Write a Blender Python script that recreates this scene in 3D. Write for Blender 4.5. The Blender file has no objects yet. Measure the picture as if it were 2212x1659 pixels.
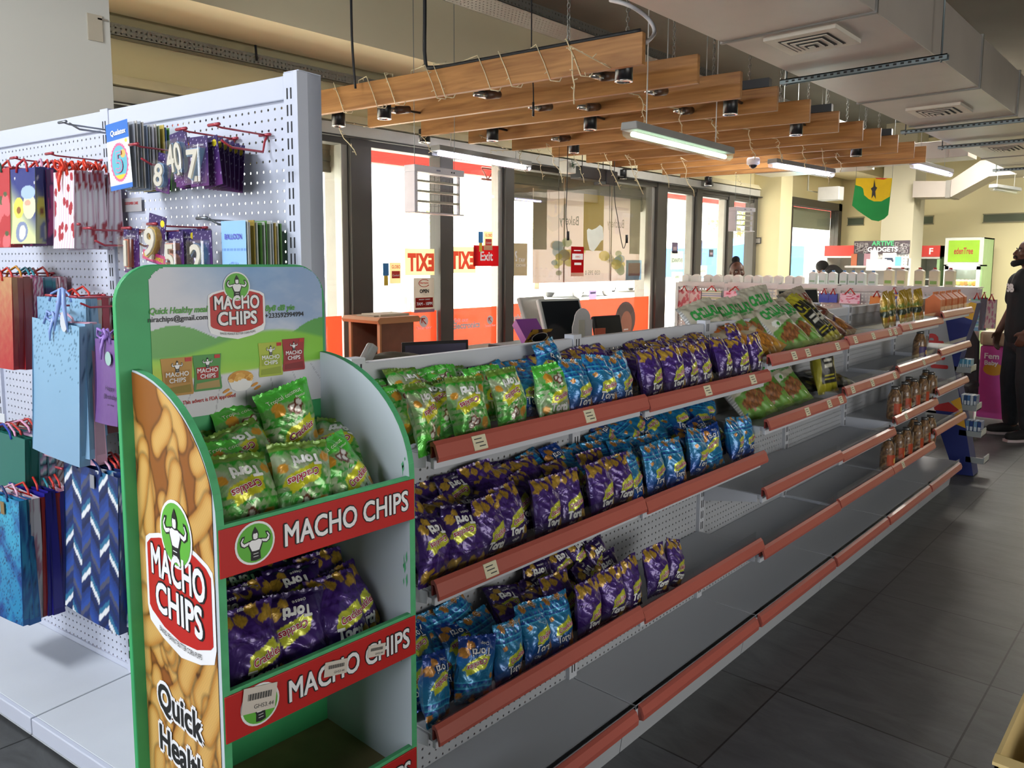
import bpy, bmesh, math, random
import numpy as np
from mathutils import Matrix, Vector
SC = bpy.context.scene
COL = SC.collection
# ---------------- camera, world, light, exposure ----------------
FW, FH = 2212, 1659
F_PX, CX, CY, H = 1676.6, 1080.5, 745.4, 1.55
def cam_axes(yaw, pitch, roll):
    cy, sy, cp, sp, cr, sr = math.cos(yaw), math.sin(yaw), math.cos(pitch), math.sin(pitch), math.cos(roll), math.sin(roll)
    fwd = Vector((cy*cp, sy*cp, sp)); right = Vector((sy, -cy, 0)); up = right.cross(fwd)
    return right*cr + up*sr, up*cr - right*sr, fwd
CR, CU, CF = cam_axes(0.744733, -0.105949, 0.002849)
CAMP = Vector((0, 0, H))
cd = bpy.data.cameras.new('camera'); co = bpy.data.objects.new('camera', cd); COL.objects.link(co)
mm = Matrix((CR, CU, -CF)).transposed().to_4x4(); mm.translation = CAMP; co.matrix_world = mm
cd.sensor_fit = 'HORIZONTAL'; cd.sensor_width = 36; cd.lens = F_PX/FW*36
cd.shift_x = (FW/2 - CX)/FW; cd.shift_y = -(FH/2 - CY)/FW
cd.clip_start = 0.02; cd.clip_end = 200
SC.camera = co
w = bpy.data.worlds.new('world'); SC.world = w; w.use_nodes = True
bg = w.node_tree.nodes['Background']; bg.inputs[0].default_value = (1.0, 0.985, 0.93, 1); bg.inputs[1].default_value = 3.4
def area(name, loc, direction, sx, sy, power, color):
    l = bpy.data.lights.new(name, 'AREA'); l.shape = 'RECTANGLE'; l.size = sx; l.size_y = sy; l.energy = power; l.color = color
    o = bpy.data.objects.new(name, l); COL.objects.link(o); o.location = loc
    o.rotation_euler = Vector(direction).to_track_quat('-Z', 'Y').to_euler(); return o
# daylight entering through the shop's second glass front behind the viewer, lamps over the aisles, and added fill lights
area('daylight_entrance', (-3.6, 0.9, 1.9), (1, 0.12, -0.10), 3.0, 1.8, 100, (0.88, 0.92, 1.0))
area('ceiling_lamp_left_aisle', (-1.25, 2.75, 3.35), (0.35, -0.05, -1), 1.2, 0.22, 62, (0.92, 0.95, 1.0))
area('side_fill', (1.6, -4.6, 1.7), (0, 1, -0.02), 4.5, 1.8, 100, (1, 0.97, 0.92))  # added soft fill that lifts shelves, rails and bags; no window here
area('ceiling_lamp_right_aisle', (10.5, -1.5, 2.95), (0, 0, -1), 1.2, 0.25, 5, (1, 0.93, 0.85))
area('back_aisle_fill', (10.3, 2.4, 3.2), (0, 0, -1), 1.6, 1.2, 140, (1, 0.95, 0.85))  # added overhead fill, brightens the far area in place of window light
area('electronics_fill', (12.6, 0.4, 3.1), (0, 0, -1), 1.6, 1.2, 110, (1, 0.95, 0.85))  # added overhead fill for the far wall, in place of window light
area('far_gondola_fill', (6.9, 3.4, 3.3), (0, 0, -1), 1.2, 0.3, 28, (1, 0.97, 0.92))  # added fill that brightens the front of the far gondola
sl = bpy.data.lights.new('sun', 'SUN'); sl.energy = 20.0; sl.angle = 0.02; sl.color = (1, .95, .86); so = bpy.data.objects.new('sun', sl); COL.objects.link(so); so.rotation_euler = Vector((0.12, 0.10, -0.98)).to_track_quat('-Z', 'Y').to_euler()
vs = SC.view_settings; vs.view_transform = 'Standard'; vs.look = 'None'; vs.gamma = 1; vs.use_curve_mapping = False; vs.exposure = 0.75
SC.cycles.max_bounces = 7; SC.cycles.transparent_max_bounces = 16; SC.cycles.use_denoising = True
SC.cycles.sample_clamp_indirect = 6; SC.cycles.diffuse_bounces = 4; SC.cycles.glossy_bounces = 3
SC.cycles.caustics_reflective = False; SC.cycles.caustics_refractive = False
# ---------------- photo measurements -> places on real planes ----------------
def ray(px, py): return CR*(px-CX) - CU*(py-CY) + CF*F_PX
def onz(px, py, z): d = ray(px, py); return CAMP + d*((z-H)/d.z)
def ony(px, py, y): d = ray(px, py); return CAMP + d*(y/d.y)
def onx(px, py, x): d = ray(px, py); return CAMP + d*(x/d.x)
def onp(px, py, P, N): d = ray(px, py); return CAMP + d*((P-CAMP).dot(N)/d.dot(N))
# ---------------- materials ----------------
def lin(c):
    if isinstance(c, str):
        c = c.lstrip('#'); c = tuple(int(c[i:i+2], 16)/255 for i in (0, 2, 4))
    return tuple(x/12.92 if x <= 0.04045 else ((x+0.055)/1.055)**2.4 for x in c[:3])
MC = {}
def mat(col='#ffffff', rough=0.6, metal=0.0, var=0.06, scale=9.0, bump=0.0, coat=0.0, spec=0.5, name='paint'):
    key = (col if isinstance(col, str) else tuple(col), rough, metal, var, scale, bump, coat, spec, name)
    if key in MC: return MC[key]
    m = bpy.data.materials.new(name); m.use_nodes = True; nt = m.node_tree; b = nt.nodes['Principled BSDF']
    b.inputs['Roughness'].default_value = rough; b.inputs['Metallic'].default_value = metal
    b.inputs['Coat Weight'].default_value = coat; b.inputs['Specular IOR Level'].default_value = spec
    tc = nt.nodes.new('ShaderNodeTexCoord'); nz = nt.nodes.new('ShaderNodeTexNoise'); nz.inputs['Scale'].default_value = scale; nz.inputs['Detail'].default_value = 4
    nt.links.new(tc.outputs['Object'], nz.inputs['Vector'])
    mx = nt.nodes.new('ShaderNodeMix'); mx.data_type = 'RGBA'; mx.blend_type = 'MULTIPLY'; mx.inputs['Factor'].default_value = 1.0
    mr = nt.nodes.new('ShaderNodeMapRange'); mr.inputs['From Min'].default_value = 0.25; mr.inputs['From Max'].default_value = 0.75
    mr.inputs['To Min'].default_value = 1-var*2; mr.inputs['To Max'].default_value = 1.0
    nt.links.new(nz.outputs['Fac'], mr.inputs['Value']); nt.links.new(mr.outputs['Result'], mx.inputs['B'])
    if col == 'vc':
        at = nt.nodes.new('ShaderNodeVertexColor'); at.layer_name = 'Col'; nt.links.new(at.outputs['Color'], mx.inputs['A'])
    else: mx.inputs['A'].default_value = (*lin(col), 1)
    nt.links.new(mx.outputs['Result'], b.inputs['Base Color'])
    if bump:
        bp = nt.nodes.new('ShaderNodeBump'); bp.inputs['Strength'].default_value = bump; bp.inputs['Distance'].default_value = 0.01
        n2 = nt.nodes.new('ShaderNodeTexNoise'); n2.inputs['Scale'].default_value = scale*3; n2.inputs['Detail'].default_value = 3
        nt.links.new(tc.outputs['Object'], n2.inputs['Vector']); nt.links.new(n2.outputs['Fac'], bp.inputs['Height']); nt.links.new(bp.outputs['Normal'], b.inputs['Normal'])
    MC[key] = m; return m
def emit(col, strength, name='lamp_glow'):
    key = ('e', col, strength)
    if key in MC: return MC[key]
    m = bpy.data.materials.new(name); m.use_nodes = True; b = m.node_tree.nodes['Principled BSDF']
    b.inputs['Base Color'].default_value = (*lin(col), 1); b.inputs['Emission Color'].default_value = (*lin(col), 1); b.inputs['Emission Strength'].default_value = strength
    MC[key] = m; return m
def clear(name='clear_plastic', tint=(1, 1, 1), gloss=0.12, rough=0.05):
    key = ('g', name, tint, gloss)
    if key in MC: return MC[key]
    m = bpy.data.materials.new(name); m.use_nodes = True; nt = m.node_tree; nt.nodes.clear()
    o = nt.nodes.new('ShaderNodeOutputMaterial'); t = nt.nodes.new('ShaderNodeBsdfTransparent'); g = nt.nodes.new('ShaderNodeBsdfGlossy')
    t.inputs[0].default_value = (*tint, 1); g.inputs['Roughness'].default_value = rough; g.inputs['Color'].default_value = (.9, .92, .95, 1)
    mx = nt.nodes.new('ShaderNodeMixShader'); mx.inputs[0].default_value = gloss
    nt.links.new(t.outputs[0], mx.inputs[1]); nt.links.new(g.outputs[0], mx.inputs[2]); nt.links.new(mx.outputs[0], o.inputs[0])
    MC[key] = m; return m
def film(col, alpha, name='translucent_print'):
    """printed film on glass: daylight passes through the print"""
    key = ('f', col, alpha)
    if key in MC: return MC[key]
    m = bpy.data.materials.new(name); m.use_nodes = True; m['film'] = 1; nt = m.node_tree; nt.nodes.clear()
    o = nt.nodes.new('ShaderNodeOutputMaterial'); t = nt.nodes.new('ShaderNodeBsdfTransparent'); d = nt.nodes.new('ShaderNodeBsdfDiffuse'); tr = nt.nodes.new('ShaderNodeBsdfTranslucent')
    c = (*lin(col), 1); d.inputs[0].default_value = c; tr.inputs[0].default_value = c; t.inputs[0].default_value = (1, 1, 1, 1)
    a = nt.nodes.new('ShaderNodeMixShader'); a.inputs[0].default_value = 0.6; b = nt.nodes.new('ShaderNodeMixShader'); b.inputs[0].default_value = alpha
    nt.links.new(d.outputs[0], a.inputs[1]); nt.links.new(tr.outputs[0], a.inputs[2]); nt.links.new(t.outputs[0], b.inputs[1]); nt.links.new(a.outputs[0], b.inputs[2]); nt.links.new(b.outputs[0], o.inputs[0])
    MC[key] = m; return m
def foil():
    if 'foil' in MC: return MC['foil']
    m = mat('vc', 0.33, 0.3, 0.05, 14, 0.0, 0.35, 0.6, 'printed_foil'); nt = m.node_tree; b = nt.nodes['Principled BSDF']
    tc = nt.nodes.new('ShaderNodeTexCoord'); n = nt.nodes.new('ShaderNodeTexNoise'); n.inputs['Scale'].default_value = 38; n.inputs['Detail'].default_value = 2; n.inputs['Distortion'].default_value = 1.2
    oi = nt.nodes.new('ShaderNodeObjectInfo'); va = nt.nodes.new('ShaderNodeVectorMath')
    nt.links.new(tc.outputs['Object'], va.inputs[0]); nt.links.new(oi.outputs['Random'], va.inputs[1]); nt.links.new(va.outputs[0], n.inputs['Vector'])
    bp = nt.nodes.new('ShaderNodeBump'); bp.inputs['Strength'].default_value = 0.55; bp.inputs['Distance'].default_value = 0.006
    nt.links.new(n.outputs['Fac'], bp.inputs['Height']); nt.links.new(bp.outputs['Normal'], b.inputs['Normal']); nt.links.new(bp.outputs['Normal'], b.inputs['Coat Normal'])
    MC['foil'] = m; return m
def perforated(col, ax, az, pitch=0.025, rad=0.0036, ox=0.0, oz=0.0, rough=0.45):
    """painted sheet with real see-through round holes on a square pitch, measured on the object's own axes"""
    key = ('p', col, ax, az, pitch, rad, ox, oz)
    if key in MC: return MC[key]
    m = mat(col, rough, 0, 0.04, 3.0, 0, 0, .5, 'perforated_metal_%s%s' % (ax, az)); MC.pop((col, rough, 0, 0.04, 3.0, 0, 0, .5, 'perforated_metal_%s%s' % (ax, az)), None)
    nt = m.node_tree; b = nt.nodes['Principled BSDF']; out = [n for n in nt.nodes if n.type == 'OUTPUT_MATERIAL'][0]
    tc = nt.nodes.new('ShaderNodeTexCoord'); sx = nt.nodes.new('ShaderNodeSeparateXYZ'); nt.links.new(tc.outputs['Object'], sx.inputs[0])
    def mth(op, a, bb=None):
        n = nt.nodes.new('ShaderNodeMath'); n.operation = op
        for i, v in enumerate((a, bb)):
            if v is None: continue
            if isinstance(v, (int, float)): n.inputs[i].default_value = v
            else: nt.links.new(v, n.inputs[i])
        return n.outputs[0]
    ds = []
    for a, o in ((ax, ox), (az, oz)):
        t = mth('ADD', sx.outputs[a], 100*pitch + o); t = mth('MODULO', t, pitch); t = mth('SUBTRACT', t, pitch/2); ds.append(mth('MULTIPLY', t, t))
    hole = mth('LESS_THAN', mth('ADD', ds[0], ds[1]), rad*rad)
    tr = nt.nodes.new('ShaderNodeBsdfTransparent'); mx = nt.nodes.new('ShaderNodeMixShader')
    nt.links.new(hole, mx.inputs[0]); nt.links.new(b.outputs[0], mx.inputs[1]); nt.links.new(tr.outputs[0], mx.inputs[2]); nt.links.new(mx.outputs[0], out.inputs[0])
    MC[key] = m; return m
# ---------------- text outlines ----------------
TC = {}
def text_geo(s, off=0.0, res=3):
    k = (s, off, res)
    if k in TC: return TC[k]
    c = bpy.data.curves.new('lettering', 'FONT'); c.body = s; c.size = 1; c.offset = min(off, .024) if off < .05 else off; c.space_character = 1.08 if off >= .02 else 1.0; c.resolution_u = res; c.fill_mode = 'BOTH'
    o = bpy.data.objects.new('lettering', c); COL.objects.link(o)
    dg = bpy.context.evaluated_depsgraph_get(); e = o.evaluated_get(dg); me = e.to_mesh()
    vs_ = [(v.co.x, v.co.y) for v in me.vertices]; fs = [tuple(p.vertices) for p in me.polygons]
    # keep faces that look up
    e.to_mesh_clear(); bpy.data.objects.remove(o); bpy.data.curves.remove(c)
    TC[k] = (vs_, fs); return TC[k]
CAP = None
def cap_h():
    global CAP
    if CAP is None: CAP = max(v[1] for v in text_geo('H')[0])
    return CAP
def text3_geo(t, off, ext, res=3):
    k = (t, off, ext, res, '3')
    if k in TC: return TC[k]
    c = bpy.data.curves.new('lettering', 'FONT'); c.body = t; c.size = 1; c.offset = off; c.extrude = ext; c.resolution_u = res
    o = bpy.data.objects.new('lettering', c); COL.objects.link(o)
    dg = bpy.context.evaluated_depsgraph_get(); e = o.evaluated_get(dg); me = e.to_mesh()
    v_ = [tuple(v.co) for v in me.vertices]; f_ = [tuple(p.vertices) for p in me.polygons]; e.to_mesh_clear(); bpy.data.objects.remove(o); bpy.data.curves.remove(c)
    TC[k] = (v_, f_); return TC[k]
# ---------------- mesh builder ----------------
class MB:
    def __init__(s, M=None): s.v = []; s.f = []; s.m = []; s.c = []; s.mats = []; s.M = M or Matrix(); s.sm = []
    def mi(s, m):
        if m not in s.mats: s.mats.append(m)
        return s.mats.index(m)
    def add(s, pts, faces, m, col=None, smooth=False):
        b = len(s.v); s.v.extend(tuple(s.M @ Vector(p)) for p in pts); k = s.mi(m)
        for i, f in enumerate(faces):
            s.f.append([b+j for j in f]); s.m.append(k); s.sm.append(smooth); s.c.append(col)
        return s
    def box(s, a, b, m, col=None):
        x0, y0, z0 = a; x1, y1, z1 = b
        return s.add([(x0,y0,z0),(x1,y0,z0),(x1,y1,z0),(x0,y1,z0),(x0,y0,z1),(x1,y0,z1),(x1,y1,z1),(x0,y1,z1)],
            [(0,3,2,1),(4,5,6,7),(0,1,5,4),(1,2,6,5),(2,3,7,6),(3,0,4,7)], m, col)
    def quad(s, p, m, col=None): return s.add(p, [tuple(range(len(p)))], m, col)
    def prism(s, poly, axis, a, b, m, col=None, smooth=False):
        """extrude a 2D outline along axis 0/1/2 from a to b"""
        n = len(poly)
        def P(u, v, t): return ((t, u, v), (u, t, v), (u, v, t))[axis]
        pts = [P(u, v, a) for u, v in poly] + [P(u, v, b) for u, v in poly]
        s.add(pts, [tuple(range(n))[::-1], tuple(range(n, 2*n))], m, col)
        b0 = len(s.v) - 2*n; k = s.mi(m)
        for i in range(n):
            j = (i+1) % n; s.f.append([b0+i, b0+j, b0+n+j, b0+n+i]); s.m.append(k); s.sm.append(smooth); s.c.append(col)
        return s
    def tube(s, path, r, m, n=6, col=None, caps=True):
        path = [Vector(p) for p in path]; pts = []; N = len(path); rs = r if isinstance(r, (list, tuple)) else [r]*N
        up = None
        for i, p in enumerate(path):
            d = (path[min(i+1, N-1)] - path[max(i-1, 0)]).normalized()
            if up is None: up = d.orthogonal().normalized()
            up = (up - d*up.dot(d)); up = up.normalized() if up.length > 1e-6 else d.orthogonal().normalized(); q = d.cross(up)
            for k in range(n):
                a = 2*math.pi*k/n; pts.append(p + (up*math.cos(a) + q*math.sin(a))*rs[i])
        fs = [(i*n+k, i*n+(k+1) % n, (i+1)*n+(k+1) % n, (i+1)*n+k) for i in range(N-1) for k in range(n)]
        if caps: fs += [tuple(range(n))[::-1], tuple(range((N-1)*n, N*n))]
        return s.add(pts, fs, m, col, True)
    def lathe(s, prof, m, n=16, c=(0, 0, 0), col=None):
        pts = [(c[0]+r*math.cos(2*math.pi*k/n), c[1]+r*math.sin(2*math.pi*k/n), c[2]+z) for r, z in prof for k in range(n)]
        N = len(prof); fs = [(i*n+k, i*n+(k+1) % n, (i+1)*n+(k+1) % n, (i+1)*n+k) for i in range(N-1) for k in range(n)]
        fs += [tuple(range(n))[::-1], tuple(range((N-1)*n, N*n))]
        return s.add(pts, fs, m, col, True)
    def ball(s, c, r, m, n=10, k=7, col=None, sc=(1, 1, 1)):
        pts = [(c[0]+r*sc[0]*math.sin(math.pi*i/k)*math.cos(2*math.pi*j/n), c[1]+r*sc[1]*math.sin(math.pi*i/k)*math.sin(2*math.pi*j/n), c[2]-r*sc[2]*math.cos(math.pi*i/k)) for i in range(k+1) for j in range(n)]
        return s.add(pts, [(i*n+j, i*n+(j+1) % n, (i+1)*n+(j+1) % n, (i+1)*n+j) for i in range(k) for j in range(n)], m, col, True)
    def poly(s, pts2, fn, m, col=None):
        """flat figure through the mapping fn(u,v)->3D"""
        return s.add([fn(u, v) for u, v in pts2], [tuple(range(len(pts2)))], m, col)
    def text(s, t, org, xd, yd, h, m, off=0.0, align='c', maxw=None, col=None, shear=0.0, fn=None, res=3):
        if off >= .012 and not m.get('film'):   # bolder strokes: the outline repeated around its own place, each a hair higher
            n_ = 8 if off >= .045 else 4; k_ = h/cap_h(); rad = off*1.15*k_
            x0_ = [v[0] for v in text_geo(t, 0, res)[0]]; wd_ = (max(x0_)-min(x0_))*k_
            q_ = min(1, (maxw-2*rad)/wd_) if maxw else 1
            for i_ in range(n_):
                a_ = 2*math.pi*(i_+.5)/n_; dx_ = rad*math.cos(a_)*q_; dy_ = rad*math.sin(a_)
                if fn:
                    def f2(u, v, dx_=dx_, dy_=dy_, i_=i_):
                        p = fn(u+dx_, v+dy_); e_ = 1e-4; nn = (fn(u+dx_+e_, v+dy_)-p).cross(fn(u+dx_, v+dy_+e_)-p); return p + nn.normalized()*(4e-5*i_)
                    s.text(t, 0, 0, 0, h, m, 0, align, maxw-2*rad if maxw else None, col, shear, f2, res)
                else: s.text(t, Vector(org)+Vector(xd)*dx_+Vector(yd)*dy_+Vector(xd).cross(Vector(yd)).normalized()*(4e-5*i_*(1 if h < .03 else 4)), xd, yd, h, m, 0, align, maxw-2*rad if maxw else None, col, shear, None, res)
            return s
        vs_, fs = text_geo(t, off if m.get('film') else 0, res)
        if not vs_: return s
        k = h/cap_h(); x0 = min(v[0] for v in vs_); x1 = max(v[0] for v in vs_); wd = (x1-x0)*k; kx = k
        if maxw and wd > maxw: kx = k*maxw/wd; wd = maxw
        sh = {'c': -wd/2, 'l': 0, 'r': -wd}[align]
        P = [((v[0]-x0)*kx+sh+v[1]*k*shear, v[1]*k) for v in vs_]
        if fn: pts = [fn(a, b) for a, b in P]
        else: org = Vector(org); xd = Vector(xd); yd = Vector(yd); pts = [org + xd*a + yd*b for a, b in P]
        return s.add(pts, fs, m, col)
    def grid(s, fn, nu, nv, m, colfn=None, smooth=True, mask=None):
        """fn(U,V) arrays -> (x,y,z) arrays; colfn(U,V) -> sRGB (...,3)"""
        U, V = np.meshgrid(np.linspace(0, 1, nu+1), np.linspace(0, 1, nv+1)); X, Y, Z = fn(U, V)
        b = len(s.v); P = np.stack([X, Y, Z], -1).reshape(-1, 3)
        A = np.array(s.M); P = P @ A[:3, :3].T + A[:3, 3]; s.v.extend(map(tuple, P)); k = s.mi(m)
        cc = None
        if colfn is not None:
            c = np.clip(colfn(U, V), 0, 1); cc = np.where(c <= 0.04045, c/12.92, ((c+0.055)/1.055)**2.4).reshape(-1, 3)
        W_ = nu+1
        if mask is not None: mk = mask((U[:-1, :-1]+U[1:, 1:])/2, (V[:-1, :-1]+V[1:, 1:])/2)
        for j in range(nv):
            for i in range(nu):
                if mask is not None and not mk[j, i]: continue
                q = (j*W_+i, j*W_+i+1, (j+1)*W_+i+1, (j+1)*W_+i)
                s.f.append([b+t for t in q]); s.m.append(k); s.sm.append(smooth); s.c.append(None if cc is None else [cc[t] for t in q])
        return s
    def build(s, name, parent=None, bevel=0.0, mesh_only=False):
        me = bpy.data.meshes.new(name); me.from_pydata(s.v, [], s.f); me.update()
        for m in s.mats: me.materials.append(m)
        me.polygons.foreach_set('material_index', s.m); me.polygons.foreach_set('use_smooth', s.sm)
        if any(c is not None for c in s.c):
            at = me.color_attributes.new('Col', 'FLOAT_COLOR', 'CORNER'); L = []
            for f, c in zip(s.f, s.c):
                if c is None: L += [1., 1., 1., 1.]*len(f)
                elif isinstance(c, list) and not isinstance(c, str) and hasattr(c[0], '__len__'):
                    for q in c: L += [float(q[0]), float(q[1]), float(q[2]), 1.]
                else: L += [*lin(c), 1.]*len(f)
            at.data.foreach_set('color', L)
        if mesh_only: return me
        o = bpy.data.objects.new(name, me); COL.objects.link(o)
        if parent: o.parent = parent
        if bevel:
            bv = o.modifiers.new('edge', 'BEVEL'); bv.width = bevel; bv.segments = 2; bv.limit_method = 'ANGLE'; bv.angle_limit = 0.6
        return o
def tag(o, label=None, cat=None, group=None, kind=None):
    if label: o['label'] = label
    if cat: o['category'] = cat
    if group: o['group'] = group
    if kind: o['kind'] = kind
    return o
def thing(name, label, cat, loc=(0, 0, 0), rz=0.0, group=None, rot=None):
    o = bpy.data.objects.new(name, None); COL.objects.link(o); o.empty_display_size = 0.05
    o.location = loc; o.rotation_euler = rot if rot else (0, 0, rz)
    return tag(o, label, cat, group)
def struct(o): o['kind'] = 'structure'; return o
def copy_tree(o, parent=None):
    c = o.copy(); COL.objects.link(c); c.parent = parent
    for ch in [x for x in bpy.data.objects if x.parent == o]: copy_tree(ch, c)
    return c
def ordn(i): return ['first', 'second', 'third', 'fourth', 'fifth', 'sixth', 'seventh', 'eighth', 'ninth', 'tenth', 'eleventh', 'twelfth', 'thirteenth', 'fourteenth', 'fifteenth', 'sixteenth', 'seventeenth', 'eighteenth', 'nineteenth', 'twentieth'][i]
def frame_at(P, X, Y, Z):
    M_ = Matrix((X, Y, Z)).transposed().to_4x4(); M_.translation = P; return M_
# ---------------- room shell ----------------
CREAM = '#e3d8ac'; WHITE = '#e6e7e6'
mCream = mat(CREAM, 0.85, name='cream_wall_paint', scale=2, var=0.03)
mBeamP = mat('#e6dcba', 0.8, name='cream_beam_paint', scale=2, var=0.04)
mCeil = mat('#66655e', 0.9, name='dark_concrete_ceiling', scale=1.5, var=0.12)
mFrame = mat('#54524d', 0.5, 0.2, name='grey_window_frame', var=0.03)
mGal = mat('#b9b0a8', 0.42, 0.35, 0.10, 2.2, name='galvanised_sheet')
mGalD = mat('#7f8a8c', 0.4, 0.7, 0.08, 5, name='galvanised_channel')
mBlack = mat('#141416', 0.45, name='black_plastic')
mDkRubber = mat('#1c1c1e', 0.6, name='black_cable_sheath')
mGlass = clear('window_glass', (0.97, 0.99, 0.98), 0.05, 0.0)
def floor_mat():
    m = mat('#464746', 0.42, 0, 0.0, 3, name='slate_floor_tile'); nt = m.node_tree; b = nt.nodes['Principled BSDF']
    tc = nt.nodes.new('ShaderNodeTexCoord'); mp = nt.nodes.new('ShaderNodeMapping'); mp.inputs['Location'].default_value = (-2.077+5.77, -0.51+5.6, 0)
    nt.links.new(tc.outputs['Object'], mp.inputs[0])
    br = nt.nodes.new('ShaderNodeTexBrick'); br.offset = 0; br.inputs['Scale'].default_value = 1; br.inputs['Brick Width'].default_value = 0.577; br.inputs['Row Height'].default_value = 0.56
    br.inputs['Mortar Size'].default_value = 0.0035; br.inputs['Mortar Smooth'].default_value = 0.2
    br.inputs['Color1'].default_value = (*lin('#55575a'), 1); br.inputs['Color2'].default_value = (*lin('#4b4c4c'), 1); br.inputs['Mortar'].default_value = (*lin('#202122'), 1)
    nt.links.new(mp.outputs[0], br.inputs[0])
    n = nt.nodes.new('ShaderNodeTexNoise'); n.inputs['Scale'].default_value = 5; n.inputs['Detail'].default_value = 8; n.inputs['Roughness'].default_value = 0.7; n.inputs['Distortion'].default_value = .6
    mp2 = nt.nodes.new('ShaderNodeMapping'); mp2.inputs['Scale'].default_value = (2.2, .8, 1); nt.links.new(tc.outputs['Object'], mp2.inputs[0]); nt.links.new(mp2.outputs[0], n.inputs['Vector'])
    rp = nt.nodes.new('ShaderNodeMapRange'); rp.inputs['From Min'].default_value = .3; rp.inputs['From Max'].default_value = .75; rp.inputs['To Min'].default_value = .62; rp.inputs['To Max'].default_value = 1.25
    nt.links.new(n.outputs['Fac'], rp.inputs[0])
    mx = nt.nodes.new('ShaderNodeMix'); mx.data_type = 'RGBA'; mx.blend_type = 'MULTIPLY'; mx.inputs[0].default_value = 1
    nt.links.new(br.outputs['Color'], mx.inputs['A']); nt.links.new(rp.outputs[0], mx.inputs['B']); nt.links.new(mx.outputs['Result'], b.inputs['Base Color'])
    bp = nt.nodes.new('ShaderNodeBump'); bp.inputs['Strength'].default_value = .25; bp.inputs['Distance'].default_value = .004; nt.links.new(n.outputs['Fac'], bp.inputs['Height']); nt.links.new(bp.outputs[0], b.inputs['Normal'])
    return m
struct(MB().box((-4, -5, -0.1), (14.5, 5.12, 0), floor_mat()).build('floor'))
struct(MB().box((-4, -5, 3.6), (14.5, 5.3, 3.75), mCeil).build('ceiling'))
YF = 5.0
# facade wall above the glazing, with cream downstand and metal shutter housing
m = MB(); m.box((-4, 5.0, 2.5), (10.79, 5.12, 3.6), mCream); m.box((-4, 4.9, 0), (1.2, 5.12, 2.84), mCream)
struct(m.build('wall_facade'))
struct(MB().box((-4, 4.33, 3.0), (14.3, 4.88, 3.6), mBeamP).build('trim_1'))
struct(MB().box((1.2, 4.9, 2.49), (10.79, 5.0, 2.585), mat('#c9c8c0', 0.5, name='shutter_box_metal')).prism([(4.88, 2.595), (5.0, 2.595), (5.0, 2.67), (4.93, 2.66)], 0, 1.2, 10.79, mat('#ece3c0', .7, name='cream_ledge')).box((1.2, 4.86, 2.48), (10.79, 4.9, 2.492), mat('#3a3a38', .6, name='dark_gap')).build('trim_2', bevel=.004))
struct(MB().box((10.79, 4.6, 0), (11.19, 5.12, 3.6), mCream).build('wall_pilaster'))
m = MB(); m.box((11.19, 5.0, 2.58), (14.3, 5.12, 3.6), mCream).box((11.19, 5.0, 0), (12.05, 5.12, 2.58), mCream).box((14.2, 5.0, 0), (14.5, 5.12, 2.6), mCream)
struct(m.build('wall_facade_far'))
XB = 14.3
struct(MB().box((XB, -5, 0), (XB+.2, 5.12, 3.6), mCream).build('wall_back'))
# surrounding shell behind the viewer: white walls with the entrance opening that lets the daylight in
m = MB(); mW = mat('#cfcfca', .85, name='white_wall_paint', scale=2)
m.box((-4.2, -5, 0), (-4, 5, 3.6), mW); struct(m.build('wall_entrance'))
struct(MB().box((-4, -5.2, 0), (14.5, -5, 3.6), mat('#a9a69a', .85, name='beige_wall_paint', scale=2)).build('wall_right'))
# column behind the peg wall
c0 = ony(0, 150, 3.95)
mCol = mat('#c2c0b6', 0.85, name='column_paint', scale=1.5, var=0.03)
m = MB().box((-.35, 3.95, 0), (1.55, 4.32, 3.6), mCol); struct(m.build('wall_column'))
# tape scrap on the column
P = ony(207, 60, 3.945); m = MB(); m.box((P.x-.035, 3.944, P.z-.06), (P.x+.03, 3.949, P.z+.06), mat('#b3a995', .5, name='old_tape')); m.box((P.x+.01, 3.944, P.z+.04), (P.x+.055, 3.949, P.z+.048), mat('#8c8375', .5, name='tape_edge'))
o = m.build('tape_scrap'); tag(o, 'torn scrap of clear tape stuck high on the grey column', 'tape')
# back pillar
pa = onx(1900, 550, 12.5); pb = onx(1968, 550, 12.5); pc = ony(1991, 550, pb.y)
mPil = mat('#c4bea6', .85, name='pillar_paint', scale=2, var=.03)
struct(MB().box((12.5, pb.y, 0), (max(pc.x, 12.9), pa.y, 3.6), mPil).build('wall_pillar'))
# clerestory slots in the back wall
for i, (xa, xb, ya, yb) in enumerate(((1832, 1865, 471, 487), (1975, 2015, 468, 484), (2125, 2240, 463, 481))):
    a = onx(xa, ya, XB-.005); b = onx(xb, yb, XB-.005)
    m = MB().box((XB-.012, b.y, a.z-.13), (XB+.01, a.y, a.z), mat('#4f5b46', .15, spec=.8, name='slot_glass', scale=3, var=.15))
    for q in (a.z, a.z-.13): m.box((XB-.02, b.y-.01, q-.008), (XB, a.y+.01, q+.008), mat('#8c876c', .6, name='slot_frame'))
    struct(m.build('window_%d' % (i+9)))
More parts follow.
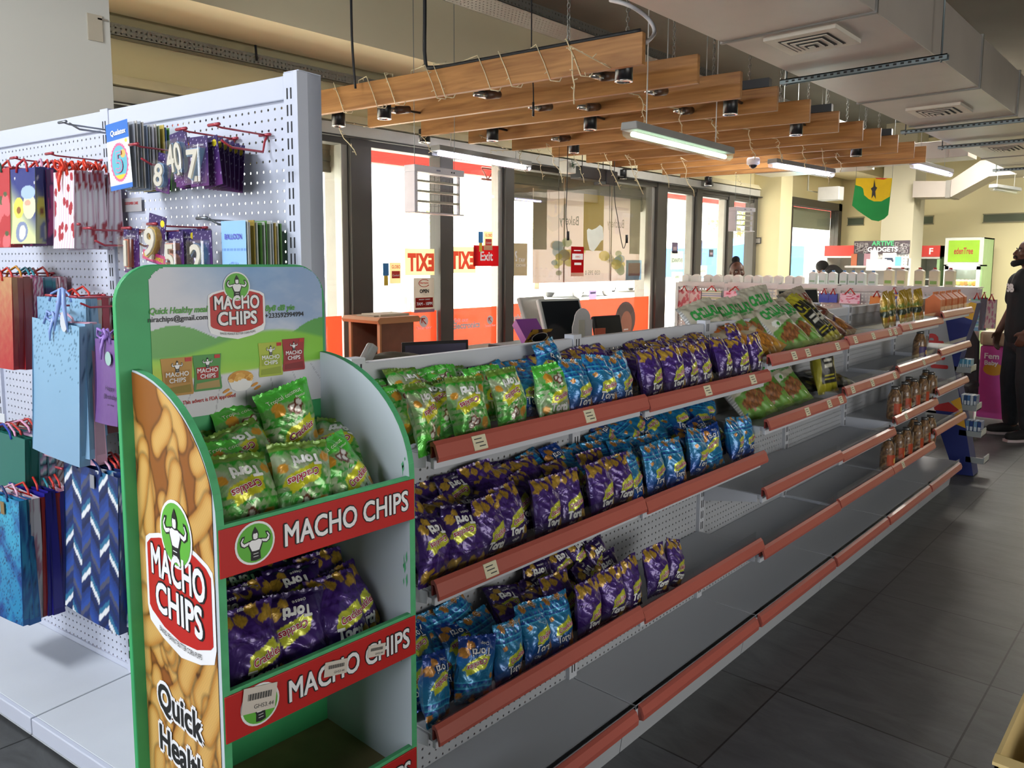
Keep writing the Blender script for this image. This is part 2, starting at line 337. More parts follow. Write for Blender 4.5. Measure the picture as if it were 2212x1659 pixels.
# ---------------- shop-front glazing ----------------
MUL = [(3.60, 3.86), (4.59, 4.745), (5.36, 5.54), (8.03, 8.31), (8.97, 9.17), (9.85, 10.06), (10.68, 10.79)]
m = MB()
for a, b in MUL:
    m.box((a+.06 if b-a > .17 else a, 4.93, 0), (b, 5.07, 2.56), mFrame)
    if b-a > .17: m.box((a, 4.97, 0), (a+.058, 5.06, 2.56), mat('#a9a89f', .4, .3, name='light_aluminium_jamb'))
m.box((1.2, 4.94, 2.44), (10.79, 5.06, 2.56), mFrame); m.box((1.2, 4.95, 0), (10.79, 5.06, .08), mFrame)
m.box((8.31, 4.95, 2.40), (10.79, 5.05, 2.44), mFrame)
struct(m.build('window_1', bevel=.004))
PANES = [(1.2, 3.6), (3.86, 4.59), (4.745, 5.36), (5.54, 8.03), (8.31, 8.97), (9.17, 9.85), (10.06, 10.68)]
for i, (a, b) in enumerate(PANES):
    struct(MB().box((a, 4.998, .08), (b, 5.004, 2.44), mGlass).build('window_%d' % (i+2)))
# far window with its own frame and a rolled shutter above
m = MB(); m.box((12.05, 4.96, 0), (12.13, 5.08, 2.58), mFrame).box((14.05, 4.94, 0), (14.2, 5.08, 2.58), mFrame).box((12.05, 4.94, 2.46), (14.2, 5.08, 2.58), mFrame)
m.box((12.1, 5.1, 2.13), (14.1, 5.16, 2.46), mat('#a3a796', .5, name='rolled_shutter', scale=30)); m.box((12.13, 5.0, 0), (14.05, 5.006, 2.46), mGlass)
struct(m.build('window_12'))
# ---------------- outside, washed out by daylight ----------------
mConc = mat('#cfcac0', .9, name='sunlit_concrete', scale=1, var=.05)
struct(MB().box((-12, 5.12, -.12), (60, 70, -.02), mConc).build('ground_outside'))
# red fascia and its lattice truss outside the glass
mRed = mat('#e03a34', .6, name='red_fascia')
z0 = ony(850, 356, 6.4).z
struct(MB().box((-2, 6.4, z0), (22, 6.5, z0+.75), mRed).build('trim_3'))
mTr = mat('#7a3a34', .6, name='truss_bars'); m = MB(); zt = z0-.0; zb = z0-.14
for (xa, xb) in ((1.4, 3.9), (6.2, 9.1)):
    m.tube([(xa, 6.0, zb+.16), (xb, 6.0, zb+.16)], .012, mTr); m.tube([(xa, 6.0, zb+.04), (xb, 6.0, zb+.04)], .012, mTr)
    x = xa; k = 0
    while x < xb: m.tube([(x, 6.0, zb+.16-.12*(k % 2)), (x+.1, 6.0, zb+.04+.12*(k % 2))], .007, mTr, 4); x += .1; k += 1
struct(m.build('trim_4'))
struct(MB().box((-2, 5.12, 2.88), (14, 5.95, 2.94), mat('#8a867c', .8, name='added_shade_slab')).build('trim_7'))  # unseen slab added to keep the sun off the shutters
# half lowered outside shutters over two window bays
for i, (xa, xb, pxy) in enumerate(((2.6, 3.98, (700, 372)), (5.9, 8.6, (1120, 434)))):
    zb = ony(*pxy, 5.35).z; m = MB()
    k = 0; z = zb
    while z < 2.75: m.box((xa, 5.33+.01*(k % 2), z), (xb, 5.38, min(z+.045, 2.76)), mat('#77786f', .5, .2, name='shutter_slats')); z += .045; k += 1
    m.box((xb-.22, 5.28, 0), (xb-.02, 5.42, 2.7), mat('#9a9c94', .6, name='shutter_post'))
    struct(m.build('trim_%d' % (5+i)))
# ---------------- ducts ----------------
m = MB(); 
for a, b in ((-1.2, 1.2), (1.2, 3.56), (3.56, 5.47), (5.47, 6.64), (6.64, 9.1), (9.1, 11.4)):
    m.box((a+.003, 1.14, 2.6), (b-.003, 1.83, 2.9), mGal); m.box((b-.018, 1.13, 2.592), (b+.002, 1.84, 2.91), mat('#8d8a84', .4, .7, name='duct_flange'))
duct = thing('ventilation_duct', 'large galvanised rectangular air duct running below the dark ceiling', 'air duct', (0, 0, 0)); m.build('duct_body', duct, bevel=.003)
m = MB(); m.prism([(1.83, 2.62), (2.02, 2.74), (2.02, 2.9), (1.83, 2.88)], 0, 6.75, 7.15, mGal); m.build('duct_elbow', duct)
for i, (a, b) in enumerate(((3.60, 3.93), (5.85, 6.2), (8.1, 8.5))):
    m = MB(); y0, y1 = 1.32, 1.65; zz = 2.585
    wf = mat('#cfc8ba', .5, name='diffuser_white'); dk = mat('#1d1c1a', .8, name='diffuser_gap')
    m.box((a, y0, zz-.004), (b, y1, 2.6), wf)
    for k in range(1, 5):
        g = .02+k*.03
        m.box((a+g, y0+g, zz-.006*k), (b-g, y1-g, zz), dk); m.box((a+g+.011, y0+g+.011, zz-.003-.006*k), (b-g-.011, y1-g-.011, zz), wf)
    m.build('air_diffuser', duct, bevel=0)
def unistrut(name, x, y0, y1, z, label, grp=None):
    m = MB(); m.box((x-.02, y0, z), (x+.02, y1, z+.006), mGalD); m.box((x-.02, y0, z-.02), (x-.017, y1, z+.006), mGalD).box((x+.017, y0, z-.02), (x+.02, y1, z+.006), mGalD)
    y = y0+.02; dk = mat('#20211f', .8, name='slot_dark')
    while y < y1-.02: m.box((x-.0215, y, z-.013), (x-.0165, y+.016, z-.003), dk); y += .035
    for yy in (y0+.03, y1-.03): m.tube([(x, yy, z-.03), (x, yy, 3.6)], .005, mGalD, 5)
    o = m.build(name); tag(o, label, 'support bar', grp)
for x, l in ((4.4, 'slotted support bar under the duct just past its first diffuser'), (6.66, 'slotted support bar under the duct just past its second diffuser'), (7.75, 'slotted support bar under the duct, third from the viewer'), (10.0, 'slotted support bar under the far end of the duct')):
    unistrut('duct_support', x, 1.06, 1.9, 2.572, l, 'duct support bars')
# branch duct crossing above the far beams and the raised duct by the back wall
m = MB(); m.box((9.3, 3.05, 2.64), (9.75, 4.3, 2.86), mat('#c6c4c0', .35, .7, name='bright_duct')); m.box((9.3, 2.0, 2.66), (9.7, 3.05, 2.84), mGal)
o = m.build('branch_duct', bevel=.003); tag(o, 'pale metal branch duct crossing above the farthest wooden beams', 'air duct')
m = MB(); pl = [(3.325, 2.731), (3.325, 2.50), (2.83, 2.48), (2.39, 2.73), (1.2, 2.75), (1.2, 2.97), (2.50, 2.95), (2.86, 2.70)]
m.prism(pl, 0, 12.35, 12.85, mGal); m.prism([(y, z) for y, z in ((2.9, 2.47), (2.84, 2.47), (2.84, 2.71), (2.9, 2.71))], 0, 12.33, 12.87, mat('#8d8a84', .4, .7, name='duct_flange'))
o = m.build('stepped_duct'); tag(o, 'metal air duct stepping upward in front of the cream back wall', 'air duct')
# ---------------- perforated cable trays ----------------
def tray(name, a, b, wdt, hgt, label):
    a = Vector(a); b = Vector(b); L = (b-a).length; M_ = frame_at(a, (b-a).normalized(), Vector((0, 0, 1)).cross((b-a).normalized()), Vector((0, 0, 1)))
    m = MB(); pm = perforated('#8e8f88', 0, 1, .03, .006); pv = perforated('#8e8f88', 0, 2, .03, .006)
    m.box((0, 0, 0), (L, wdt, .003), pm); m.box((0, 0, 0), (L, .003, hgt), pv); m.box((0, wdt-.003, 0), (L, wdt, hgt), pv)
    o = m.build(name); o.matrix_world = M_; tag(o, label, 'cable tray'); return o
tray('cable_tray', (2.6, 3.02, 2.98), (9.5, 3.02, 2.98), .22, .06, 'perforated metal cable tray under the dark ceiling behind the duct')
tray('cable_tray', (0.8, 4.90, 2.88), (6.2, 4.90, 2.88), .08, .07, 'slotted metal cable tray along the wall above the windows')
# ---------------- hanging wooden beams ----------------
def wood():
    m = mat('#96683a', .55, 0, .02, 3, name='stained_wood'); nt = m.node_tree; b = nt.nodes['Principled BSDF']
    tc = nt.nodes.new('ShaderNodeTexCoord'); mp = nt.nodes.new('ShaderNodeMapping'); mp.inputs['Scale'].default_value = (1.2, 14, 16)
    oi = nt.nodes.new('ShaderNodeObjectInfo'); va = nt.nodes.new('ShaderNodeVectorMath'); sc = nt.nodes.new('ShaderNodeVectorMath'); sc.operation = 'SCALE'; sc.inputs['Scale'].default_value = 7
    nt.links.new(oi.outputs['Random'], sc.inputs[0]); nt.links.new(tc.outputs['Object'], va.inputs[0]); nt.links.new(sc.outputs[0], va.inputs[1]); nt.links.new(va.outputs[0], mp.inputs[0])
    n = nt.nodes.new('ShaderNodeTexNoise'); n.inputs['Scale'].default_value = 1.6; n.inputs['Detail'].default_value = 6; n.inputs['Distortion'].default_value = 1.1; nt.links.new(mp.outputs[0], n.inputs['Vector'])
    cr = nt.nodes.new('ShaderNodeValToRGB'); cr.color_ramp.elements[0].position = .32; cr.color_ramp.elements[0].color = (*lin('#875a2c'), 1); cr.color_ramp.elements[1].position = .68; cr.color_ramp.elements[1].color = (*lin('#ad7c44'), 1)
    nt.links.new(n.outputs['Fac'], cr.inputs[0]); nt.links.new(cr.outputs[0], b.inputs['Base Color']); return m
mWood = wood()
XR = [3.302, 3.837, 4.34, 4.846, 5.37, 5.913, 6.433, 6.865, 7.326, 7.815, 8.197]; BH = .15
ang = math.radians(7.4); bd = Vector((-math.sin(ang), math.cos(ang), 0)); bn = Vector((math.cos(ang), math.sin(ang), 0)); LB = 2.43
def chain_mesh():
    m = MB(); z = 0; k = 0; cm = mat('#9b9c98', .4, .7, name='steel_chain')
    while z < .97:
        pts = []
        for q in range(9):
            t = 2*math.pi*q/8; u = .009*math.cos(t); v = .016*math.sin(t)
            pts.append((u, 0, z+.016+v) if k % 2 == 0 else (0, u, z+.016+v))
        m.tube(pts, .0026, cm, 4, caps=False); z += .026; k += 1
    return m
ch0 = None
def near_beam(Q):
    best = None
    for x in XR:
        s_ = min(max((Q-Vector((x, 2.11, 2.5))).dot(bd), .02), LB-.02); B = Vector((x, 2.11, 2.503))+bd*s_
        if best is None or (B-Q).length < (best-Q).length: best = B
    return best
for i, x in enumerate(XR):
    P = Vector((x, 2.11, 2.5))
    bm_ = MB().box((0, -.018, 0), (LB, .018, BH), mWood); o = bm_.build('wooden_beam', bevel=.002)
    o.matrix_world = frame_at(P, bd, -bn, Vector((0, 0, 1)))
    tag(o, 'brown wooden ceiling beam on chains, %s from the viewer' % (ordn(i) if i < 10 else 'farthest'), 'beam', 'hanging wooden beams')
    for e, (s, w_) in enumerate(((.42, 'right'),)):
        Q = P + bd*s + Vector((0, 0, BH))
        if ch0 is None: ch0 = chain_mesh().build('chain'); c = ch0
        else: c = ch0.copy(); COL.objects.link(c)
        c.location = Q; c.rotation_euler = (0, 0, .5*i)
        tag(c, 'steel chain holding the %s end of the %s wooden beam' % (('aisle' if e == 0 else 'window'), ordn(i) if i < 10 else 'farthest'), 'chain', 'beam chains')
    if i in (3, 5, 8):
        m = MB().box((0, -.03, 0), (.62, .03, .055), mBlack); q = m.build('track_adapter'); q.matrix_world = frame_at(P + bd*.05 + Vector((0, 0, BH+.0)), bd, -bn, Vector((0, 0, 1)))
        tag(q, 'black power track lying on top of the %s wooden beam' % ordn(i), 'track')
# thin steel hanger rods
for i, (px, py, z) in enumerate(((1443, 90, 2.66), (1527, 130, 2.66), (1725, 215, 2.66), (1776, 235, 2.66))):
    P = onz(px, py, 3.1); m = MB().tube([(P.x, P.y, 2.66), (P.x, P.y, 3.6)], .004, mat('#c9c9c6', .4, .5, name='white_rod'), 5)
    tag(m.build('hanger_rod'), 'thin pale hanger rod above the wooden beams, %s from the viewer' % ordn(i), 'rod', 'hanger rods')
# ---------------- cylinder spotlights ----------------
SP = [(1348, 155, 'under the aisle end of the nearest wooden beam'), (830, 240, 'under the window end of the nearest wooden beam'), (731, 257, 'beside the window tip of the nearest wooden beam'), (1064, 290, 'left of centre below the third wooden beam'),
      (1275, 265, 'near the middle, above the dim tube lamp'), (1578, 230, 'under the aisle end of the third wooden beam'), (1240, 318, 'beside the green twig below the middle beams'), (917, 294, 'next to the window with a sprig of greenery'),
      (1720, 277, 'under the aisle end of the fifth wooden beam'), (1850, 325, 'under the aisle end of the eighth wooden beam'), (1345, 377, 'close to the black air curtain'), (1530, 392, 'farthest one near the security camera')]
s0 = None
for i, (px, py, lb) in enumerate(SP):
    P = onz(px, py, 2.515)
    if s0 is None:
        s0 = thing('spotlight', 'x', 'spotlight')
        MB().lathe([(.0, .05), (.042, .05), (.045, .046), (.045, -.045), (.038, -.045), (.034, -.02), (0, -.015)], mat('#1a1a1c', .35, name='black_lacquer'), 20).build('housing', s0)
        MB().lathe([(.045, -.045), (.0465, -.05), (.036, -.05), (.033, -.03)], mat('#c9c9c6', .2, .9, name='chrome'), 20).build('rim', s0); s = s0
    else:
        s = s0.copy(); COL.objects.link(s)
        for ch in list(s0.children):
            if not ch.name.startswith('mount'): c = ch.copy(); COL.objects.link(c); c.parent = s
    B = near_beam(P) - P; MB().tube([(0, 0, .045), (0, 0, .055), (B.x, B.y, .055)], .009, mBlack, 6).build('mount', s)
    s.location = P; s['label'] = 'black cylinder spotlight ' + lb; s['group'] = 'cylinder spotlights'
# tilted brown-and-silver lamps between beams
TL_ = [(1050, 205), (1165, 232), (855, 238), (1300, 165), (1415, 198), (1270, 232), (1475, 240), (1210, 300)]
t0 = None
for i, (px, py) in enumerate(TL_):
    P = onz(px, py, 2.53)
    if t0 is None:
        t0 = thing('clamp_lamp', 'x', 'lamp'); MB().tube([(0, 0, 0), (.11, 0, .02)], [.026, .024], mat('#5d3f2c', .4, name='bronze_tube'), 14).build('housing', t0)
        MB().tube([(-.10, 0, -.012), (0, 0, 0)], [.012, .022], mat('#d5d3cf', .2, .9, name='chrome'), 12).build('reflector', t0); t = t0
    else:
        t = t0.copy(); COL.objects.link(t)
        for ch in list(t0.children):
            if not ch.name.startswith('mount'): c = ch.copy(); COL.objects.link(c); c.parent = t
    B = near_beam(P) - P; t.rotation_euler = (0, 0, 0); MB().tube([(.02, 0, .01), (B.x, B.y, .02)], .008, mBlack, 6).build('mount', t)
    t.location = P
    t['label'] = 'small bronze lamp with chrome tip between wooden beams, %s from the viewer' % ordn(i); t['group'] = 'small bronze beam lamps'
# ---------------- tube lamps ----------------
FX = [((940, 322), (1140, 357), 2.40, 13.0, '#eae6ff', 'lit white tube lamp hanging nearest the shop window'), ((1358, 275), (1572, 330), 2.25, 2.2, '#d2f0cf', 'dim greenish tube lamp hanging under the middle beams'),
      ((1668, 350), (1795, 372), 2.44, 15.0, '#e6e2ff', 'bright bluish tube lamp beyond the security camera'), ((1975, 352), (2050, 372), 2.52, 13.0, '#d9d0ff', 'violet-white tube lamp right of the last wooden beam'), ((2145, 403), (2198, 411), 2.5, 0.0, '#c8c8c0', 'unlit tube lamp near the stepped duct')]
for k, (a, b, z, st, cc, lb) in enumerate(FX):
    A = onz(*a, z); B = onz(*b, z); D = (B-A); L = D.length; X = D.normalized(); Y = Vector((0, 0, 1)).cross(X)
    r = thing('tube_lamp', lb, 'tube lamp'); r.matrix_world = frame_at(A, X, Y, Vector((0, 0, 1)))
    MB().prism([(-.05, -.01), (.05, -.01), (.045, .03), (-.045, .03)], 0, 0, L, mat('#8f918f', .5, name='grey_fixture_body')).build('housing', r, bevel=.004)
    MB().prism([(-.046, -.012), (-.04, -.04), (-.018, -.055), (.018, -.055), (.04, -.04), (.046, -.012)], 0, .01, L-.01, clear('diffuser_cover', (.96, .98, .97), .12, .2)).build('cover', r)
    MB().tube([(.04, 0, -.03), (L-.04, 0, -.03)], .014, emit(cc, st) if st else mat('#b9bbb5', .4, name='unlit_tube'), 10).build('tube', r)
    for q in (.15*L, .85*L): MB().tube([(q, 0, .03), (q, 0, 3.6-z)], .0035, mat('#c9c9c6', .5, name='white_rod'), 4).build('hanger', r)
# ---------------- electric insect killers hanging by the windows ----------------
for k, (P, dx, s, lb) in enumerate(((Vector((3.47, 4.03, 2.2)), Vector((.5, .035, 0)), 1.0, 'white framed insect killer with louvres hanging before the windows'), (onz(1582, 447, 2.2), onz(1625, 450, 2.2)-onz(1582, 447, 2.2), .75, 'smaller insect killer hanging by the far end of the windows'))):
    X = dx.normalized(); L = dx.length; Y = Vector((0, 0, 1)).cross(X); hh = .31 if k == 0 else .27
    r = thing('insect_killer', lb, 'insect killer'); r.matrix_world = frame_at(P, X, Y, Vector((0, 0, 1)))
    wh = mat('#d8d6de', .4, name='white_casing'); m = MB(); m.box((0, -.05, -.045), (L, .05, 0), wh).box((0, -.05, -hh), (.03, .05, -.045), wh).box((L-.02, -.01, -hh), (L, .01, -.045), wh).box((0, -.05, -hh-.008), (L, .05, -hh), wh); m.build('casing', r, bevel=.008)
    m = MB()
    for q in (.30, .52, .74): m.box((.03, -.02, -hh*q-.013), (L-.02, .02, -hh*q), mat('#b9b6a8', .4, .2, name='louvre_metal'))
    m.build('louvre', r)
    m = MB()
    for q in range(12): x = .04+(L-.07)*q/11; m.tube([(x, .03, -hh), (x, .03, -.05)], .0012, mat('#77776f', .4, .6, name='wire'), 3)
    for q in range(7): z = -.06-(hh-.07)*q/6; m.tube([(.03, .032, z), (L-.02, .032, z)], .001, mat('#77776f', .4, .6, name='wire'), 3)
    m.build('wire_grid', r)
    m = MB(); m.tube([(.05, 0, 0), (.05, 0, 3.6-P.z)], .002, mGalD, 4).tube([(L-.05, 0, 0), (L-.05, 0, 3.6-P.z)], .002, mGalD, 4); m.build('hanging_wire', r)
    m = MB(); m.box((L*.72, -.052, -.03), (L*.74, -.049, -.02), mBlack).box((L*.77, -.052, -.03), (L*.79, -.049, -.02), mBlack).box((L*.42, -.052, -.03), (L*.5, -.049, -.018), mat('#8e8da0', .5, name='badge')); m.build('switch', r)
# ---------------- dome camera ----------------
P = onz(1627, 352, 2.455); r = thing('security_camera', 'white dome security camera hanging under the far beams', 'camera', P)
MB().lathe([(0, .05), (.05, .045), (.058, .03), (.058, -.01), (.045, -.018)], mat('#dcdce4', .4, name='white_plastic'), 20).build('housing', r); MB().ball((0, 0, -.012), .038, mat('#23242a', .1, name='smoked_dome'), 16, 10).build('dome', r)
MB().tube([(0, 0, .05), (0, 0, .12)], .005, mat('#dcdce4', .4, name='white_plastic'), 5).build('stem', r)
# ---------------- black air curtain, projector box, ceiling speaker ----------------
A = onz(1244, 372, 2.42); r = thing('air_curtain', 'long black unit hanging above the bakery poster window', 'air curtain', A)
MB().box((0, -.07, -.06), (.55, .07, .06), mBlack).box((.40, -.08, -.09), (.60, .08, .05), mBlack).build('housing', r, bevel=.01); MB().tube([(.1, 0, .05), (.1, 0, 3.6-A.z)], .004, mDkRubber, 5).tube([(.45, 0, .05), (.45, 0, 3.6-A.z)], .004, mDkRubber, 5).build('hanging_wire', r)
P = onz(1225, 360, 2.42); r = thing('white_speaker', 'small white box with green sprig beside the black air curtain', 'speaker', P)
MB().box((-.06, -.05, -.06), (.07, .05, .05), mat('#cfcec4', .5, name='off_white')).build('housing', r, bevel=.006)
m = MB(); random.seed(3)
for k in range(26):
    a = random.uniform(0, 6.28); b_ = random.uniform(-.9, .9); m.tube([(0, -.06, .02), (.045*math.cos(a), -.07-.02*abs(b_), .02+.045*math.sin(a))], .0022, mat('#3f5f45', .7, name='green_sprig'), 3)
m.build('sprig', r)
P = onx(1793, 418, 11.5); r = thing('ceiling_speaker', 'white speaker box on a bracket above the far window', 'speaker', P)
MB().box((-.1, -.16, -.1), (.1, .14, .09), mat('#cfcfcd', .5, name='off_white')).build('housing', r, bevel=.01); MB().tube([(0, .14, .02), (0, .32, .06), (0, .32, 3.6-P.z)], .012, mat('#b9b6a4', .5, name='bracket'), 6).build('bracket', r)
P = ony(1528, 397, 4.86); r = thing('door_sensor', 'small grey sensor over the entrance doors', 'sensor', P); MB().box((-.09, -.04, -.03), (.09, .04, .03), mat('#77776e', .5, name='grey_plastic')).build('housing', r, bevel=.006)
# ---------------- cables ----------------
def cable(name, pts, r_, m_, label, cat='cable', grp=None, n=6):
    cu = []
    P = [Vector(p) for p in pts]
    for i in range(len(P)-1):
        p0, p1, p2, p3 = P[max(i-1, 0)], P[i], P[i+1], P[min(i+2, len(P)-1)]
        for t in (0, .25, .5, .75):
            cu.append(.5*((2*p1)+(-p0+p2)*t+(2*p0-5*p1+4*p2-p3)*t*t+(-p0+3*p1-3*p2+p3)*t**3))
    cu.append(P[-1]); o = MB().tube(cu, r_, m_, n).build(name); return tag(o, label, cat, grp)
b1 = Vector((3.302, 2.11, 2.66)); nb = -bn*.0
def onbeam(s, dz=.0): return b1 + bd*s + Vector((-.0, 0, dz))
e = onz(953, 0, 3.0); k0 = 1.38
cable('power_cable', [onbeam(k0)+Vector((0, 0, .9)), onbeam(k0)+Vector((0, 0, .35)), onbeam(k0, .06), onbeam(k0-.06, .006), onbeam(1.0, .0), onbeam(.6, .0), onbeam(.2, .0), onbeam(.02, .0)], .012, mDkRubber, 'thick black cable dropping to and lying along the nearest wooden beam')
cable('white_conduit', [onz(1318, 0, 2.9), onz(1360, 12, 2.85), onz(1400, 40, 2.8), onz(1414, 70, 2.72), onz(1396, 92, 2.62)], .011, mat('#cfcfd2', .5, name='white_conduit'), 'white flexible conduit curving down to the nearest beam end')
for i, (a, b, d) in enumerate((((757, 150), (762, 190), 2.6), ((549, 100), (549, 130), 2.9))):
    P = onz(*b, d); cable('drop_cable', [(P.x, P.y, 3.4), (P.x, P.y, d+.3), (P.x+.02, P.y, d)], .008, mDkRubber, ['short black drop cable at the window tip of the nearest beam', 'short black drop cable by the wall tray'][i])
for i, (a, b, yy) in enumerate((((1212, 372), (1227, 507), 4.3), ((1327, 402), (1346, 536), 4.3), ((1152, 100), (1152, 232), 3.0), ((1205, 375), (1208, 605), 4.4), ((1318, 400), (1316, 605), 4.4))):
    A = ony(*a, yy); B = ony(*b, yy)
    if i == 1: pts = [A+Vector((0, 0, 1.0)), A, (A+B)/2+Vector((-.02, 0, 0)), B, B+Vector((.06, 0, .1))]
    else: pts = [Vector((B.x-.02, B.y, 3.55)), Vector((B.x-.02, B.y, A.z)), (A*.3+B*.7), B]
    o = cable('hanging_cord', pts, .004 if i < 3 else .002, mDkRubber, ['black cord with plug hanging before the bakery poster', 'black cord with bent plug end right of the bakery poster', 'thin black cord hanging past the nearest wooden beam', 'thin line hanging before the left half of the bakery poster', 'thin line hanging before the right half of the bakery poster'][i])
    if i < 3:
        Q = Vector(pts[-1]); MB().tube([Q+Vector((0, 0, .03)), Q-Vector((0, 0, .05))], .013 if i < 2 else .007, mBlack, 8).build('plug', o)
# ---------------- string lights ----------------
mS = mat('#cdbf9a', .5, name='cream_wire'); random.seed(11)
def strand(pts, label, name='string_light', grp='hanging string light strands'):
    m = MB(); P = [Vector(p) for p in pts]; m.tube(P, .0032, mS, 4)
    o = m.build(name); tag(o, label, 'string light', grp); mb = MB(); L = 0
    for i in range(len(P)-1):
        n = max(1, int((P[i+1]-P[i]).length/.07))
        for k in range(n):
            q = P[i].lerp(P[i+1], (k+.5)/n); a = random.uniform(0, 6.28); mb.tube([q, q+Vector((.02*math.cos(a), .02*math.sin(a), random.uniform(-.015, .02)))], .0025, mS, 4)
    mb.build('bulb', o); return o
pts = []; F = b1 - bn*.03; Bk = b1 + bn*.03
for i, s in enumerate((2.12, 1.83, 1.68, 1.36, 1.3, .98, .84, .60, .42)):
    pts += [b1+bd*s-bn*.026+Vector((0, 0, .02)), b1+bd*(s-.05)-bn*.026+Vector((0, 0, -.08)), b1+bd*(s-.09)-bn*.026+Vector((0, 0, -.175)), b1+bd*(s-.13)+Vector((0, 0, -.18)), b1+bd*(s-.16)+bn*.026+Vector((0, 0, -.1)), b1+bd*(s-.17)+bn*.026+Vector((0, 0, .02))]
strand(pts, 'cream string light wound around the nearest wooden beam', grp='string lights')
HS = [(1060, 325, 1075, 372, 'near the far end of the window tube lamp'), (1120, 320, 1135, 372, 'over the window frame beside the tube lamp'), (1160, 322, 1172, 388, 'before the left of the bakery window'), (1290, 345, 1300, 400, 'under the black air curtain'), (1370, 345, 1378, 395, 'right of the bakery window top'), (1430, 350, 1445, 405, 'before the nearest entrance pane'), (1590, 372, 1600, 400, 'above the far insect killer'), (725, 262, 770, 335, 'left end'), (905, 290, 935, 330, 'left of the window tube lamp'), (1035, 292, 1100, 325, 'above the window tube lamp'), (1232, 100, 1240, 225, 'looped low between the first two beams'), (1380, 205, 1398, 280, 'at the near end of the dim tube lamp'), (1465, 235, 1480, 305, 'over the middle of the dim tube lamp'),
      (1180, 310, 1215, 395, 'before the bakery window'), (1240, 330, 1262, 395, 'below the black air curtain'), (1305, 330, 1340, 410, 'just right of the black air curtain'), (1350, 335, 1390, 420, 'before the frame right of the bakery window'), (1540, 260, 1552, 300, 'at the far end of the dim tube lamp'), (1618, 280, 1630, 345, 'above the security camera'),
      (1678, 300, 1690, 350, 'at the near end of the bluish tube lamp'), (1730, 310, 1742, 365, 'over the middle of the bluish tube lamp'), (1775, 320, 1790, 400, 'left of the flag'), (1808, 330, 1815, 372, 'just left of the flag'), (1470, 340, 1500, 425, 'before the entrance doors')]
for i, (x0, y0, x1, y1, lb) in enumerate(HS):
    A = onz(x0, y0, 2.52); d = (A-CAMP).xy.length
    def at(px, py): v = ray(px, py); return CAMP + v*(d/v.xy.length)
    n = 6; P = [at(x0+(x1-x0)*t/n+random.uniform(-5, 5)*(0 < t < n), y0+(y1-y0)*t/n) for t in range(n+1)]
    P = [near_beam(A)] + P
    strand(P, 'cream string light strand hanging ' + lb)
# ---------------- flag ----------------
XFg = 9.0; fp = lambda a: [(onx(1500+u/3.107, 350+v/3.107, XFg).y, onx(1500+u/3.107, 350+v/3.107, XFg).z) for u, v in a]
r = thing('flag', 'green, yellow and red flag with a black star hanging pointed below the ceiling', 'flag')
m = MB(); m.prism(fp([(1085, 108), (1058, 292), (1095, 325), (1130, 350), (1190, 390), (1235, 398), (1275, 380), (1300, 355), (1328, 108)]), 0, XFg, XFg+.004, mat('#1f9a49', .8, name='green_cloth')); m.build('cloth', r)
m = MB(); m.prism(fp([(1085, 108), (1082, 155), (1118, 165), (1133, 178), (1140, 222), (1170, 248), (1205, 264), (1255, 264), (1312, 232), (1328, 108)]), 0, XFg-.003, XFg, mat('#f2cf1d', .8, name='yellow_cloth'))
m.prism(fp([(1215, 106), (1222, 114), (1270, 118), (1300, 108)]), 0, XFg-.005, XFg-.003, mat('#d5452c', .8, name='red_cloth')); m.build('yellow_band', r)
m = MB(); m.prism(fp([(1209, 118), (1216, 165), (1228, 172), (1215, 196), (1218, 248), (1204, 222), (1190, 245), (1194, 196), (1185, 178), (1202, 166)]), 0, XFg-.006, XFg-.003, mBlack); m.build('star', r)
m = MB(); a = fp([(1085, 108)])[0]; b = fp([(1328, 108)])[0]; m.tube([(XFg, a[0], a[1]), (XFg, a[0], 3.6)], .002, mGalD, 4).tube([(XFg, b[0], b[1]), (XFg, b[0], 3.6)], .002, mGalD, 4); m.build('hanging_line', r)
# ---------------- long gondola with snack shelves ----------------
mSteel = mat('#aeb2b8', .42, 0, .03, 2, name='grey_shelf_enamel'); mSteelL = mat('#c3c7cf', .42, 0, .03, 2, name='light_shelf_enamel')
mRail = mat('#ad574b', .42, 0, .05, 3, coat=.08, name='red_price_rail'); mRailD = mat('#7d2620', .4, name='red_rail_inner')
mTag = mat('#d8d2b4', .5, name='cream_price_tag'); mInk = mat('#4a4a48', .6, name='printed_ink'); mGuard = clear('clear_shelf_guard', (.97, .97, .97), .10, .08)
BX = [1.11, 1.965, 2.82, 3.65, 4.45, 5.29, 6.07]; YL, YK, YBk = 1.222, 1.29, 1.49
SH = [[1.16, .848, .507], [1.15, .838, .493], [1.205, .957, .69, .45], [1.218, .985, .678, .457], [1.228, 1.005, .73, .457], [1.258, 1.027, .782, .53]]
TOPZ = 1.312
G = thing('gondola_shelf', 'long grey perforated-back gondola of shelves with red price rails', 'shelf unit')
def upright(x, y0, y1, z1, par, slotcol=None):
    m = MB(); m.box((x-.02, y0, .0), (x+.02, y1, z1), mSteelL); sd = mat('#26262a', .8, name='slot_dark'); z = .2
    while z < z1-.03:
        for q in (-.008, .005): m.box((x+q, y0-.0012, z), (x+q+.004, y0+.001, z+.03), sd)
        z += .045
    return m.build('upright', par)
for x in BX: upright(x, 1.478, 1.515, TOPZ+.012, G)
pm = perforated('#aeb2b8', 0, 2, .025, .0036)
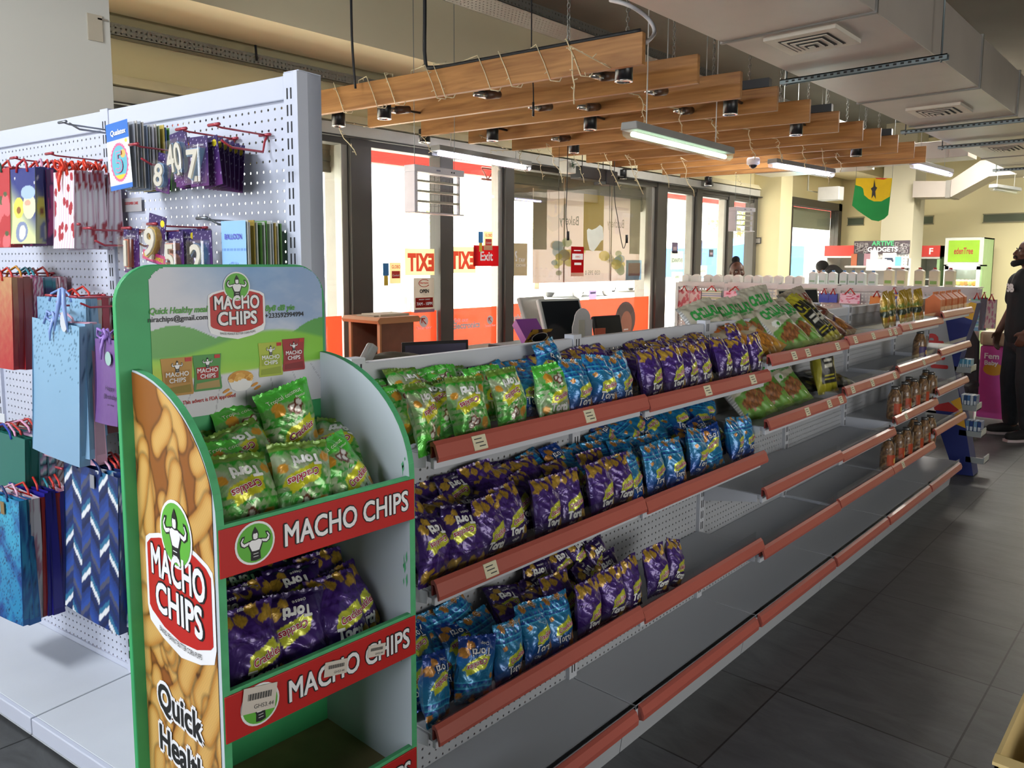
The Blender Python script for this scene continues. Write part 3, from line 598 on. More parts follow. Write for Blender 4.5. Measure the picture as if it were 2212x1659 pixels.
for i in range(6):
    a, b = BX[i]+.021, BX[i+1]-.021
    MB().box((a, 1.492, .14), (b, 1.494, TOPZ-.045), pm).build('back_panel', G)
    m = MB(); m.box((a, 1.482, TOPZ-.045), (b, 1.508, TOPZ), mSteelL); m.build('top_rail', G, bevel=.003)
    # base deck and kick plate
    a, b = BX[i]+.002, BX[i+1]-.002
    d = MB().box((a, YL+.012, .165), (b, 1.492, .18), mSteel).box((a, YL+.012, .12), (b, YL+.03, .18), mSteelL).build('base_deck', G, bevel=.002)
    rl = MB().prism([(YL+.012, .178), (YL-.001, .172), (YL-.010, .15), (YL-.008, .132), (YL+.012, .128)], 0, a+.012, b-.012, mRail).build('price_rail', d)
    MB().box((a+.02, YL+.006, .18), (b-.02, YL+.008, .207), mGuard).build('front_guard', d)
    k = MB().prism([(YL+.05, .12), (YK-.012, .08), (YK, .0), (YK+.015, 0), (YK+.015, .12)], 0, a, b, mSteel).build('kick_plate', G)
for i in range(6):
    a, b = BX[i]+.004, BX[i+1]-.004
    for j, z in enumerate(SH[i]):
        zs = z-.03
        m = MB(); m.box((a+.01, YL+.02, zs-.018), (b-.01, 1.49, zs), mSteel); m.box((a+.01, YL+.01, zs-.032), (b-.01, YL+.022, zs), mSteelL)
        s = m.build('shelf', G, bevel=.002)
        for xx in (a+.004, b-.008): 
            m = MB(); m.prism([(YL+.03, zs-.002), (YL+.03, zs-.03), (1.49, zs-.075), (1.49, zs-.002)], 0, xx, xx+.003, mSteelL); m.build('bracket', s)
        rr = random.Random(i*10+j); sag = rr.uniform(-.004, .004)
        m = MB(); pr = [(YL+.012, z+.0), (YL+.003, z+.004), (YL-.006, z-.004), (YL-.016, z-.03), (YL-.014, z-.040), (YL-.010, z-.041), (YL-.008, z-.03), (YL+.001, z-.008), (YL+.012, z-.008)]
        m.prism(pr, 0, a, b, mRail, smooth=False); m.prism([(YL+.012, z-.008), (YL+.006, z-.012), (YL+.008, z-.034), (YL+.012, z-.034)], 0, a+.001, b-.001, mRailD)
        m.build('price_rail', s)
        MB().box((a+.02, YL+.013, z-.004), (b-.02, YL+.015, z+.030), mGuard).build('front_guard', s)
        tg = {(0, 0): [.155, .655], (0, 1): [.20], (1, 0): [.42, .82], (2, 0): [.25, .42, .83], (2, 1): [.45, .75, .92], (3, 0): [.1, .42, .75, .86], (3, 1): [.1, .45, .9], (4, 0): [.18], (4, 1): [.55], (4, 2): [.2], (4, 3): [.2], (5, 0): []}.get((i, j), [])
        for t in tg:
            x = a + (b-a)*t; q = MB(); q.prism([(YL-.0065, z-.002), (YL-.018, z-.032), (YL-.0165, z-.034), (YL-.004, z-.002)], 0, x-.022, x+.022, mTag)
            for k, (u0, u1) in enumerate(((-.016, .008), (-.014, .012), (-.004, .016))):
                zz = z-.008-.008*k; yy = YL-.0085-.0031*k; q.box((x+u0, yy-.0012, zz-.003), (x+u1, yy, zz), mInk)
            q.build('price_tag', s)
# ---------------- chips display stand ----------------
GREEN = '#3aa565'; mGreen = mat(GREEN, .5, name='green_painted_board', scale=12, var=.1); mGreenE = mat('#4fae74', .7, name='green_board_edge', scale=40, var=.12)
mInner = mat('#b9c2c8', .4, name='white_board_inside', scale=3, var=.03); mRedP = mat('#b81f1c', .42, name='red_print'); mWhiteP = mat('#e9e9ea', .45, name='white_print')
mBlk = mat('#1c1c1e', .5, name='black_print'); mLime = mat('#5faf3c', .45, name='green_print'); mWoodB = mat('#94805a', .7, name='brown_shelf_board', scale=20, var=.15)
SX0, SX1, SY0, SY1 = .553, .952, 1.10, 1.40; TH = .012
S = thing('display_stand', 'green and red snack display stand with arched header and chip-printed side', 'display stand', (0, 0, 0))
def fbm(U, V, seed=0):
    r = np.random.RandomState(seed); out = 0*U
    for k in range(5):
        a = r.uniform(0, 6.28, 4); f = 2.3**k; out = out + np.sin(U*f*2.1+a[0]+1.3*np.sin(V*f*1.7+a[1]))*np.sin(V*f*1.9+a[2]+1.1*np.sin(U*f*1.5+a[3]))/1.8**k
    return out
def rgb(h): h = h.lstrip('#'); return np.array([int(h[i:i+2], 16)/255 for i in (0, 2, 4)])
def mix(A, B, t): t = np.clip(t, 0, 1)[..., None]; return A*(1-t)+B*t
def puffs(W_, H_, seed, n, size=.055):
    """printed picture of corn puffs: colour function over U,V of a W_ x H_ metre panel"""
    r = np.random.RandomState(seed); L = []
    for i in range(n): L.append((r.uniform(-.02, W_+.02), r.uniform(-.02, H_+.02), r.choice([r.uniform(-.6, .6), r.uniform(-.9, .9), r.uniform(-1.3, 1.3)])+math.pi/2, size*r.uniform(.9, 1.5), size*r.uniform(.38, .47)))
    def f(U, V):
        x = U*W_; y = V*H_; C_ = np.ones(U.shape+(3,))*rgb('#8a4f1c')
        for (cx, cy, a, l, w_) in L:
            dx = x-cx; dy = y-cy; u = dx*math.cos(a)+dy*math.sin(a); v = -dx*math.sin(a)+dy*math.cos(a)
            v = v + .12*w_*np.sin(u/l*4+cx*50)
            t = np.clip(np.abs(u)-(l-w_), 0, None); d = np.sqrt(t*t+v*v)/w_
            body = mix(rgb('#d6a95e')*np.ones_like(C_), rgb('#a5651f')*np.ones_like(C_), np.clip(d, 0, 1)**3)
            body = body*(.95+.05*np.sin(x*900+cx*300)*np.sin(y*800))[..., None]
            msk = np.clip((1.0-d)*8, 0, 1); sh = np.clip((1.25-d)*3, 0, 1)*(1-msk)*.35
            C_ = C_*(1-sh[..., None]); C_ = mix(C_, body, msk)
        return C_
    return f
def shield(m, P, c, sx, sy, lift, sub=True):
    """red name plate with green roundel and flexing strong man; P(u,v,h)->3D"""
    def sh(k, dy=0): 
        pts = [(-1, .35), (-.97, .55), (-.85, .62), (-.55, .70), (0, .78), (.55, .70), (.85, .62), (.97, .55), (1, .35), (1, -.45), (.93, -.66), (.55, -.80), (0, -.90), (-.55, -.80), (-.93, -.66), (-1, -.45)]
        return [(c[0]+u*sx*k, c[1]+(v*sy)*k+dy) for u, v in pts]
    m.poly(sh(1.06), lambda u, v: P(u, v, lift), mWhiteP)
    m.poly([(c[0]+u*sx, c[1]+v*sy) for u, v in [(-.98, -.45), (-.98, .5), (-.85, .60), (-.55, .68), (0, .76), (.55, .68), (.85, .60), (.98, .5), (.98, -.45), (.90, -.52), (.5, -.66), (0, -.72), (-.5, -.66), (-.9, -.52)]], lambda u, v: P(u, v, lift*2), mRedP)
    rc = (c[0], c[1]+.86*sy); rr = .45*sx
    circ = lambda k: [(rc[0]+rr*k*math.cos(t*math.pi/14), rc[1]+rr*k*math.sin(t*math.pi/14)) for t in range(28)]
    m.poly(circ(1.1), lambda u, v: P(u, v, lift*3), mWhiteP); m.poly(circ(1.0), lambda u, v: P(u, v, lift*4), mLime)
    strong(m, P, rc, rr, lift*5)
    for k, (tx, yy) in enumerate((('MACHO', .12), ('CHIPS', -.42))):
        h = .43*sy; o = (c[0], c[1]+yy*sy-.02*sy)
        m.text(tx, 0, 0, 0, h, mBlk, off=.06, maxw=1.76*sx if k == 0 else 1.54*sx, fn=lambda u, v: P(o[0]+u, o[1]+v, lift*3))
        m.text(tx, 0, 0, 0, h, mWhiteP, off=.03, maxw=1.68*sx if k == 0 else 1.46*sx, fn=lambda u, v: P(o[0]+u, o[1]+v, lift*5))
    if sub: m.text('BAKED PEANUT BUTTER CORN PUFFS', 0, 0, 0, .075*sy, mBlk, maxw=1.3*sx, fn=lambda u, v: P(c[0]+u, c[1]-.80*sy+v+.12*sy*(u/sx)**2, lift*4))
def strong(m, P, c, r_, lift):
    q = lambda pts, mt, l=0: (m.poly([(c[0]+u*r_, c[1]+v*r_) for u, v in pts], lambda a, b: P(a, b, lift*(1+l)), mt), m.poly([(c[0]-u*r_, c[1]+v*r_) for u, v in pts[::-1]], lambda a, b: P(a, b, lift*(1+l)), mt))
    q([(0, -.92), (.28, -.86), (.26, -.45), (.40, -.1), (.42, .12), (.22, .22), (0, .2)], mBlk)
    q([(0, -.4), (.2, -.38), (.34, -.05), (.36, .1), (.2, .18), (0, .15)], mWhiteP, .2)
    q([(.3, .2), (.36, -.05), (.62, -.12), (.82, 0), (.86, .25), (.72, .48), (.56, .50), (.60, .36), (.68, .22), (.6, .12)], mBlk, .1)
    q([(.34, .14), (.40, .0), (.62, -.06), (.76, .04), (.80, .24), (.68, .42), (.63, .40), (.73, .22), (.62, .08)], mWhiteP, .25)
    q([(0, .16), (.15, .2), (.19, .42), (.15, .6), (0, .86)], mBlk, .3); q([(0, .2), (.11, .24), (.13, .42), (.10, .52), (0, .5)], mWhiteP, .45)
    for z in (-.55, -.7): q([(0, z), (.14, z), (.14, z+.03), (0, z+.03)], mWhiteP, .45)
# left side panel (printed outside), arc top
def arc_side(y0, y1, zf, zb, n=14):
    """outline (y,z) from floor; front height zf rises in a quarter arc to zb at the back"""
    pts = [(y1, .03), (y0, .03), (y0, zf)]
    for k in range(1, n+1):
        t = k/n*math.pi/2; pts.append((y0+(y1-y0)*math.sin(t)**1.0*.985 if False else y0+(y1-y0)*(1-math.cos(t)), zf+(zb-zf)*math.sin(t)))
    return pts
out = arc_side(SY0, SY1, 1.146, 1.362)
m = MB(); m.prism(out, 0, SX0, SX0+TH, mInner)
m.prism(out, 0, SX0+.0, SX0+TH, mGreenE) if False else None
side = m.build('side_panel', S)
def edge_band(m, outl, x0, x1, mt, w_=.0006):
    for i in range(len(outl)-1):
        a = Vector((0, *outl[i])); b = Vector((0, *outl[i+1])); d = (b-a); n = Vector((0, -d.z, d.y)).normalized()*w_
        if (a+n - Vector((0, 1.26, .7))).length < (a-n - Vector((0, 1.26, .7))).length: n = -n
        m.quad([(x0, a.y+n.y, a.z+n.z), (x1, a.y+n.y, a.z+n.z), (x1, b.y+n.y, b.z+n.z), (x0, b.y+n.y, b.z+n.z)], mt)
m = MB(); edge_band(m, out, SX0-.0005, SX0+TH+.0005, mGreenE, .0008); m.build('edge_trim', side)
def zarc(y):
    c = np.clip(1-(y-SY0)/(SY1-SY0), 0, 1); return 1.146+(1.362-1.146)*np.sqrt(1-c*c)
pf = puffs(.32, 1.34, 9, 150, .062)
m = MB(); y0, y1 = SY0+.010, SY1-.004
def gfn(U, V): y = y1-(y1-y0)*U; z = .4+V*(1.362-.4); z = np.minimum(z, zarc(y)-.004); return 0*U+SX0-.0012, y, z
m.grid(gfn, 110, 330, mat('vc', .38, 0, .02, name='printed_vinyl'), lambda U, V: pf(U, V*.962/1.34+.3), smooth=False); pr_ = m.build('chip_print', side)
m = MB(); Pl = lambda u, v, h: Vector((SX0-.0014-h, 1.28-u, v))
shield(m, Pl, (.045, 1.0), .118, .118, .0005)
for tx, z, h, xo in (('Quick', .765, .045, .03), ('Healthy', .685, .045, .05), ('Meal', .605, .045, .05)):
    m.text(tx, 0, 0, 0, h, mWhiteP, off=.11, align='c', fn=lambda u, v: Pl(xo+u, z+v, .0012)); m.text(tx, 0, 0, 0, h, mBlk, off=.03, align='c', fn=lambda u, v: Pl(xo+u, z+v, .002))
m.build('printed_lettering', side)
# right side panel
m = MB(); m.prism(out, 0, SX1-TH, SX1, mInner); rs = m.build('side_panel', S); rs['label'] = 'plain white inner side panel with green edge'
m = MB(); edge_band(m, out, SX1-TH-.0005, SX1+.0005, mGreenE, .0008)
rr = random.Random(4)
for (cy, cz, n, s_) in ((1.40, 1.28, 7, .02), (1.395, 1.22, 10, .014), (1.12, .95, 6, .012), (1.12, 1.15, 5, .01), (1.13, .78, 4, .01)):
    for k in range(n):
        y = cy-abs(rr.gauss(0, s_*.4)); z = cz+rr.gauss(0, s_*1.4); w1 = rr.uniform(.001, .004); h1 = rr.uniform(.008, .03); x = SX1-TH-.0006
        m.quad([(x, y, z), (x, y-w1, z+h1*.4), (x, y-w1*.6, z+h1), (x, y+w1*.7, z+h1*.6)], mGreenE)
m.build('edge_trim', rs)
# back panel with arched header
HB = 1.386; zt = 1.545; xm0, xm1 = SX0-.005, SX1+.003
xm0 -= .018
hp = [(xm0, .03), (xm1, .03), (xm1, zt-.07)]; hp += [(xm1-.07+.07*math.cos(t), zt-.07+.07*math.sin(t)) for t in [k*math.pi/16 for k in range(1, 9)]]; hp += [(xm0+.07+.07*math.cos(t), zt-.07+.07*math.sin(t)) for t in [math.pi/2+k*math.pi/16 for k in range(0, 9)]]
m = MB(); m.prism(hp, 1, HB, HB+.014, mGreen); bk = m.build('back_panel', S, bevel=.002)
m = MB(); yb = HB-.0012
spots = random.Random(8)
for k in range(26):
    x = spots.uniform(xm0+.02, xm1-.02); z = spots.uniform(1.16, 1.255); q = spots.uniform(.002, .012); m.poly([(x+q*math.cos(t*.7), z+q*math.sin(t*.7)) for t in range(9)], lambda u, v: Vector((u, yb+.0007, v)), mat('#268650', .5, name='green_stain'))
m.build('paint_stain', bk)
# poster
px0, px1, pz0, pz1 = SX0+.035, SX1-.004, 1.262, 1.540
def poster(U, V):
    W_ = U.shape; one = np.ones(W_+(3,)); sky = mix(rgb('#8fa6c8')*one, rgb('#ccd0da')*one, .55+.5*fbm(U*1.6, V*2.4, 3)); sky = mix(sky, rgb('#c9c9d2')*one, (.5-U)*1.6+.2)
    sky = mix(sky, rgb('#5f8fc4')*one, np.clip((V-.72)*3, 0, 1)*np.clip(1-abs(U-.55)*2.2, 0, 1)); c = sky
    hill = .50+.05*np.sin(U*9)+.02*np.sin(U*31); tr = (V < .52+.10*np.abs(np.sin(U*7+.8))*(1-np.clip(.25-abs(U-.62), 0, 1)*4)); c = mix(c, rgb('#4f9a3c')*one, np.where(tr & (abs(U-.62) > .13), .9, 0))
    h2 = .43+.07*np.sin((U-.35)*5.0); c = mix(c, rgb('#7fbf3a')*one, np.clip((h2+.06-V)*40, 0, 1)); c = mix(c, rgb('#a5cf3c')*one, np.clip((.42-.12*U-V)*12, 0, 1)*.6)
    c = mix(c, rgb('#c4d42f')*one, np.clip((.42-V)*6, 0, 1)*np.clip((.16-U)*8, 0, 1))
    fl = .26+.05*U; c = mix(c, rgb('#cfd0d6')*one, np.clip((fl-V)*60, 0, 1)); g = (np.abs(((U-.5)/(1.1-V)*6) % 1) < .03) & (V < fl-.02); c = mix(c, rgb('#9a9aa4')*one, np.where(g, .8, 0))
    return c
def msk(U, V):
    x = px0+(px1-px0)*U; z = pz0+(pz1-pz0)*V; r_ = .055; dx = np.maximum(x-(px1-r_), 0)+np.maximum(px0+.035-x, 0)*1.3; dz = np.maximum(z-(pz1-r_), 0); return dx*dx+dz*dz < r_*r_
m = MB(); m.grid(lambda U, V: (px0+(px1-px0)*U, yb+0*U, pz0+(pz1-pz0)*V), 150, 120, mat('vc', .35, 0, .02, name='printed_vinyl'), poster, False, msk)
pst = m.build('poster', bk)
Pp = lambda u, v, h: Vector((u, yb-.0008-h, v)); m = MB(); cxp = .754
shield(m, Pp, (cxp, 1.455), .056, .056, .0004)
mGt = mat('#4f9a3a', .45, name='green_print')
m.text('Quick Healthy meal', 0, 0, 0, .011, mGt, off=.03, maxw=.108, align='l', shear=.2, fn=lambda u, v: Pp(.586+u, 1.457+v, .0004)); m.text('nirachips@gmail.com', 0, 0, 0, .0092, mBlk, off=.015, maxw=.110, align='l', fn=lambda u, v: Pp(.584+u, 1.443+v, .0004))
m.text('8y8 d8 yie', 0, 0, 0, .011, mGt, off=.03, maxw=.09, align='l', shear=.2, fn=lambda u, v: Pp(.814+u, 1.453+v, .0004)); m.text('+233592994994', 0, 0, 0, .0092, mBlk, off=.015, maxw=.09, align='l', fn=lambda u, v: Pp(.814+u, 1.439+v, .0004))
m.text('This advert is FDA approved', 0, 0, 0, .007, mRedP, off=.015, maxw=.105, align='l', fn=lambda u, v: Pp(.640+u, 1.288+v+u*.02, .0004))
def minibag(c, w_, h_, col, tcol, low):
    mc = mat(col, .4, name='printed_bag'); m.poly([(c[0]-w_*.95, c[1]), (c[0]-w_, c[1]+h_*.06), (c[0]-w_*.9, c[1]+h_*.5), (c[0]-w_, c[1]+h_), (c[0]+w_, c[1]+h_), (c[0]+w_*.9, c[1]+h_*.5), (c[0]+w_, c[1]+h_*.06), (c[0]+w_*.95, c[1])], lambda u, v: Pp(u, v, .0004), mc)
    m.poly([(c[0]-w_*.85, c[1]+.06*h_), (c[0]+w_*.85, c[1]+.06*h_), (c[0]+w_*.8, c[1]+.27*h_), (c[0]-w_*.8, c[1]+.22*h_)], lambda u, v: Pp(u, v, .0008), mat(low, .5, name='printed_bag'))
    m.poly([(c[0]-w_*.75, c[1]+h_*.32), (c[0]+w_*.75, c[1]+h_*.32), (c[0]+w_*.78, c[1]+h_*.66), (c[0]-w_*.78, c[1]+h_*.66)], lambda u, v: Pp(u, v, .0008), mat(tcol, .5, name='printed_bag'))
    for k, tx in enumerate(('MACHO', 'CHIPS')): m.text(tx, 0, 0, 0, h_*.115, mWhiteP, off=.02, maxw=w_*1.45, fn=lambda u, v: Pp(c[0]+u, c[1]+h_*(.51-.16*k)+v, .0012))
    strong(m, lambda a, b, h: Pp(a, b, .0008+h), (c[0], c[1]+h_*.78), w_*.42, .0006); m.poly([(c[0]+w_*.5, c[1]+h_*.88), (c[0]+w_*.9, c[1]+h_*.88), (c[0]+w_*.9, c[1]+h_*.98), (c[0]+w_*.5, c[1]+h_*.98)], lambda u, v: Pp(u, v, .0012), mRedP)
minibag((.632, 1.306), .030, .070, '#b5852f', '#a87727', '#8f7a20'); minibag((.690, 1.309), .028, .068, '#3f8a3c', '#a3231f', '#a98f56'); minibag((.823, 1.322), .027, .068, '#a9b83a', '#98a831', '#8fa030'); minibag((.876, 1.328), .026, .066, '#9c2226', '#8c1c20', '#7f1a1e')
bc = (.757, 1.312); m.poly([(bc[0]+.027*math.cos(t), bc[1]+.012+(.016 if math.sin(t) > 0 else .001)*math.sin(t)) for t in [k*math.pi/10 for k in range(20)]], lambda u, v: Pp(u, v, .0004), mat('#d29a45', .6, name='printed_puffs'))
m.poly([(bc[0]-.027, bc[1]+.012), (bc[0]-.02, bc[1]-.006), (bc[0]-.01, bc[1]-.012), (bc[0]+.01, bc[1]-.012), (bc[0]+.02, bc[1]-.006), (bc[0]+.027, bc[1]+.012)], lambda u, v: Pp(u, v, .0006), mWhiteP)
for k in range(22):
    a = spots.uniform(-.022, .022); b = spots.uniform(.012, .024); m.poly([(bc[0]+a+.005*math.cos(t), bc[1]+b*(1-abs(a)*12)+.004*math.sin(t)) for t in range(6)], lambda u, v: Pp(u, v, .0007+.00002*k), mat(('#e0ac55', '#c98c37', '#efc070')[k % 3], .6, name='printed_puffs'))
for (a, b) in ((.726, 1.303), (.731, 1.296), (.786, 1.309), (.792, 1.302)): m.poly([(a+.008*math.cos(t*.9), b+.004*math.sin(t*.9)+.003*math.cos(t)) for t in range(7)], lambda u, v: Pp(u, v, .0005), mat('#d8933a', .6, name='printed_puffs'))
m.build('printed_lettering', pst)
# front rails with lettering, shelves behind them
RZ = [(1.146, 1.062), (.875, .791), (.603, .52)]
for k, (z1, z0) in enumerate(RZ):
    m = MB(); m.box((SX0+TH, SY0-.0, z0), (SX1-TH, SY0+.010, z1), mGreenE); m.box((SX0+TH*.2, SY0-.003, z0), (SX1-.002, SY0, z1-.006), mRedP); fr = m.build('front_rail', S, bevel=.0008)
    m = MB(); Pf = lambda u, v, h: Vector((u, SY0-.0035-h, v)); zc = (z0+z1)/2; rc = (SX0+.062, zc+.001)
    circ = lambda q: [(rc[0]+q*math.cos(t*math.pi/14), rc[1]+q*math.sin(t*math.pi/14)) for t in range(28)]
    m.poly(circ(.035), lambda u, v: Pf(u, v, .0004), mWhiteP); m.poly(circ(.0315), lambda u, v: Pf(u, v, .0008), mLime); strong(m, Pf, rc, .0315, .0012)
    tc_ = ((SX0+SX1)/2+.048, zc-.019)
    for mt, of, h in ((mBlk, .055, .0004), (mWhiteP, .02, .0012)): m.text('MACHO CHIPS', 0, 0, 0, .036, mt, off=of, maxw=.272-.006*(of < .03), fn=lambda u, v: Pf(tc_[0]+u, tc_[1]+v, h))
    m.build('printed_lettering', fr)
    if k == 1:
        for q, (x, z, w1, h1) in enumerate(((SX0+.060, .845, .06, .042), (.762, .838, .048, .026), (.852, .836, .04, .022))):
            m = MB(); mp_ = lambda u, v, h: Vector((x+u+v*.15, SY0-.006-h, z+v-u*.2)); pap = mat('#cfc6ba', .6, name='paper_label')
            m.poly([(-w1/2, -h1/2), (w1/2, -h1/2), (w1/2, h1/2), (-w1/2, h1/2)], lambda u, v: mp_(u, v, 0), pap)
            for jj in range(18):
                a = -w1*.35+w1*.7*jj/18; m.poly([(a, 0), (a+w1*.018*(1+jj % 2), 0), (a+w1*.018*(1+jj % 2), h1*.25), (a, h1*.25)], lambda u, v: mp_(u, v, .0004), mInk)
            m.text('GHS3.44', 0, 0, 0, h1*.16, mInk, fn=lambda u, v: mp_(u+w1*.15, v-h1*.35, .0004)); m.build('price_sticker', fr)
    sb = MB().box((SX0+TH, SY0+.010, z0+.01), (SX1-TH, HB, z0+.02), mWoodB).build('shelf_board', S)
MB().box((SX0+TH, SY0+.010, .25), (SX1-TH, HB, .262), mWoodB).build('shelf_board', S)
MB().box((SX0+TH, SY0+.004, .0), (SX1-TH, HB, .08), mGreen).build('base', S)
# ---------------- peg gondola on the left ----------------
TLr = math.radians(8.7); DLv = Vector((math.sin(TLr), -math.cos(TLr), 0)); NLv = Vector((-math.cos(TLr), -math.sin(TLr), 0)); P0L = Vector((1.001, 2.674, 0)); ZU = Vector((0, 0, 1))
ML = frame_at(P0L, DLv, NLv*-1, ZU)   # local x along the wall, local -y toward the shopper
L = thing('peg_gondola', 'tall white perforated gondola wall hung with red hooks of gift bags', 'shelf unit'); L.matrix_world = ML
mPW = mat('#c2c7d6', .42, 0, .03, 2, name='white_enamel'); LX = [-1.65, -.80, .04, .905]
pmL = perforated('#c2c7d6', 0, 2, .0265, .0036)
for x in LX:
    m = MB(); m.box((x-.022, -.006, 0), (x+.022, .022, 2.03), mPW); sd = mat('#26262a', .8, name='slot_dark'); z = .2
    while z < 2.0:
        for q in (-.010, .004): m.box((x+q, -.0072, z), (x+q+.005, -.005, z+.028), sd)
        z += .042
    if x == LX[-1]: m.box((x+.022, -.012, 0), (x+.036, .07, 2.03), mPW).box((x-.022, .022, 0), (x+.036, .07, 2.03), mPW).box((x-.02, -.006, 2.03), (x+.036, .07, 2.033), mPW)
    m.build('upright', L, bevel=.002)
for i in range(3):
    a, b = LX[i]+.022, LX[i+1]-.022
    MB().box((a, .006, .16), (b, .008, 1.99), pmL).build('back_panel', L)
    MB().box((a, -.004, 1.965), (b, .02, 2.025), mPW).build('top_rail', L, bevel=.003); MB().box((a, .0, .15), (b, .012, .17), mPW).build('bottom_rail', L)
    a, b = LX[i]+.003, LX[i+1]-.003
    MB().box((a, -.318, .135), (b, .0, .152), mat('#c6cbd2', .45, 0, .05, 4, name='worn_enamel')).box((a, -.332, .10), (b, -.316, .152), mPW).build('base_deck', L, bevel=.003)
    MB().prism([(-.335, .10), (-.325, .098), (-.29, .06), (-.26, .0), (-.24, 0), (-.24, .10)], 0, a, b, mat('#aeb2b4', .45, 0, .06, 5, name='kick_enamel')).build('kick_plate', L)
# ---------------- snack bags ----------------
def tri(x): return np.abs((x % 1)-.5)*2
def inpoly(U, V, pts):
    r = np.zeros(U.shape, bool); n = len(pts)
    for i in range(n):
        x0, y0 = pts[i]; x1, y1 = pts[(i+1) % n]
        if y0 == y1: continue
        c = ((V >= min(y0, y1)) & (V < max(y0, y1))); r ^= c & (U < x0+(V-y0)*(x1-x0)/(y1-y0))
    return r
def chip(U, V, cx, cy, s, a=0.0):
    return inpoly(U, V, [(cx+s*math.cos(a+t), cy+s*.72*math.sin(a+t)) for t in (0.3, 1.2, 2.3, 3.6, 4.7, 5.5)])
LOGO = [(.26, .33), (.30, .46), (.40, .50), (.55, .52), (.80, .60), (.84, .52), (.92, .50), (.86, .40), (.74, .36), (.50, .31), (.38, .28)]
def pack_blue(U, V):
    o = np.ones(U.shape+(3,)); c = mix(rgb('#123f94')*o, rgb('#1c78a8')*o, (V-.1)*2.4); c = mix(c, rgb('#2492c6')*o, np.clip((V-.55)*2, 0, 1)*.6)
    for (b, h, n, up) in ((.70, .06, 9, 0), (.785, .06, 9, 1), (.87, .045, 12, 0)):
        t = tri(U*n) if up else 1-tri(U*n); c = mix(c, rgb('#15489f')*o, np.where((V > b) & (V < b+h*t), 1, 0))
    c = mix(c, rgb('#43b5dc')*o, np.where((np.abs(V-.775) < .006) | (np.abs(V-.69) < .004), 1, 0))
    for (x, y, s, a) in ((.22, .92, .10, .3), (.60, .955, .09, 1.1), (.93, .88, .08, 2), (.90, .24, .12, .5), (.76, .13, .10, 1.4), (.16, .62, .06, .6)): c = mix(c, rgb('#cf8f3a')*o*(.9+.1*fbm(U*30, V*30, 2))[..., None], np.where(chip(U, V, x, y, s, a), 1, 0))
    return mix(c, rgb('#c9d23a')*o, np.where(inpoly(U, V, LOGO), 1, 0))
def pack_purple(U, V):
    o = np.ones(U.shape+(3,)); c = mix(rgb('#28134f')*o, rgb('#4b2a82')*o, (V-.05)*1.6); c = mix(c, rgb('#37206a')*o, np.clip((V-.6)*2, 0, 1)*.7)
    c = mix(c, rgb('#34185f')*o, np.where((V > .62) & (V < .62+.05*(1-tri(U*9))), .8, 0)); c = mix(c, rgb('#34185f')*o, np.where((V > .7) & (V < .7+.05*(tri(U*9))), .8, 0))
    for (x, y, s, a) in ((.16, .90, .13, .2), (.38, .86, .11, 1.0), (.62, .93, .12, 2.1), (.86, .87, .12, .4), (.74, .82, .07, 1), (.86, .22, .11, .5), (.72, .12, .09, 1.4), (.08, .80, .07, 1.4)): c = mix(c, rgb('#c9a13c')*o*(.9+.1*fbm(U*30, V*30, 2))[..., None], np.where(chip(U, V, x, y, s, a), 1, 0))
    return mix(c, rgb('#c5cb3a')*o, np.where(inpoly(U, V, LOGO), 1, 0))
def pack_green(U, V):
    o = np.ones(U.shape+(3,)); c = mix(rgb('#4ea63c')*o, rgb('#a9b896')*o, .62+.6*fbm(U*2.2, V*2.5, 7)); c = mix(c, rgb('#c9cfb6')*o, np.clip(fbm(U*5, V*4, 9)*1.2-.3, 0, .8))
    for (b, h, n, up) in ((.56, .055, 8, 0), (.64, .055, 8, 1), (.47, .05, 8, 0), (.10, .05, 8, 1)):
        t = tri(U*n) if up else 1-tri(U*n); c = mix(c, rgb('#2f9f2b')*o, np.where((V > b) & (V < b+h*t), 1, 0))
    c = mix(c, rgb('#4fc23c')*o, np.where(V > .78+.05*np.sin(U*5), .9, 0)); c = mix(c, rgb('#6b8f25')*o, np.where(V < .09, .7, 0))
    for (x, y, s, a) in ((.26, .76, .13, .4), (.14, .22, .10, 1.2), (.90, .30, .08, 2)): c = mix(c, rgb('#d79a2f')*o, np.where(chip(U, V, x, y, s, a), 1, 0))
    for (x, y) in ((.50, .73), (.64, .76), (.57, .69)):
        d = np.hypot((U-x)/.085, (V-y)/.058); c = mix(c, rgb('#6d3a26')*o, np.where(d < 1, 1, 0)); c = mix(c, rgb('#e6e2da')*o, np.where(np.hypot((U-x-.012)/.055, (V-y-.008)/.034) < 1, 1, 0))
    return mix(c, rgb('#d6d62f')*o, np.where(inpoly(U, V, LOGO), 1, 0))
mLogoR = mat('#a81d33', .4, name='crackles_red'); mLogoW = mat('#eef0ee', .4, name='white_lettering'); mDkB = mat('#16306e', .4, name='blue_lettering'); mCreamT = mat('#e4e6d6', .4, name='pale_lettering')
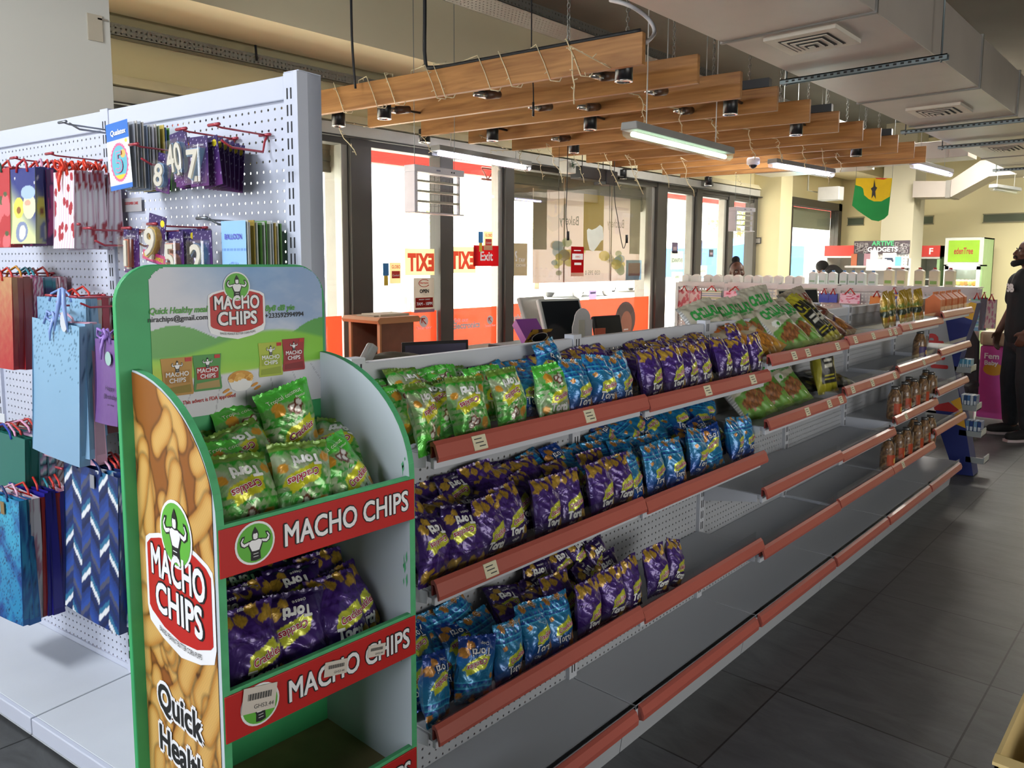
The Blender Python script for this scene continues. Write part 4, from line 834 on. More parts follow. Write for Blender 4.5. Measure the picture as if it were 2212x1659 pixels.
def bag_mesh(colf, seed, W_=.118, Hh=.158, T0=.026, nu=44, nv=58, txt=None, m_=None):
    r = random.Random(seed); ph = [r.uniform(0, 6.28) for _ in range(8)]; am = r.uniform(.8, 1.2); bend = r.uniform(-.008, .012)
    def surf(U, V, side=-1):
        u = U*2-1; s = np.sin(np.clip((V-.05)/.90, 0, 1)*math.pi); puff = np.power(np.clip(s, 0, 1), .55); e = np.power(np.clip(1-np.abs(u)**3.0, 0, 1), .6)
        wr = .0022*np.sin(U*23+ph[0]+3*np.sin(V*5+ph[1]))*np.exp(-((V-.05)*7)**2)*6 + .0022*np.sin(U*21+ph[2]+2*np.sin(V*6))*np.exp(-((V-.95)*7)**2)*6
        wr = wr*.5 + .0018*np.sin(V*17+U*5+ph[3])*am + .0016*np.sin(V*9-U*13+ph[4]) + .0012*np.sin(V*31+U*19+ph[5])
        y = side*(T0*am*puff*e) + wr*(.35+.65*puff)*side*e + bend*np.sin(V*3.1) + .0035*np.sin(U*6+ph[6])*(1-puff)
        x = u*W_/2*(1-.075*puff) + .003*np.sin(V*7+ph[7]); z = V*Hh*(1-.02*puff)+.0016*np.where(np.abs(V-.5) > .499, np.sin(U*80), 0)+.004*np.sin(U*3.1+ph[1])*V
        return x, y, z
    m = MB(); fm = m_ or foil()
    m.grid(lambda U, V: surf(U, V, -1), nu, nv, fm, colf); m.grid(lambda U, V: surf(1-U, V, 1), nu//2, nv//2, fm, lambda U, V: colf(1-U, V)*np.array([.95, .95, .95]))
    def P(u, v, h): x, y, z = surf(np.float64(u), np.float64(v), -1); return Vector((float(x), float(y)-h, float(z)))
    if txt: txt(m, P)
    return m
def snack_text(kind):
    def f(m, P):
        k = 1/.118; kz = 1/.158; rot = lambda u, v, a: (u*math.cos(a)-v*math.sin(a), u*math.sin(a)+v*math.cos(a))
        def T(t, cu, cv, h, mt, of, a, mw, lift, sh=0):
            def fn(x, y):
                x, y = rot(x, y, a); return P(cu+x*k, cv+y*kz, lift)
            m.text(t, 0, 0, 0, h, mt, off=of, maxw=mw, fn=fn, shear=sh, res=2)
        T('Crackles', .60, .385, .0125, mLogoW, .07, .22, .064, .0012, .15); T('Crackles', .60, .385, .0125, mLogoR, .02, .22, .062, .0018, .15)
        T('Torti', .50, .185, .019, mDkB if kind == 'blue' else mLogoW, .05, -.02, .064, .0012); T('Torti', .50, .185, .019, mLogoW, .015, -.02, .062, .0018)
        if kind == 'green': T('Tropical coconut', .46, .86, .0075, mCreamT, .01, .08, .085, .0014); T('flavour', .74, .82, .005, mCreamT, 0, .08, .03, .0014)
        elif kind == 'blue': T('Tortilla Chips', .5, .925, .008, mLogoW, .01, 0, .07, .0014); T('Chips', .40, .10, .007, mLogoW, .01, 0, .03, .0014)
        else: T('Tortilla', .42, .955, .006, mLogoW, .01, 0, .05, .0014); T('cheese', .46, .10, .007, mLogoW, .01, .1, .035, .0014)
    return f
COLF = {'green': pack_green, 'blue': pack_blue, 'purple': pack_purple}
BAGM = {k: [bag_mesh(COLF[k], s*7+len(k), txt=snack_text(k)).build('snack_bag', mesh_only=True) for s in range(3)] for k in COLF}
def put_bag(kind, loc, lean=15, yaw=0, roll=0, flip=False, seed=0, label='', group='', meshes=None, name='snack_bag', cat='snack bag', hh=.158, sc=1.0):
    me = (meshes or BAGM[kind])[seed % 3 if not meshes else seed % len(meshes)]
    o = bpy.data.objects.new(name, me); COL.objects.link(o)
    M_ = Matrix.Translation(Vector(loc)) @ Matrix.Rotation(math.radians(yaw), 4, 'Z') @ Matrix.Rotation(math.radians(-lean), 4, 'X') @ Matrix.Rotation(math.radians(roll), 4, 'Y')
    if flip: M_ = M_ @ Matrix.Translation((0, 0, hh)) @ Matrix.Rotation(math.pi, 4, 'Y')
    o.matrix_world = M_ @ Matrix.Diagonal((sc, sc, sc, 1)); return tag(o, label, cat, group)
CN = {'green': 'green coconut', 'blue': 'blue', 'purple': 'purple'}
def fill(zs, segs, fronts, shelf, grp, seed, rows=4, y0=1.262, dy=.05, zl=.016, ymax=1.385, ln=(28, 52)):
    """front row at measured places, then further rows behind, each individual bag labelled by row and order"""
    r = random.Random(seed); cnt = {}
    def nm(kind, row):
        k = (kind, row); cnt[k] = cnt.get(k, 0)+1
        rw = 'front row' if row == 0 else ('back row' if row == rows-1 else ('second row' if row == 1 else 'third row'))
        return '%s snack bag, %s, %s, %s from the stand' % (CN[kind], shelf, rw, ordn(cnt[k]-1))
    for (x, kind, yaw, roll, flip, dz) in fronts: put_bag(kind, (x, y0+r.uniform(-.004, .01), zs+.004+dz), r.uniform(8, 20), yaw, roll, flip, r.randrange(3), nm(kind, 0), grp)
    for row in range(1, rows):
        for (a, b, kind, rmax) in segs:
            if row > rmax: continue
            x = a+.05+r.uniform(0, .03)
            while x < b-.03:
                put_bag(kind, (x, min(y0+dy*row+r.uniform(-.01, .01), ymax), zs+.004+zl*row*.9+r.uniform(0, .014)), r.uniform(*ln), r.uniform(-14, 14), r.uniform(-9, 9), r.random() < .25, r.randrange(3), nm(kind, row), grp)
                x += r.uniform(.076, .096)
X = lambda px, py, y=1.27: ony(px, py, y).x
# top shelf (bays one and two)
zT = 1.125
fr = [(X(925, 900), 'green', 25, 6, True, 0), (X(1020, 900), 'green', -4, 3, True, 0), (X(1112, 890), 'green', 3, -2, True, 0.004), (X(1202, 870), 'green', -6, 2, False, 0),
      (X(1250, 850), 'blue', 4, 2, False, 0), (X(1298, 840), 'blue', -6, 5, False, .004), (X(1350, 830), 'blue', 8, -3, False, 0), (X(1410, 815), 'purple', 4, 2, False, 0), (X(1452, 805), 'purple', -5, -3, False, 0), (X(1490, 800), 'purple', 6, 3, False, 0), (X(1522, 795), 'purple', -3, -2, False, 0), (X(1562, 790), 'purple', 10, 8, False, .01), (X(1597, 780), 'purple', -8, 0, False, 0), (X(1637, 770), 'purple', 5, 2, False, 0)]
fill(zT, [(1.10, 1.50, 'green', 3), (1.50, 1.70, 'blue', 3), (1.70, 2.80, 'purple', 3)], fr, 'top shelf', 'snack bags on the top shelf', 21, zl=.009, ln=(36, 54), ymax=1.375)
for k, (px, py, dz, kind, roll) in enumerate(((1180, 760, .04, 'blue', 35), (1215, 765, .05, 'blue', -8), (1600, 735, .03, 'purple', 4))):
    put_bag(kind, (X(px, py, 1.40), 1.40, zT+dz), 20, 5, roll, k == 0, k, 'extra %s snack bag piled %s on the top shelf' % (kind, ['slanting behind the green bags', 'highest of the blue ones', 'above the last purple ones'][k]), 'snack bags on the top shelf')
# second shelf
z2 = .815
fr = [(X(935, 1180), 'purple', 15, 12, True, -.0), (X(1000, 1160), 'purple', -8, 8, True, 0), (X(1058, 1145), 'purple', 8, 6, False, 0), (X(1110, 1120), 'purple', 6, 4, False, .012), (X(1185, 1110), 'purple', 6, 8, False, 0), (X(1235, 1100), 'purple', -5, 2, False, 0),
      (X(1297, 1080), 'purple', 4, 2, False, .004), (X(1345, 1065), 'purple', -4, 4, False, 0), (X(1378, 1055), 'blue', 6, -4, False, 0), (X(1420, 1040), 'blue', 5, 5, False, 0), (X(1462, 1025), 'blue', -6, 3, False, 0), (X(1508, 1010), 'blue', 6, 10, False, .004), (X(1548, 995), 'blue', -10, -8, True, 0), (X(1585, 985), 'blue', 12, 4, False, .006), (X(1617, 970), 'blue', 4, 2, False, 0)]
fill(z2, [(1.05, 1.68, 'purple', 3), (1.68, 2.02, 'purple', 1), (1.66, 2.76, 'blue', 3)], fr, 'middle shelf', 'snack bags on the middle shelf', 33, zl=.014)
for k in range(9):
    put_bag('blue', (2.16+.066*k, 1.41-.03*(k % 2), z2+.085+.012*(k % 3)), 45, 12-5*k, -14+4*k, k % 3 == 0, k, 'teal snack bag heaped high behind on the middle shelf, %s along' % ordn(k), 'snack bags on the middle shelf')
# third shelf
z3 = .472
fr = [(X(945, 1500), 'blue', 22, 18, True, 0), (X(1022, 1450), 'blue', -10, 12, True, 0), (X(1100, 1430), 'blue', 6, 6, False, 0), (X(1163, 1390), 'blue', 6, 6, False, .004), (X(1212, 1370), 'blue', -4, 4, False, 0), (X(1270, 1340), 'purple', 5, 5, False, 0), (X(1322, 1320), 'purple', -5, 2, False, 0), (X(1370, 1290), 'purple', 8, 6, False, 0), (X(1415, 1265), 'purple', -3, 3, False, .006), (X(1450, 1245), 'purple', 10, 25, False, 0)]
fill(z3, [(1.08, 1.48, 'blue', 3), (1.48, 2.08, 'purple', 2)], fr, 'lower shelf', 'snack bags on the lower shelf', 47, zl=.010)
for k, (x, y, dz) in enumerate(((1.72, 1.40, .04), (1.84, 1.41, .05), (1.93, 1.40, .07), (2.00, 1.36, .05))):
    put_bag('purple', (x, y, z3+dz), 22, -6+5*k, 6-4*k, True, k, 'dark purple snack bag at the back of the lower shelf heap, %s along' % ordn(k), 'snack bags on the lower shelf')
# display stand, top bin and middle bin
def bin_fill(spec, where, grp, seed):
    for k, (x, y, z, kind, lean, yaw, roll, flip, lb) in enumerate(spec): put_bag(kind, (x, y, z), lean, yaw, roll, flip, seed+k, '%s snack bag %s' % (CN[kind], lb), grp)
zb = 1.084
bin_fill([(.64, 1.14, zb, 'green', 28, 4, 6, True, 'at the front left of the stand\'s top bin'), (.745, 1.135, zb, 'green', 24, -4, 4, True, 'at the front middle of the stand\'s top bin, upside down'), (.862, 1.14, zb, 'green', 30, 6, -10, False, 'at the front right of the stand\'s top bin'),
          (.645, 1.19, zb+.02, 'green', 34, 10, 12, False, 'wedged behind the front left one, top bin'), (.72, 1.22, zb+.045, 'green', 40, -14, -20, True, 'slanting in the middle of the stand\'s top bin'), (.66, 1.24, zb+.03, 'green', 50, 12, 10, True, 'lying deeper left in the stand\'s top bin'),
          (.74, 1.30, zb+.055, 'green', 34, 2, 4, False, 'left of the upright one in the stand\'s top bin'), (.838, 1.31, zb+.07, 'green', 8, -6, -10, False, 'standing upright and highest in the stand\'s top bin'), (.868, 1.24, zb+.035, 'green', 48, -20, 20, True, 'tilted before the upright one in the stand\'s top bin'),
          (.90, 1.30, zb+.02, 'green', 38, 20, 14, False, 'deep right, top bin'), (.64, 1.30, zb+.02, 'green', 30, 10, 5, True, 'deep left in the stand\'s top bin'), (.66, 1.33, zb+.01, 'green', 28, -10, 5, True, 'against the back of the stand\'s top bin')], '', 'snack bags in the display stand', 2)
zb = .813
sp2 = []
for k, (x, y, dz, lean, yaw, roll, fl) in enumerate(((.635, 1.14, 0, 26, 6, 8, False), (.725, 1.14, -.005, 26, -6, 6, True), (.83, 1.15, 0, 34, 4, 8, False), (.88, 1.17, .0, 36, 10, 4, False), (.635, 1.20, .01, 30, 0, 8, True), (.69, 1.20, .015, 34, 8, 6, False), (.78, 1.20, .02, 36, -6, 2, True), (.87, 1.22, .02, 38, 4, 6, False), (.635, 1.27, .02, 40, 8, 8, False), (.71, 1.27, .025, 40, -4, 4, True), (.81, 1.28, .03, 38, 6, 0, False), (.90, 1.28, .02, 40, 0, 6, False), (.66, 1.32, .03, 28, 2, 8, False), (.78, 1.32, .03, 26, -3, 10, True), (.88, 1.32, .02, 30, 0, 4, False))):
    rw = ['front', 'second', 'third', 'back'][0 if k < 4 else 1 if k < 8 else 2 if k < 12 else 3]; n_ = k-[0, 4, 8, 12][0 if k < 4 else 1 if k < 8 else 2 if k < 12 else 3]
    sp2.append((x, y, zb+dz, 'purple', lean, yaw, roll, fl, 'in the stand\'s middle bin, %s row, %s from the left' % (rw, ordn(n_))))
bin_fill(sp2, '', 'snack bags in the display stand', 5)
# ---------------- large chip bags ----------------
def pack_big(kind):
    A, B_, C_, Dk = {'green': ('#b3ae9a', '#5a8a38', '#7f9a34', '#9c6236'), 'orange': ('#b9ad92', '#c08430', '#c99a36', '#c98532'), 'yb': ('#c4bd2a', '#20211c', '#d0c93a', '#8b8a35'), 'brown': ('#a29784', '#4a2f55', '#a56a3a', '#b5783a'), 'black': ('#2a2b22', '#6a6a20', '#1d1e1a', '#8d8a3a')}[kind]
    def f(U, V):
        o = np.ones(U.shape+(3,)); c = rgb(A)*o; cut = .48+.14*(U-.5); c = mix(c, rgb(B_)*o, np.where(V < cut, 1, 0)); c = mix(c, rgb(C_)*o, np.where(V < .30+.06*np.sin(U*6), 1, 0)*(.6))
        if kind == 'yb':
            c = rgb('#a39c26')*o; c = mix(c, rgb('#1b1b1a')*o, np.where((V < .62) & (V > .16) & (np.abs(U-.5) < .34), 1, 0)); c = mix(c, rgb('#dad8c8')*o, np.where((V < .55) & (V > .42) & (np.abs(U-.5) < .20) & (np.sin(V*260) > -.2), .9, 0)); c = mix(c, rgb('#b9b02c')*o, np.where((V < .32) & (V > .22) & (np.abs(U-.5) < .25) & (np.sin(V*200) > 0), 1, 0))
            return c
        if kind == 'black':
            for k in range(16): x = .1+.8*((k*.37) % 1); y = .1+.8*((k*.61) % 1); c = mix(c, rgb(('#8c8a3a', '#b5b4a0', '#6d5a2a')[k % 3])*o, np.where(np.hypot((U-x)/.09, (V-y)/.06) < 1, 1, 0))
            return c
        for (x, y, s, a) in ((.25, .26, .13, .3), (.45, .33, .15, 1.2), (.62, .24, .14, 2), (.78, .33, .12, .6), (.40, .18, .12, .2), (.6, .40, .10, 1)): c = mix(c, rgb(Dk)*o*(.85+.2*fbm(U*20, V*20, 5))[..., None], np.where(chip(U, V, x, y, s, a), 1, 0))
        if kind == 'green': 
            for (x, y) in ((.2, .12), (.5, .09), (.75, .14)): c = mix(c, rgb('#6fa048')*o, np.where(np.hypot((U-x)/.16, (V-y)/.07) < 1+.2*np.sin(U*60), 1, 0))
            c = mix(c, rgb('#d7d9cf')*o, np.where(np.hypot((U-.3)/.13, (V-.52)/.07) < 1, 1, 0)); c = mix(c, rgb('#3f8f35')*o, np.where(np.hypot((U-.34)/.05, (V-.51)/.04) < 1, 1, 0))
        c = mix(c, rgb('#cfd0cc')*o*(.8+.2*np.sin(V*140))[..., None], np.where(U < .07, 1, 0))
        return c
    return f
def big_text(kind):
    tc = {'green': '#2f8f3f', 'orange': '#c96a24', 'yb': '#1b1b1a', 'brown': '#7a3324', 'black': '#8c8a3a'}[kind]; t = {'yb': 'CHILI'}.get(kind, 'CHILLAZ')
    def f(m, P):
        k = 1/.2; kz = 1/.27
        if kind == 'black': return
        m.text(t, 0, 0, 0, .046, mat(tc, .5, name='chip_lettering'), off=.05, maxw=.155, fn=lambda x, y: P(.53+x*k, .66+y*kz, .0022), res=2)
        m.text('CORN CHIPS', 0, 0, 0, .010, mat(tc, .5, name='chip_lettering'), off=.02, maxw=.07, fn=lambda x, y: P(.62+x*k, .60+y*kz, .0022), res=2)
    return f
mBigF = mat('vc', .45, .08, .05, 14, .25, .1, .5, 'printed_film_bag')
BIG = {k: [bag_mesh(pack_big(k), 3+len(k), .2 if k != 'yb' else .13, .27 if k != 'yb' else .30, .034, 40, 52, big_text(k), mBigF).build('chip_bag', mesh_only=True)] for k in ('green', 'orange', 'yb', 'brown', 'black')}
NMB = {'green': 'large cream and green corn chip bag', 'orange': 'cream and orange corn chip bag', 'yb': 'yellow and black corn chip bag', 'brown': 'large brown-purple corn chip bag', 'black': 'dark speckled chip bag'}
zB = 1.178; z2b = .93
for k, (kind, x, y, z, lean, yaw, roll, lb) in enumerate((
    ('green', 2.93, 1.44, zB+.0, 38, -28, -16, 'leaning rearmost on top'), ('green', 3.06, 1.42, zB+.0, 38, -28, -16, 'second in the rear row on top'), ('green', 3.20, 1.43, zB+.0, 36, -28, -14, 'third in the rear row on top'), ('green', 3.37, 1.44, zB+.02, 26, -20, -8, 'poking up highest at the back on top'),
    ('orange', 2.97, 1.33, zB+.0, 58, -20, -24, 'lying left in front of the green ones on top'), ('orange', 3.14, 1.32, zB, 58, -20, -28, 'lying beside the other orange one'), ('green', 3.36, 1.32, zB, 42, -26, -20, 'in front, whole label showing, on top'), ('green', 3.50, 1.32, zB, 42, -26, -22, 'in front, next to the yellow ones'),
    ('yb', 3.70, 1.30, zB, 40, -26, -26, 'first of two on the top shelf'), ('yb', 3.79, 1.31, zB, 40, -26, -28, 'second of two on the top shelf'), ('brown', 3.92, 1.34, zB, 50, -22, -30, 'before the last on top'), ('brown', 4.08, 1.34, zB, 52, -20, -32, 'last on top'), ('brown', 3.86, 1.42, zB+.02, 34, -24, -16, 'behind the yellow ones'),
    ('green', 2.98, 1.31, z2b, 40, -24, -16, 'leaning out first on the shelf below the top'), ('green', 3.18, 1.32, z2b, 38, -24, -16, 'second on the shelf below the top'), ('green', 3.38, 1.32, z2b, 38, -24, -14, 'third on the shelf below the top'), ('green', 3.05, 1.42, z2b+.02, 20, 0, -10, 'standing behind on the shelf below the top'),
    ('yb', 3.68, 1.30, .945, 14, -24, -4, 'standing on the shelf below the top'), ('black', 3.86, 1.36, .96, 74, 4, -62, 'lying flat right of the tall yellow and black one'), ('black', 4.02, 1.36, .975, 78, 10, -70, 'lying on the far side of the dark heap'))):
    put_bag(kind, (x, y, z), lean, yaw, roll, False, 0, NMB[kind]+' '+lb, 'large chip bags', BIG[kind], 'chip_bag', 'chip bag')
# ---------------- nut bottles ----------------
def bottle(seed, lab):
    r = thing('nut_bottle', 'x', 'bottle')
    def nuts(U, V): o = np.ones(U.shape+(3,)); return mix(rgb('#6a4a30')*o, rgb('#b58a58')*o, .5+.9*fbm(U*16, V*12, seed))
    pr = [(.0, .0), (.034, .0), (.037, .006), (.037, .10), (.034, .125), (.022, .155), (.018, .165)]
    zs = np.array([p[1] for p in pr]); rs = np.array([p[0] for p in pr])
    m = MB(); m.grid(lambda U, V: (np.interp(V*.165, zs, rs)*np.cos(U*6.2832), np.interp(V*.165, zs, rs)*np.sin(U*6.2832), V*.165), 20, 20, mat('vc', .3, 0, .25, 60, .3, .6, .5, 'roasted_nuts'), nuts); m.build('jar', r)
    MB().lathe([(0, .165), (.020, .165), (.020, .18), (0, .18)], mat('#8a8a88', .3, .8, name='tin_lid'), 16, ).build('lid', r)
    m = MB(); lc = mat('#b04422' if lab else '#3b2560', .45, name='label_print'); n = 14
    for a0, a1, mt in ((-2.9, -.4, lc), (-.4, .2, mat('#c9b68a', .5, name='label_cream'))):
        m.grid(lambda U, V: (.0378*np.cos(a0+(a1-a0)*U), .0378*np.sin(a0+(a1-a0)*U), .03+.06*V), 10, 1, mt)
    m.grid(lambda U, V: (.0384*np.cos(-1.9+.9*U), .0384*np.sin(-1.9+.9*U), .045+.025*V), 6, 1, mat('#d8b05a', .5, name='label_gold'))
    m.build('paper_label', r); MB().box((-.004, -.039, .09), (.006, -.033, .155), mat('#8a7a6a', .5, name='seal_strip')).build('seal_strip', r)
    return r
b0 = None
def put_bottle(px, py, y, z, lb, lab=True, rz=0, proto={}):
    if lab not in proto: proto[lab] = bottle(4+lab, lab); b = proto[lab]
    else: b = copy_tree(proto[lab])
    P = ony(px, py, y); b.location = (P.x, y, z); b.rotation_euler = (0, 0, rz); b['label'] = lb; b['group'] = 'nut bottles'
put_bottle(1985, 770, 1.27, .975, 'nut bottle with a dark purple label alone on its shelf', False)
zq = .70
for k, (px, y) in enumerate(((1932, 1.26), (1953, 1.27), (1972, 1.265), (1991, 1.26), (2008, 1.27), (1961, 1.31), (1996, 1.32))): put_bottle(px, 870, y, zq, 'orange-label nut bottle, upper bottle shelf, %s' % (('front row, %s from its near end' % ordn(k)) if k < 5 else 'rear row, %s' % ordn(k-5)), True, .2*k)
for k, (px, y) in enumerate(((1917, 1.26), (1938, 1.27), (1955, 1.265), (1978, 1.26), (1993, 1.27), (2005, 1.265), (1970, 1.32))): put_bottle(px, 980, y, .427, 'orange-label nut bottle, lower bottle shelf, %s' % (('front row, %s from its near end' % ordn(k)) if k < 6 else 'rear row'), True, .2*k)
# ---------------- yellow pouches and orange cartons ----------------
def pouch_col(U, V):
    o = np.ones(U.shape+(3,)); c = rgb('#b08f22')*o; c = mix(c, rgb('#26382a')*o, np.where((V > .32) & (V < .5), 1, 0)); c = mix(c, rgb('#5f7a2a')*o, np.where((V > .5) & (V < .6+.05*np.sin(U*9)), .8, 0))
    c = mix(c, rgb('#c98242')*o, np.where(chip(U, V, .5, .2, .2, .4), 1, 0)); return mix(c, rgb('#c9a75a')*o, np.where(np.hypot((U-.5)/.2, (V-.72)/.08) < 1, 1, 0))
pm_ = [bag_mesh(pouch_col, 5+s, .11, .20, .018, 20, 28).build('snack_pouch', mesh_only=True) for s in range(2)]
for k in range(5): put_bag('', (4.50+.155*k, 1.30+.01*(k % 2), 1.202), 6, 4-3*k, 0, False, k, 'yellow snack pouch on the top shelf beside the cartons, %s of five' % ordn(k), 'yellow snack pouches', pm_, 'snack_pouch', 'snack pouch')
c0_ = None
for k in range(9):
    x = 5.34+.078*k
    if c0_ is None:
        c0_ = thing('snack_carton', 'x', 'carton'); mo = mat('#d5703a', .5, name='orange_card'); m = MB(); m.prism([(0, 0), (.085, 0), (.085, .10), (.0425, .135), (0, .10)], 0, 0, .055, mo); m.build('carton_body', c0_, bevel=.001)
        m = MB(); m.box((-.001, .04, .132), (.056, .045, .148), mo); m.build('gable_fin', c0_); MB().box((.02, -.001, .01), (.05, 0, .03), mat('#d8d2c4', .5, name='white_label')).build('paper_label', c0_); c = c0_
    else: c = copy_tree(c0_)
    c.location = (x, 1.245+.004*(k % 2), 1.229); c['label'] = 'orange gabled snack carton at the top shelf end, %s of the row' % ordn(k); c['group'] = 'orange cartons'
# ---------------- goods on the peg wall ----------------
mHook = mat('#a02c3a', .35, .1, .03, 5, coat=.3, name='red_hook_wire'); mHookG = mat('#8d929a', .35, .8, name='grey_hook_wire')
NLo = NLv
def LW(px, py, off):
    Q = onp(px, py, P0L + NLv*off, NLv); return (Q-P0L).dot(DLv), Q.z
def LP(s, off, z): return P0L + DLv*s + NLv*off + ZU*z
def hook(s, z, ln, label, mt=mHook, drop=.045):
    r = thing('peg_hook', label, 'hook', group='red wire hooks' if mt is mHook else 'grey wire hooks'); r.matrix_world = frame_at(LP(s, 0, z), DLv, -NLv, ZU)
    m = MB(); m.tube([(0, .004, 0), (0, -ln+.02, -.0), (0, -ln, .004)], .0028, mt, 6); m.tube([(0, .004, 0), (0, -.006, -drop*.4), (0, -.012, -drop), (0, -ln+.05, -drop), (0, -ln+.02, -drop+.014)], .0032, mt, 6); m.build('prong', r)
    MB().tube([(-.022, -ln, .004), (.022, -ln, .004)], .0042, mt, 6).build('label_bar', r); MB().tube([(-.022, -.004, 0), (.022, -.004, 0)], .004, mt, 6).build('wall_bracket', r)
    return r
HK = [(575, 292, 'empty red hook nearest the outer upright, upper row'), (505, 300, 'red hook holding the number seven candle packs'), (402, 330, 'red hook holding the number forty candle packs'), (218, 347, 'red hook above the cherry gift bags'), (140, 355, 'red hook above the kraft gift bags'), (66, 366, 'red hook above the night sky gift bag'),
      (440, 492, 'red hook holding the number two candle pack'), (385, 500, 'red hook holding the number five candle pack'), (300, 500, 'red hook holding the number nine candle pack'), (275, 492, 'red hook reaching over the cherry gift bags')]
for px, py, lb in HK:
    s, z = LW(px, py, 0); hook(s, z, .16, lb)
for px, py, lb, dr in ((222, 637, 'red hook above the pale blue gift bags', .03), (275, 640, 'red hook above the purple birthday bag', .03), (112, 590, 'red hook above the red glitter gift bags', .03), (62, 905, 'red hook above the dark teal gift bags', .03), (240, 990, 'red hook above the navy chevron bags', .03)):
    s, z = LW(px, py, 0); hook(s, z, .17, lb, drop=dr)
for px, py, lb in ((240, 282, 'grey wire hook holding the round balloon cards'), (540, 480, 'grey wire hook holding the pale blue balloon cards'), (145, 1040, 'long grey wire rod above the ocean blue gift bags')):
    s, z = LW(px, py, 0); hook(s, z, .15 if px > 200 else .30, lb, mHookG, .01)
# gift bag prints
def base(c): return lambda U, V: np.ones(U.shape+(3,))*rgb(c)
def dots(bg_, fg, n, s, seed, asp=1.0, leaf=None):
    r = np.random.RandomState(seed); pts = r.uniform(0, 1, (n, 2))
    def f(U, V):
        c = np.ones(U.shape+(3,))*rgb(bg_)
        for k, (x, y) in enumerate(pts):
            d = np.hypot((U-x)/s, (V-y)/(s*asp)); c = mix(c, rgb(fg), np.where(d < 1, 1, 0)*np.ones(U.shape))
            if leaf: c = mix(c, rgb(leaf), np.where(np.hypot((U-x)/(s*.5), (V-y-s*asp)/(s*asp*.35)) < 1, 1, 0)*np.ones(U.shape))
        return c
    return f
def speckle(U, V):
    c = mix(rgb('#7fa3c0')*np.ones(U.shape+(3,)), rgb('#86b0cc')*np.ones(U.shape+(3,)), V); h = (np.sin(U*977+V*613)*43758.5) % 1; return mix(c, rgb('#27536e')*np.ones(U.shape+(3,)), np.where(h > 1.02-.10*np.clip(V-.35, 0, 1)*2, .85, 0))
def chevron(U, V):
    n = 6; cols = [rgb(q) for q in ('#16295c', '#1d3f8c', '#1a2f6b', '#2a6d93', '#121f4c', '#24489a', '#1a2a55', '#dfe2e6', '#1a3578', '#4a4e66', '#15306e')]
    x = U*n; col = np.floor(x); up = (col % 2)*2-1; t = V*26+up*((x-col)-.5)*2.6; k = np.floor(t+col*.5); seg = ((k*7+col*3) % 11).astype(int); c = np.zeros(U.shape+(3,))
    for i, q in enumerate(cols): c = np.where((seg == i)[..., None], q, c)
    return c
def stripes(cols, n, diag=0.0):
    def f(U, V):
        k = np.floor((V+U*diag)*n).astype(int) % len(cols); c = np.zeros(U.shape+(3,))
        for i, q in enumerate(cols): c = np.where((k == i)[..., None], rgb(q), c)
        return c
    return f
def vstr(cols, n): g = stripes(cols, n); return lambda U, V: g(V, U)
def cherry(U, V): return mix(vstr(['#e6e2ea', '#e6e2ea', '#e6e2ea', '#c9a3b8'], 34)(U, V), rgb('#a02032')*np.ones(U.shape+(3,)), (dots('#000000', '#ffffff', 26, .07, 5, .8)(U, V)[..., 0]))
def night(U, V):
    o = np.ones(U.shape+(3,)); c = mix(rgb('#c9cf9a')*o, rgb('#2b3479')*o, (V-.25-.5*(.6-U))*3); c = mix(c, rgb('#d8cf55')*o, np.where(np.hypot((U-.3)/.22, (V-.48)/.14) < 1, 1, 0)); c = mix(c, rgb('#8c5a2c')*o, np.where(np.hypot((U-.3)/.09, (V-.45)/.05) < 1, 1, 0))
    c = mix(c, rgb('#dfe0b0')*o, np.where(np.hypot((U-.72)/.24, (V-.5)/.17) < 1, 1, 0)); c = mix(c, rgb('#9fb6cf')*o, np.where(np.hypot((U-.68)/.28, (V-.68)/.09) < 1, 1, 0)); c = mix(c, rgb('#d9a08a')*o, np.where(np.hypot((U-.66)/.12, (V-.54)/.04) < 1, 1, 0))
    c = mix(c, rgb('#7a86a8')*o, np.where(np.hypot((U-.45)/.24, (V-.16)/.14) < 1, 1, 0)); c = mix(c, rgb('#e6e4d2')*o, np.where(np.hypot((U-.48)/.13, (V-.15)/.10) < 1, 1, 0)); return mix(c, rgb('#ffffff')*o, np.where((dots('#000000', '#ffffff', 14, .02, 9)(U, V)[..., 0] > .5) & (V > .75), .8, 0))
def ocean(U, V):
    o = np.ones(U.shape+(3,)); t = fbm(U*2+.5*V, V*3, 4); c = mix(rgb('#123f86')*o, rgb('#2a86b4')*o, .5+t); c = mix(c, rgb('#3fa9c9')*o, np.clip(V*1.6-.9+t*.4, 0, 1)); return mix(c, rgb('#14244f')*o, np.where(np.abs((t*2.3) % 1-.5) < .05, .8, 0))
def grad(a, b): return lambda U, V: mix(rgb(a)*np.ones(U.shape+(3,)), rgb(b)*np.ones(U.shape+(3,)), V+.12*fbm(U*14, V*14, 3))
def tilep(U, V):
    o = np.ones(U.shape+(3,)); k = (np.floor(V*16)+np.floor(U*5)*2).astype(int) % 3; c = np.where((k == 0)[..., None], rgb('#b98fb0'), np.where((k == 1)[..., None], rgb('#5fa0a0'), rgb('#c9c9cf'))); return mix(c, rgb('#1a2440')*o, np.where(((V*16) % 1 < .15) | ((U*5) % 1 < .12), 1, 0))
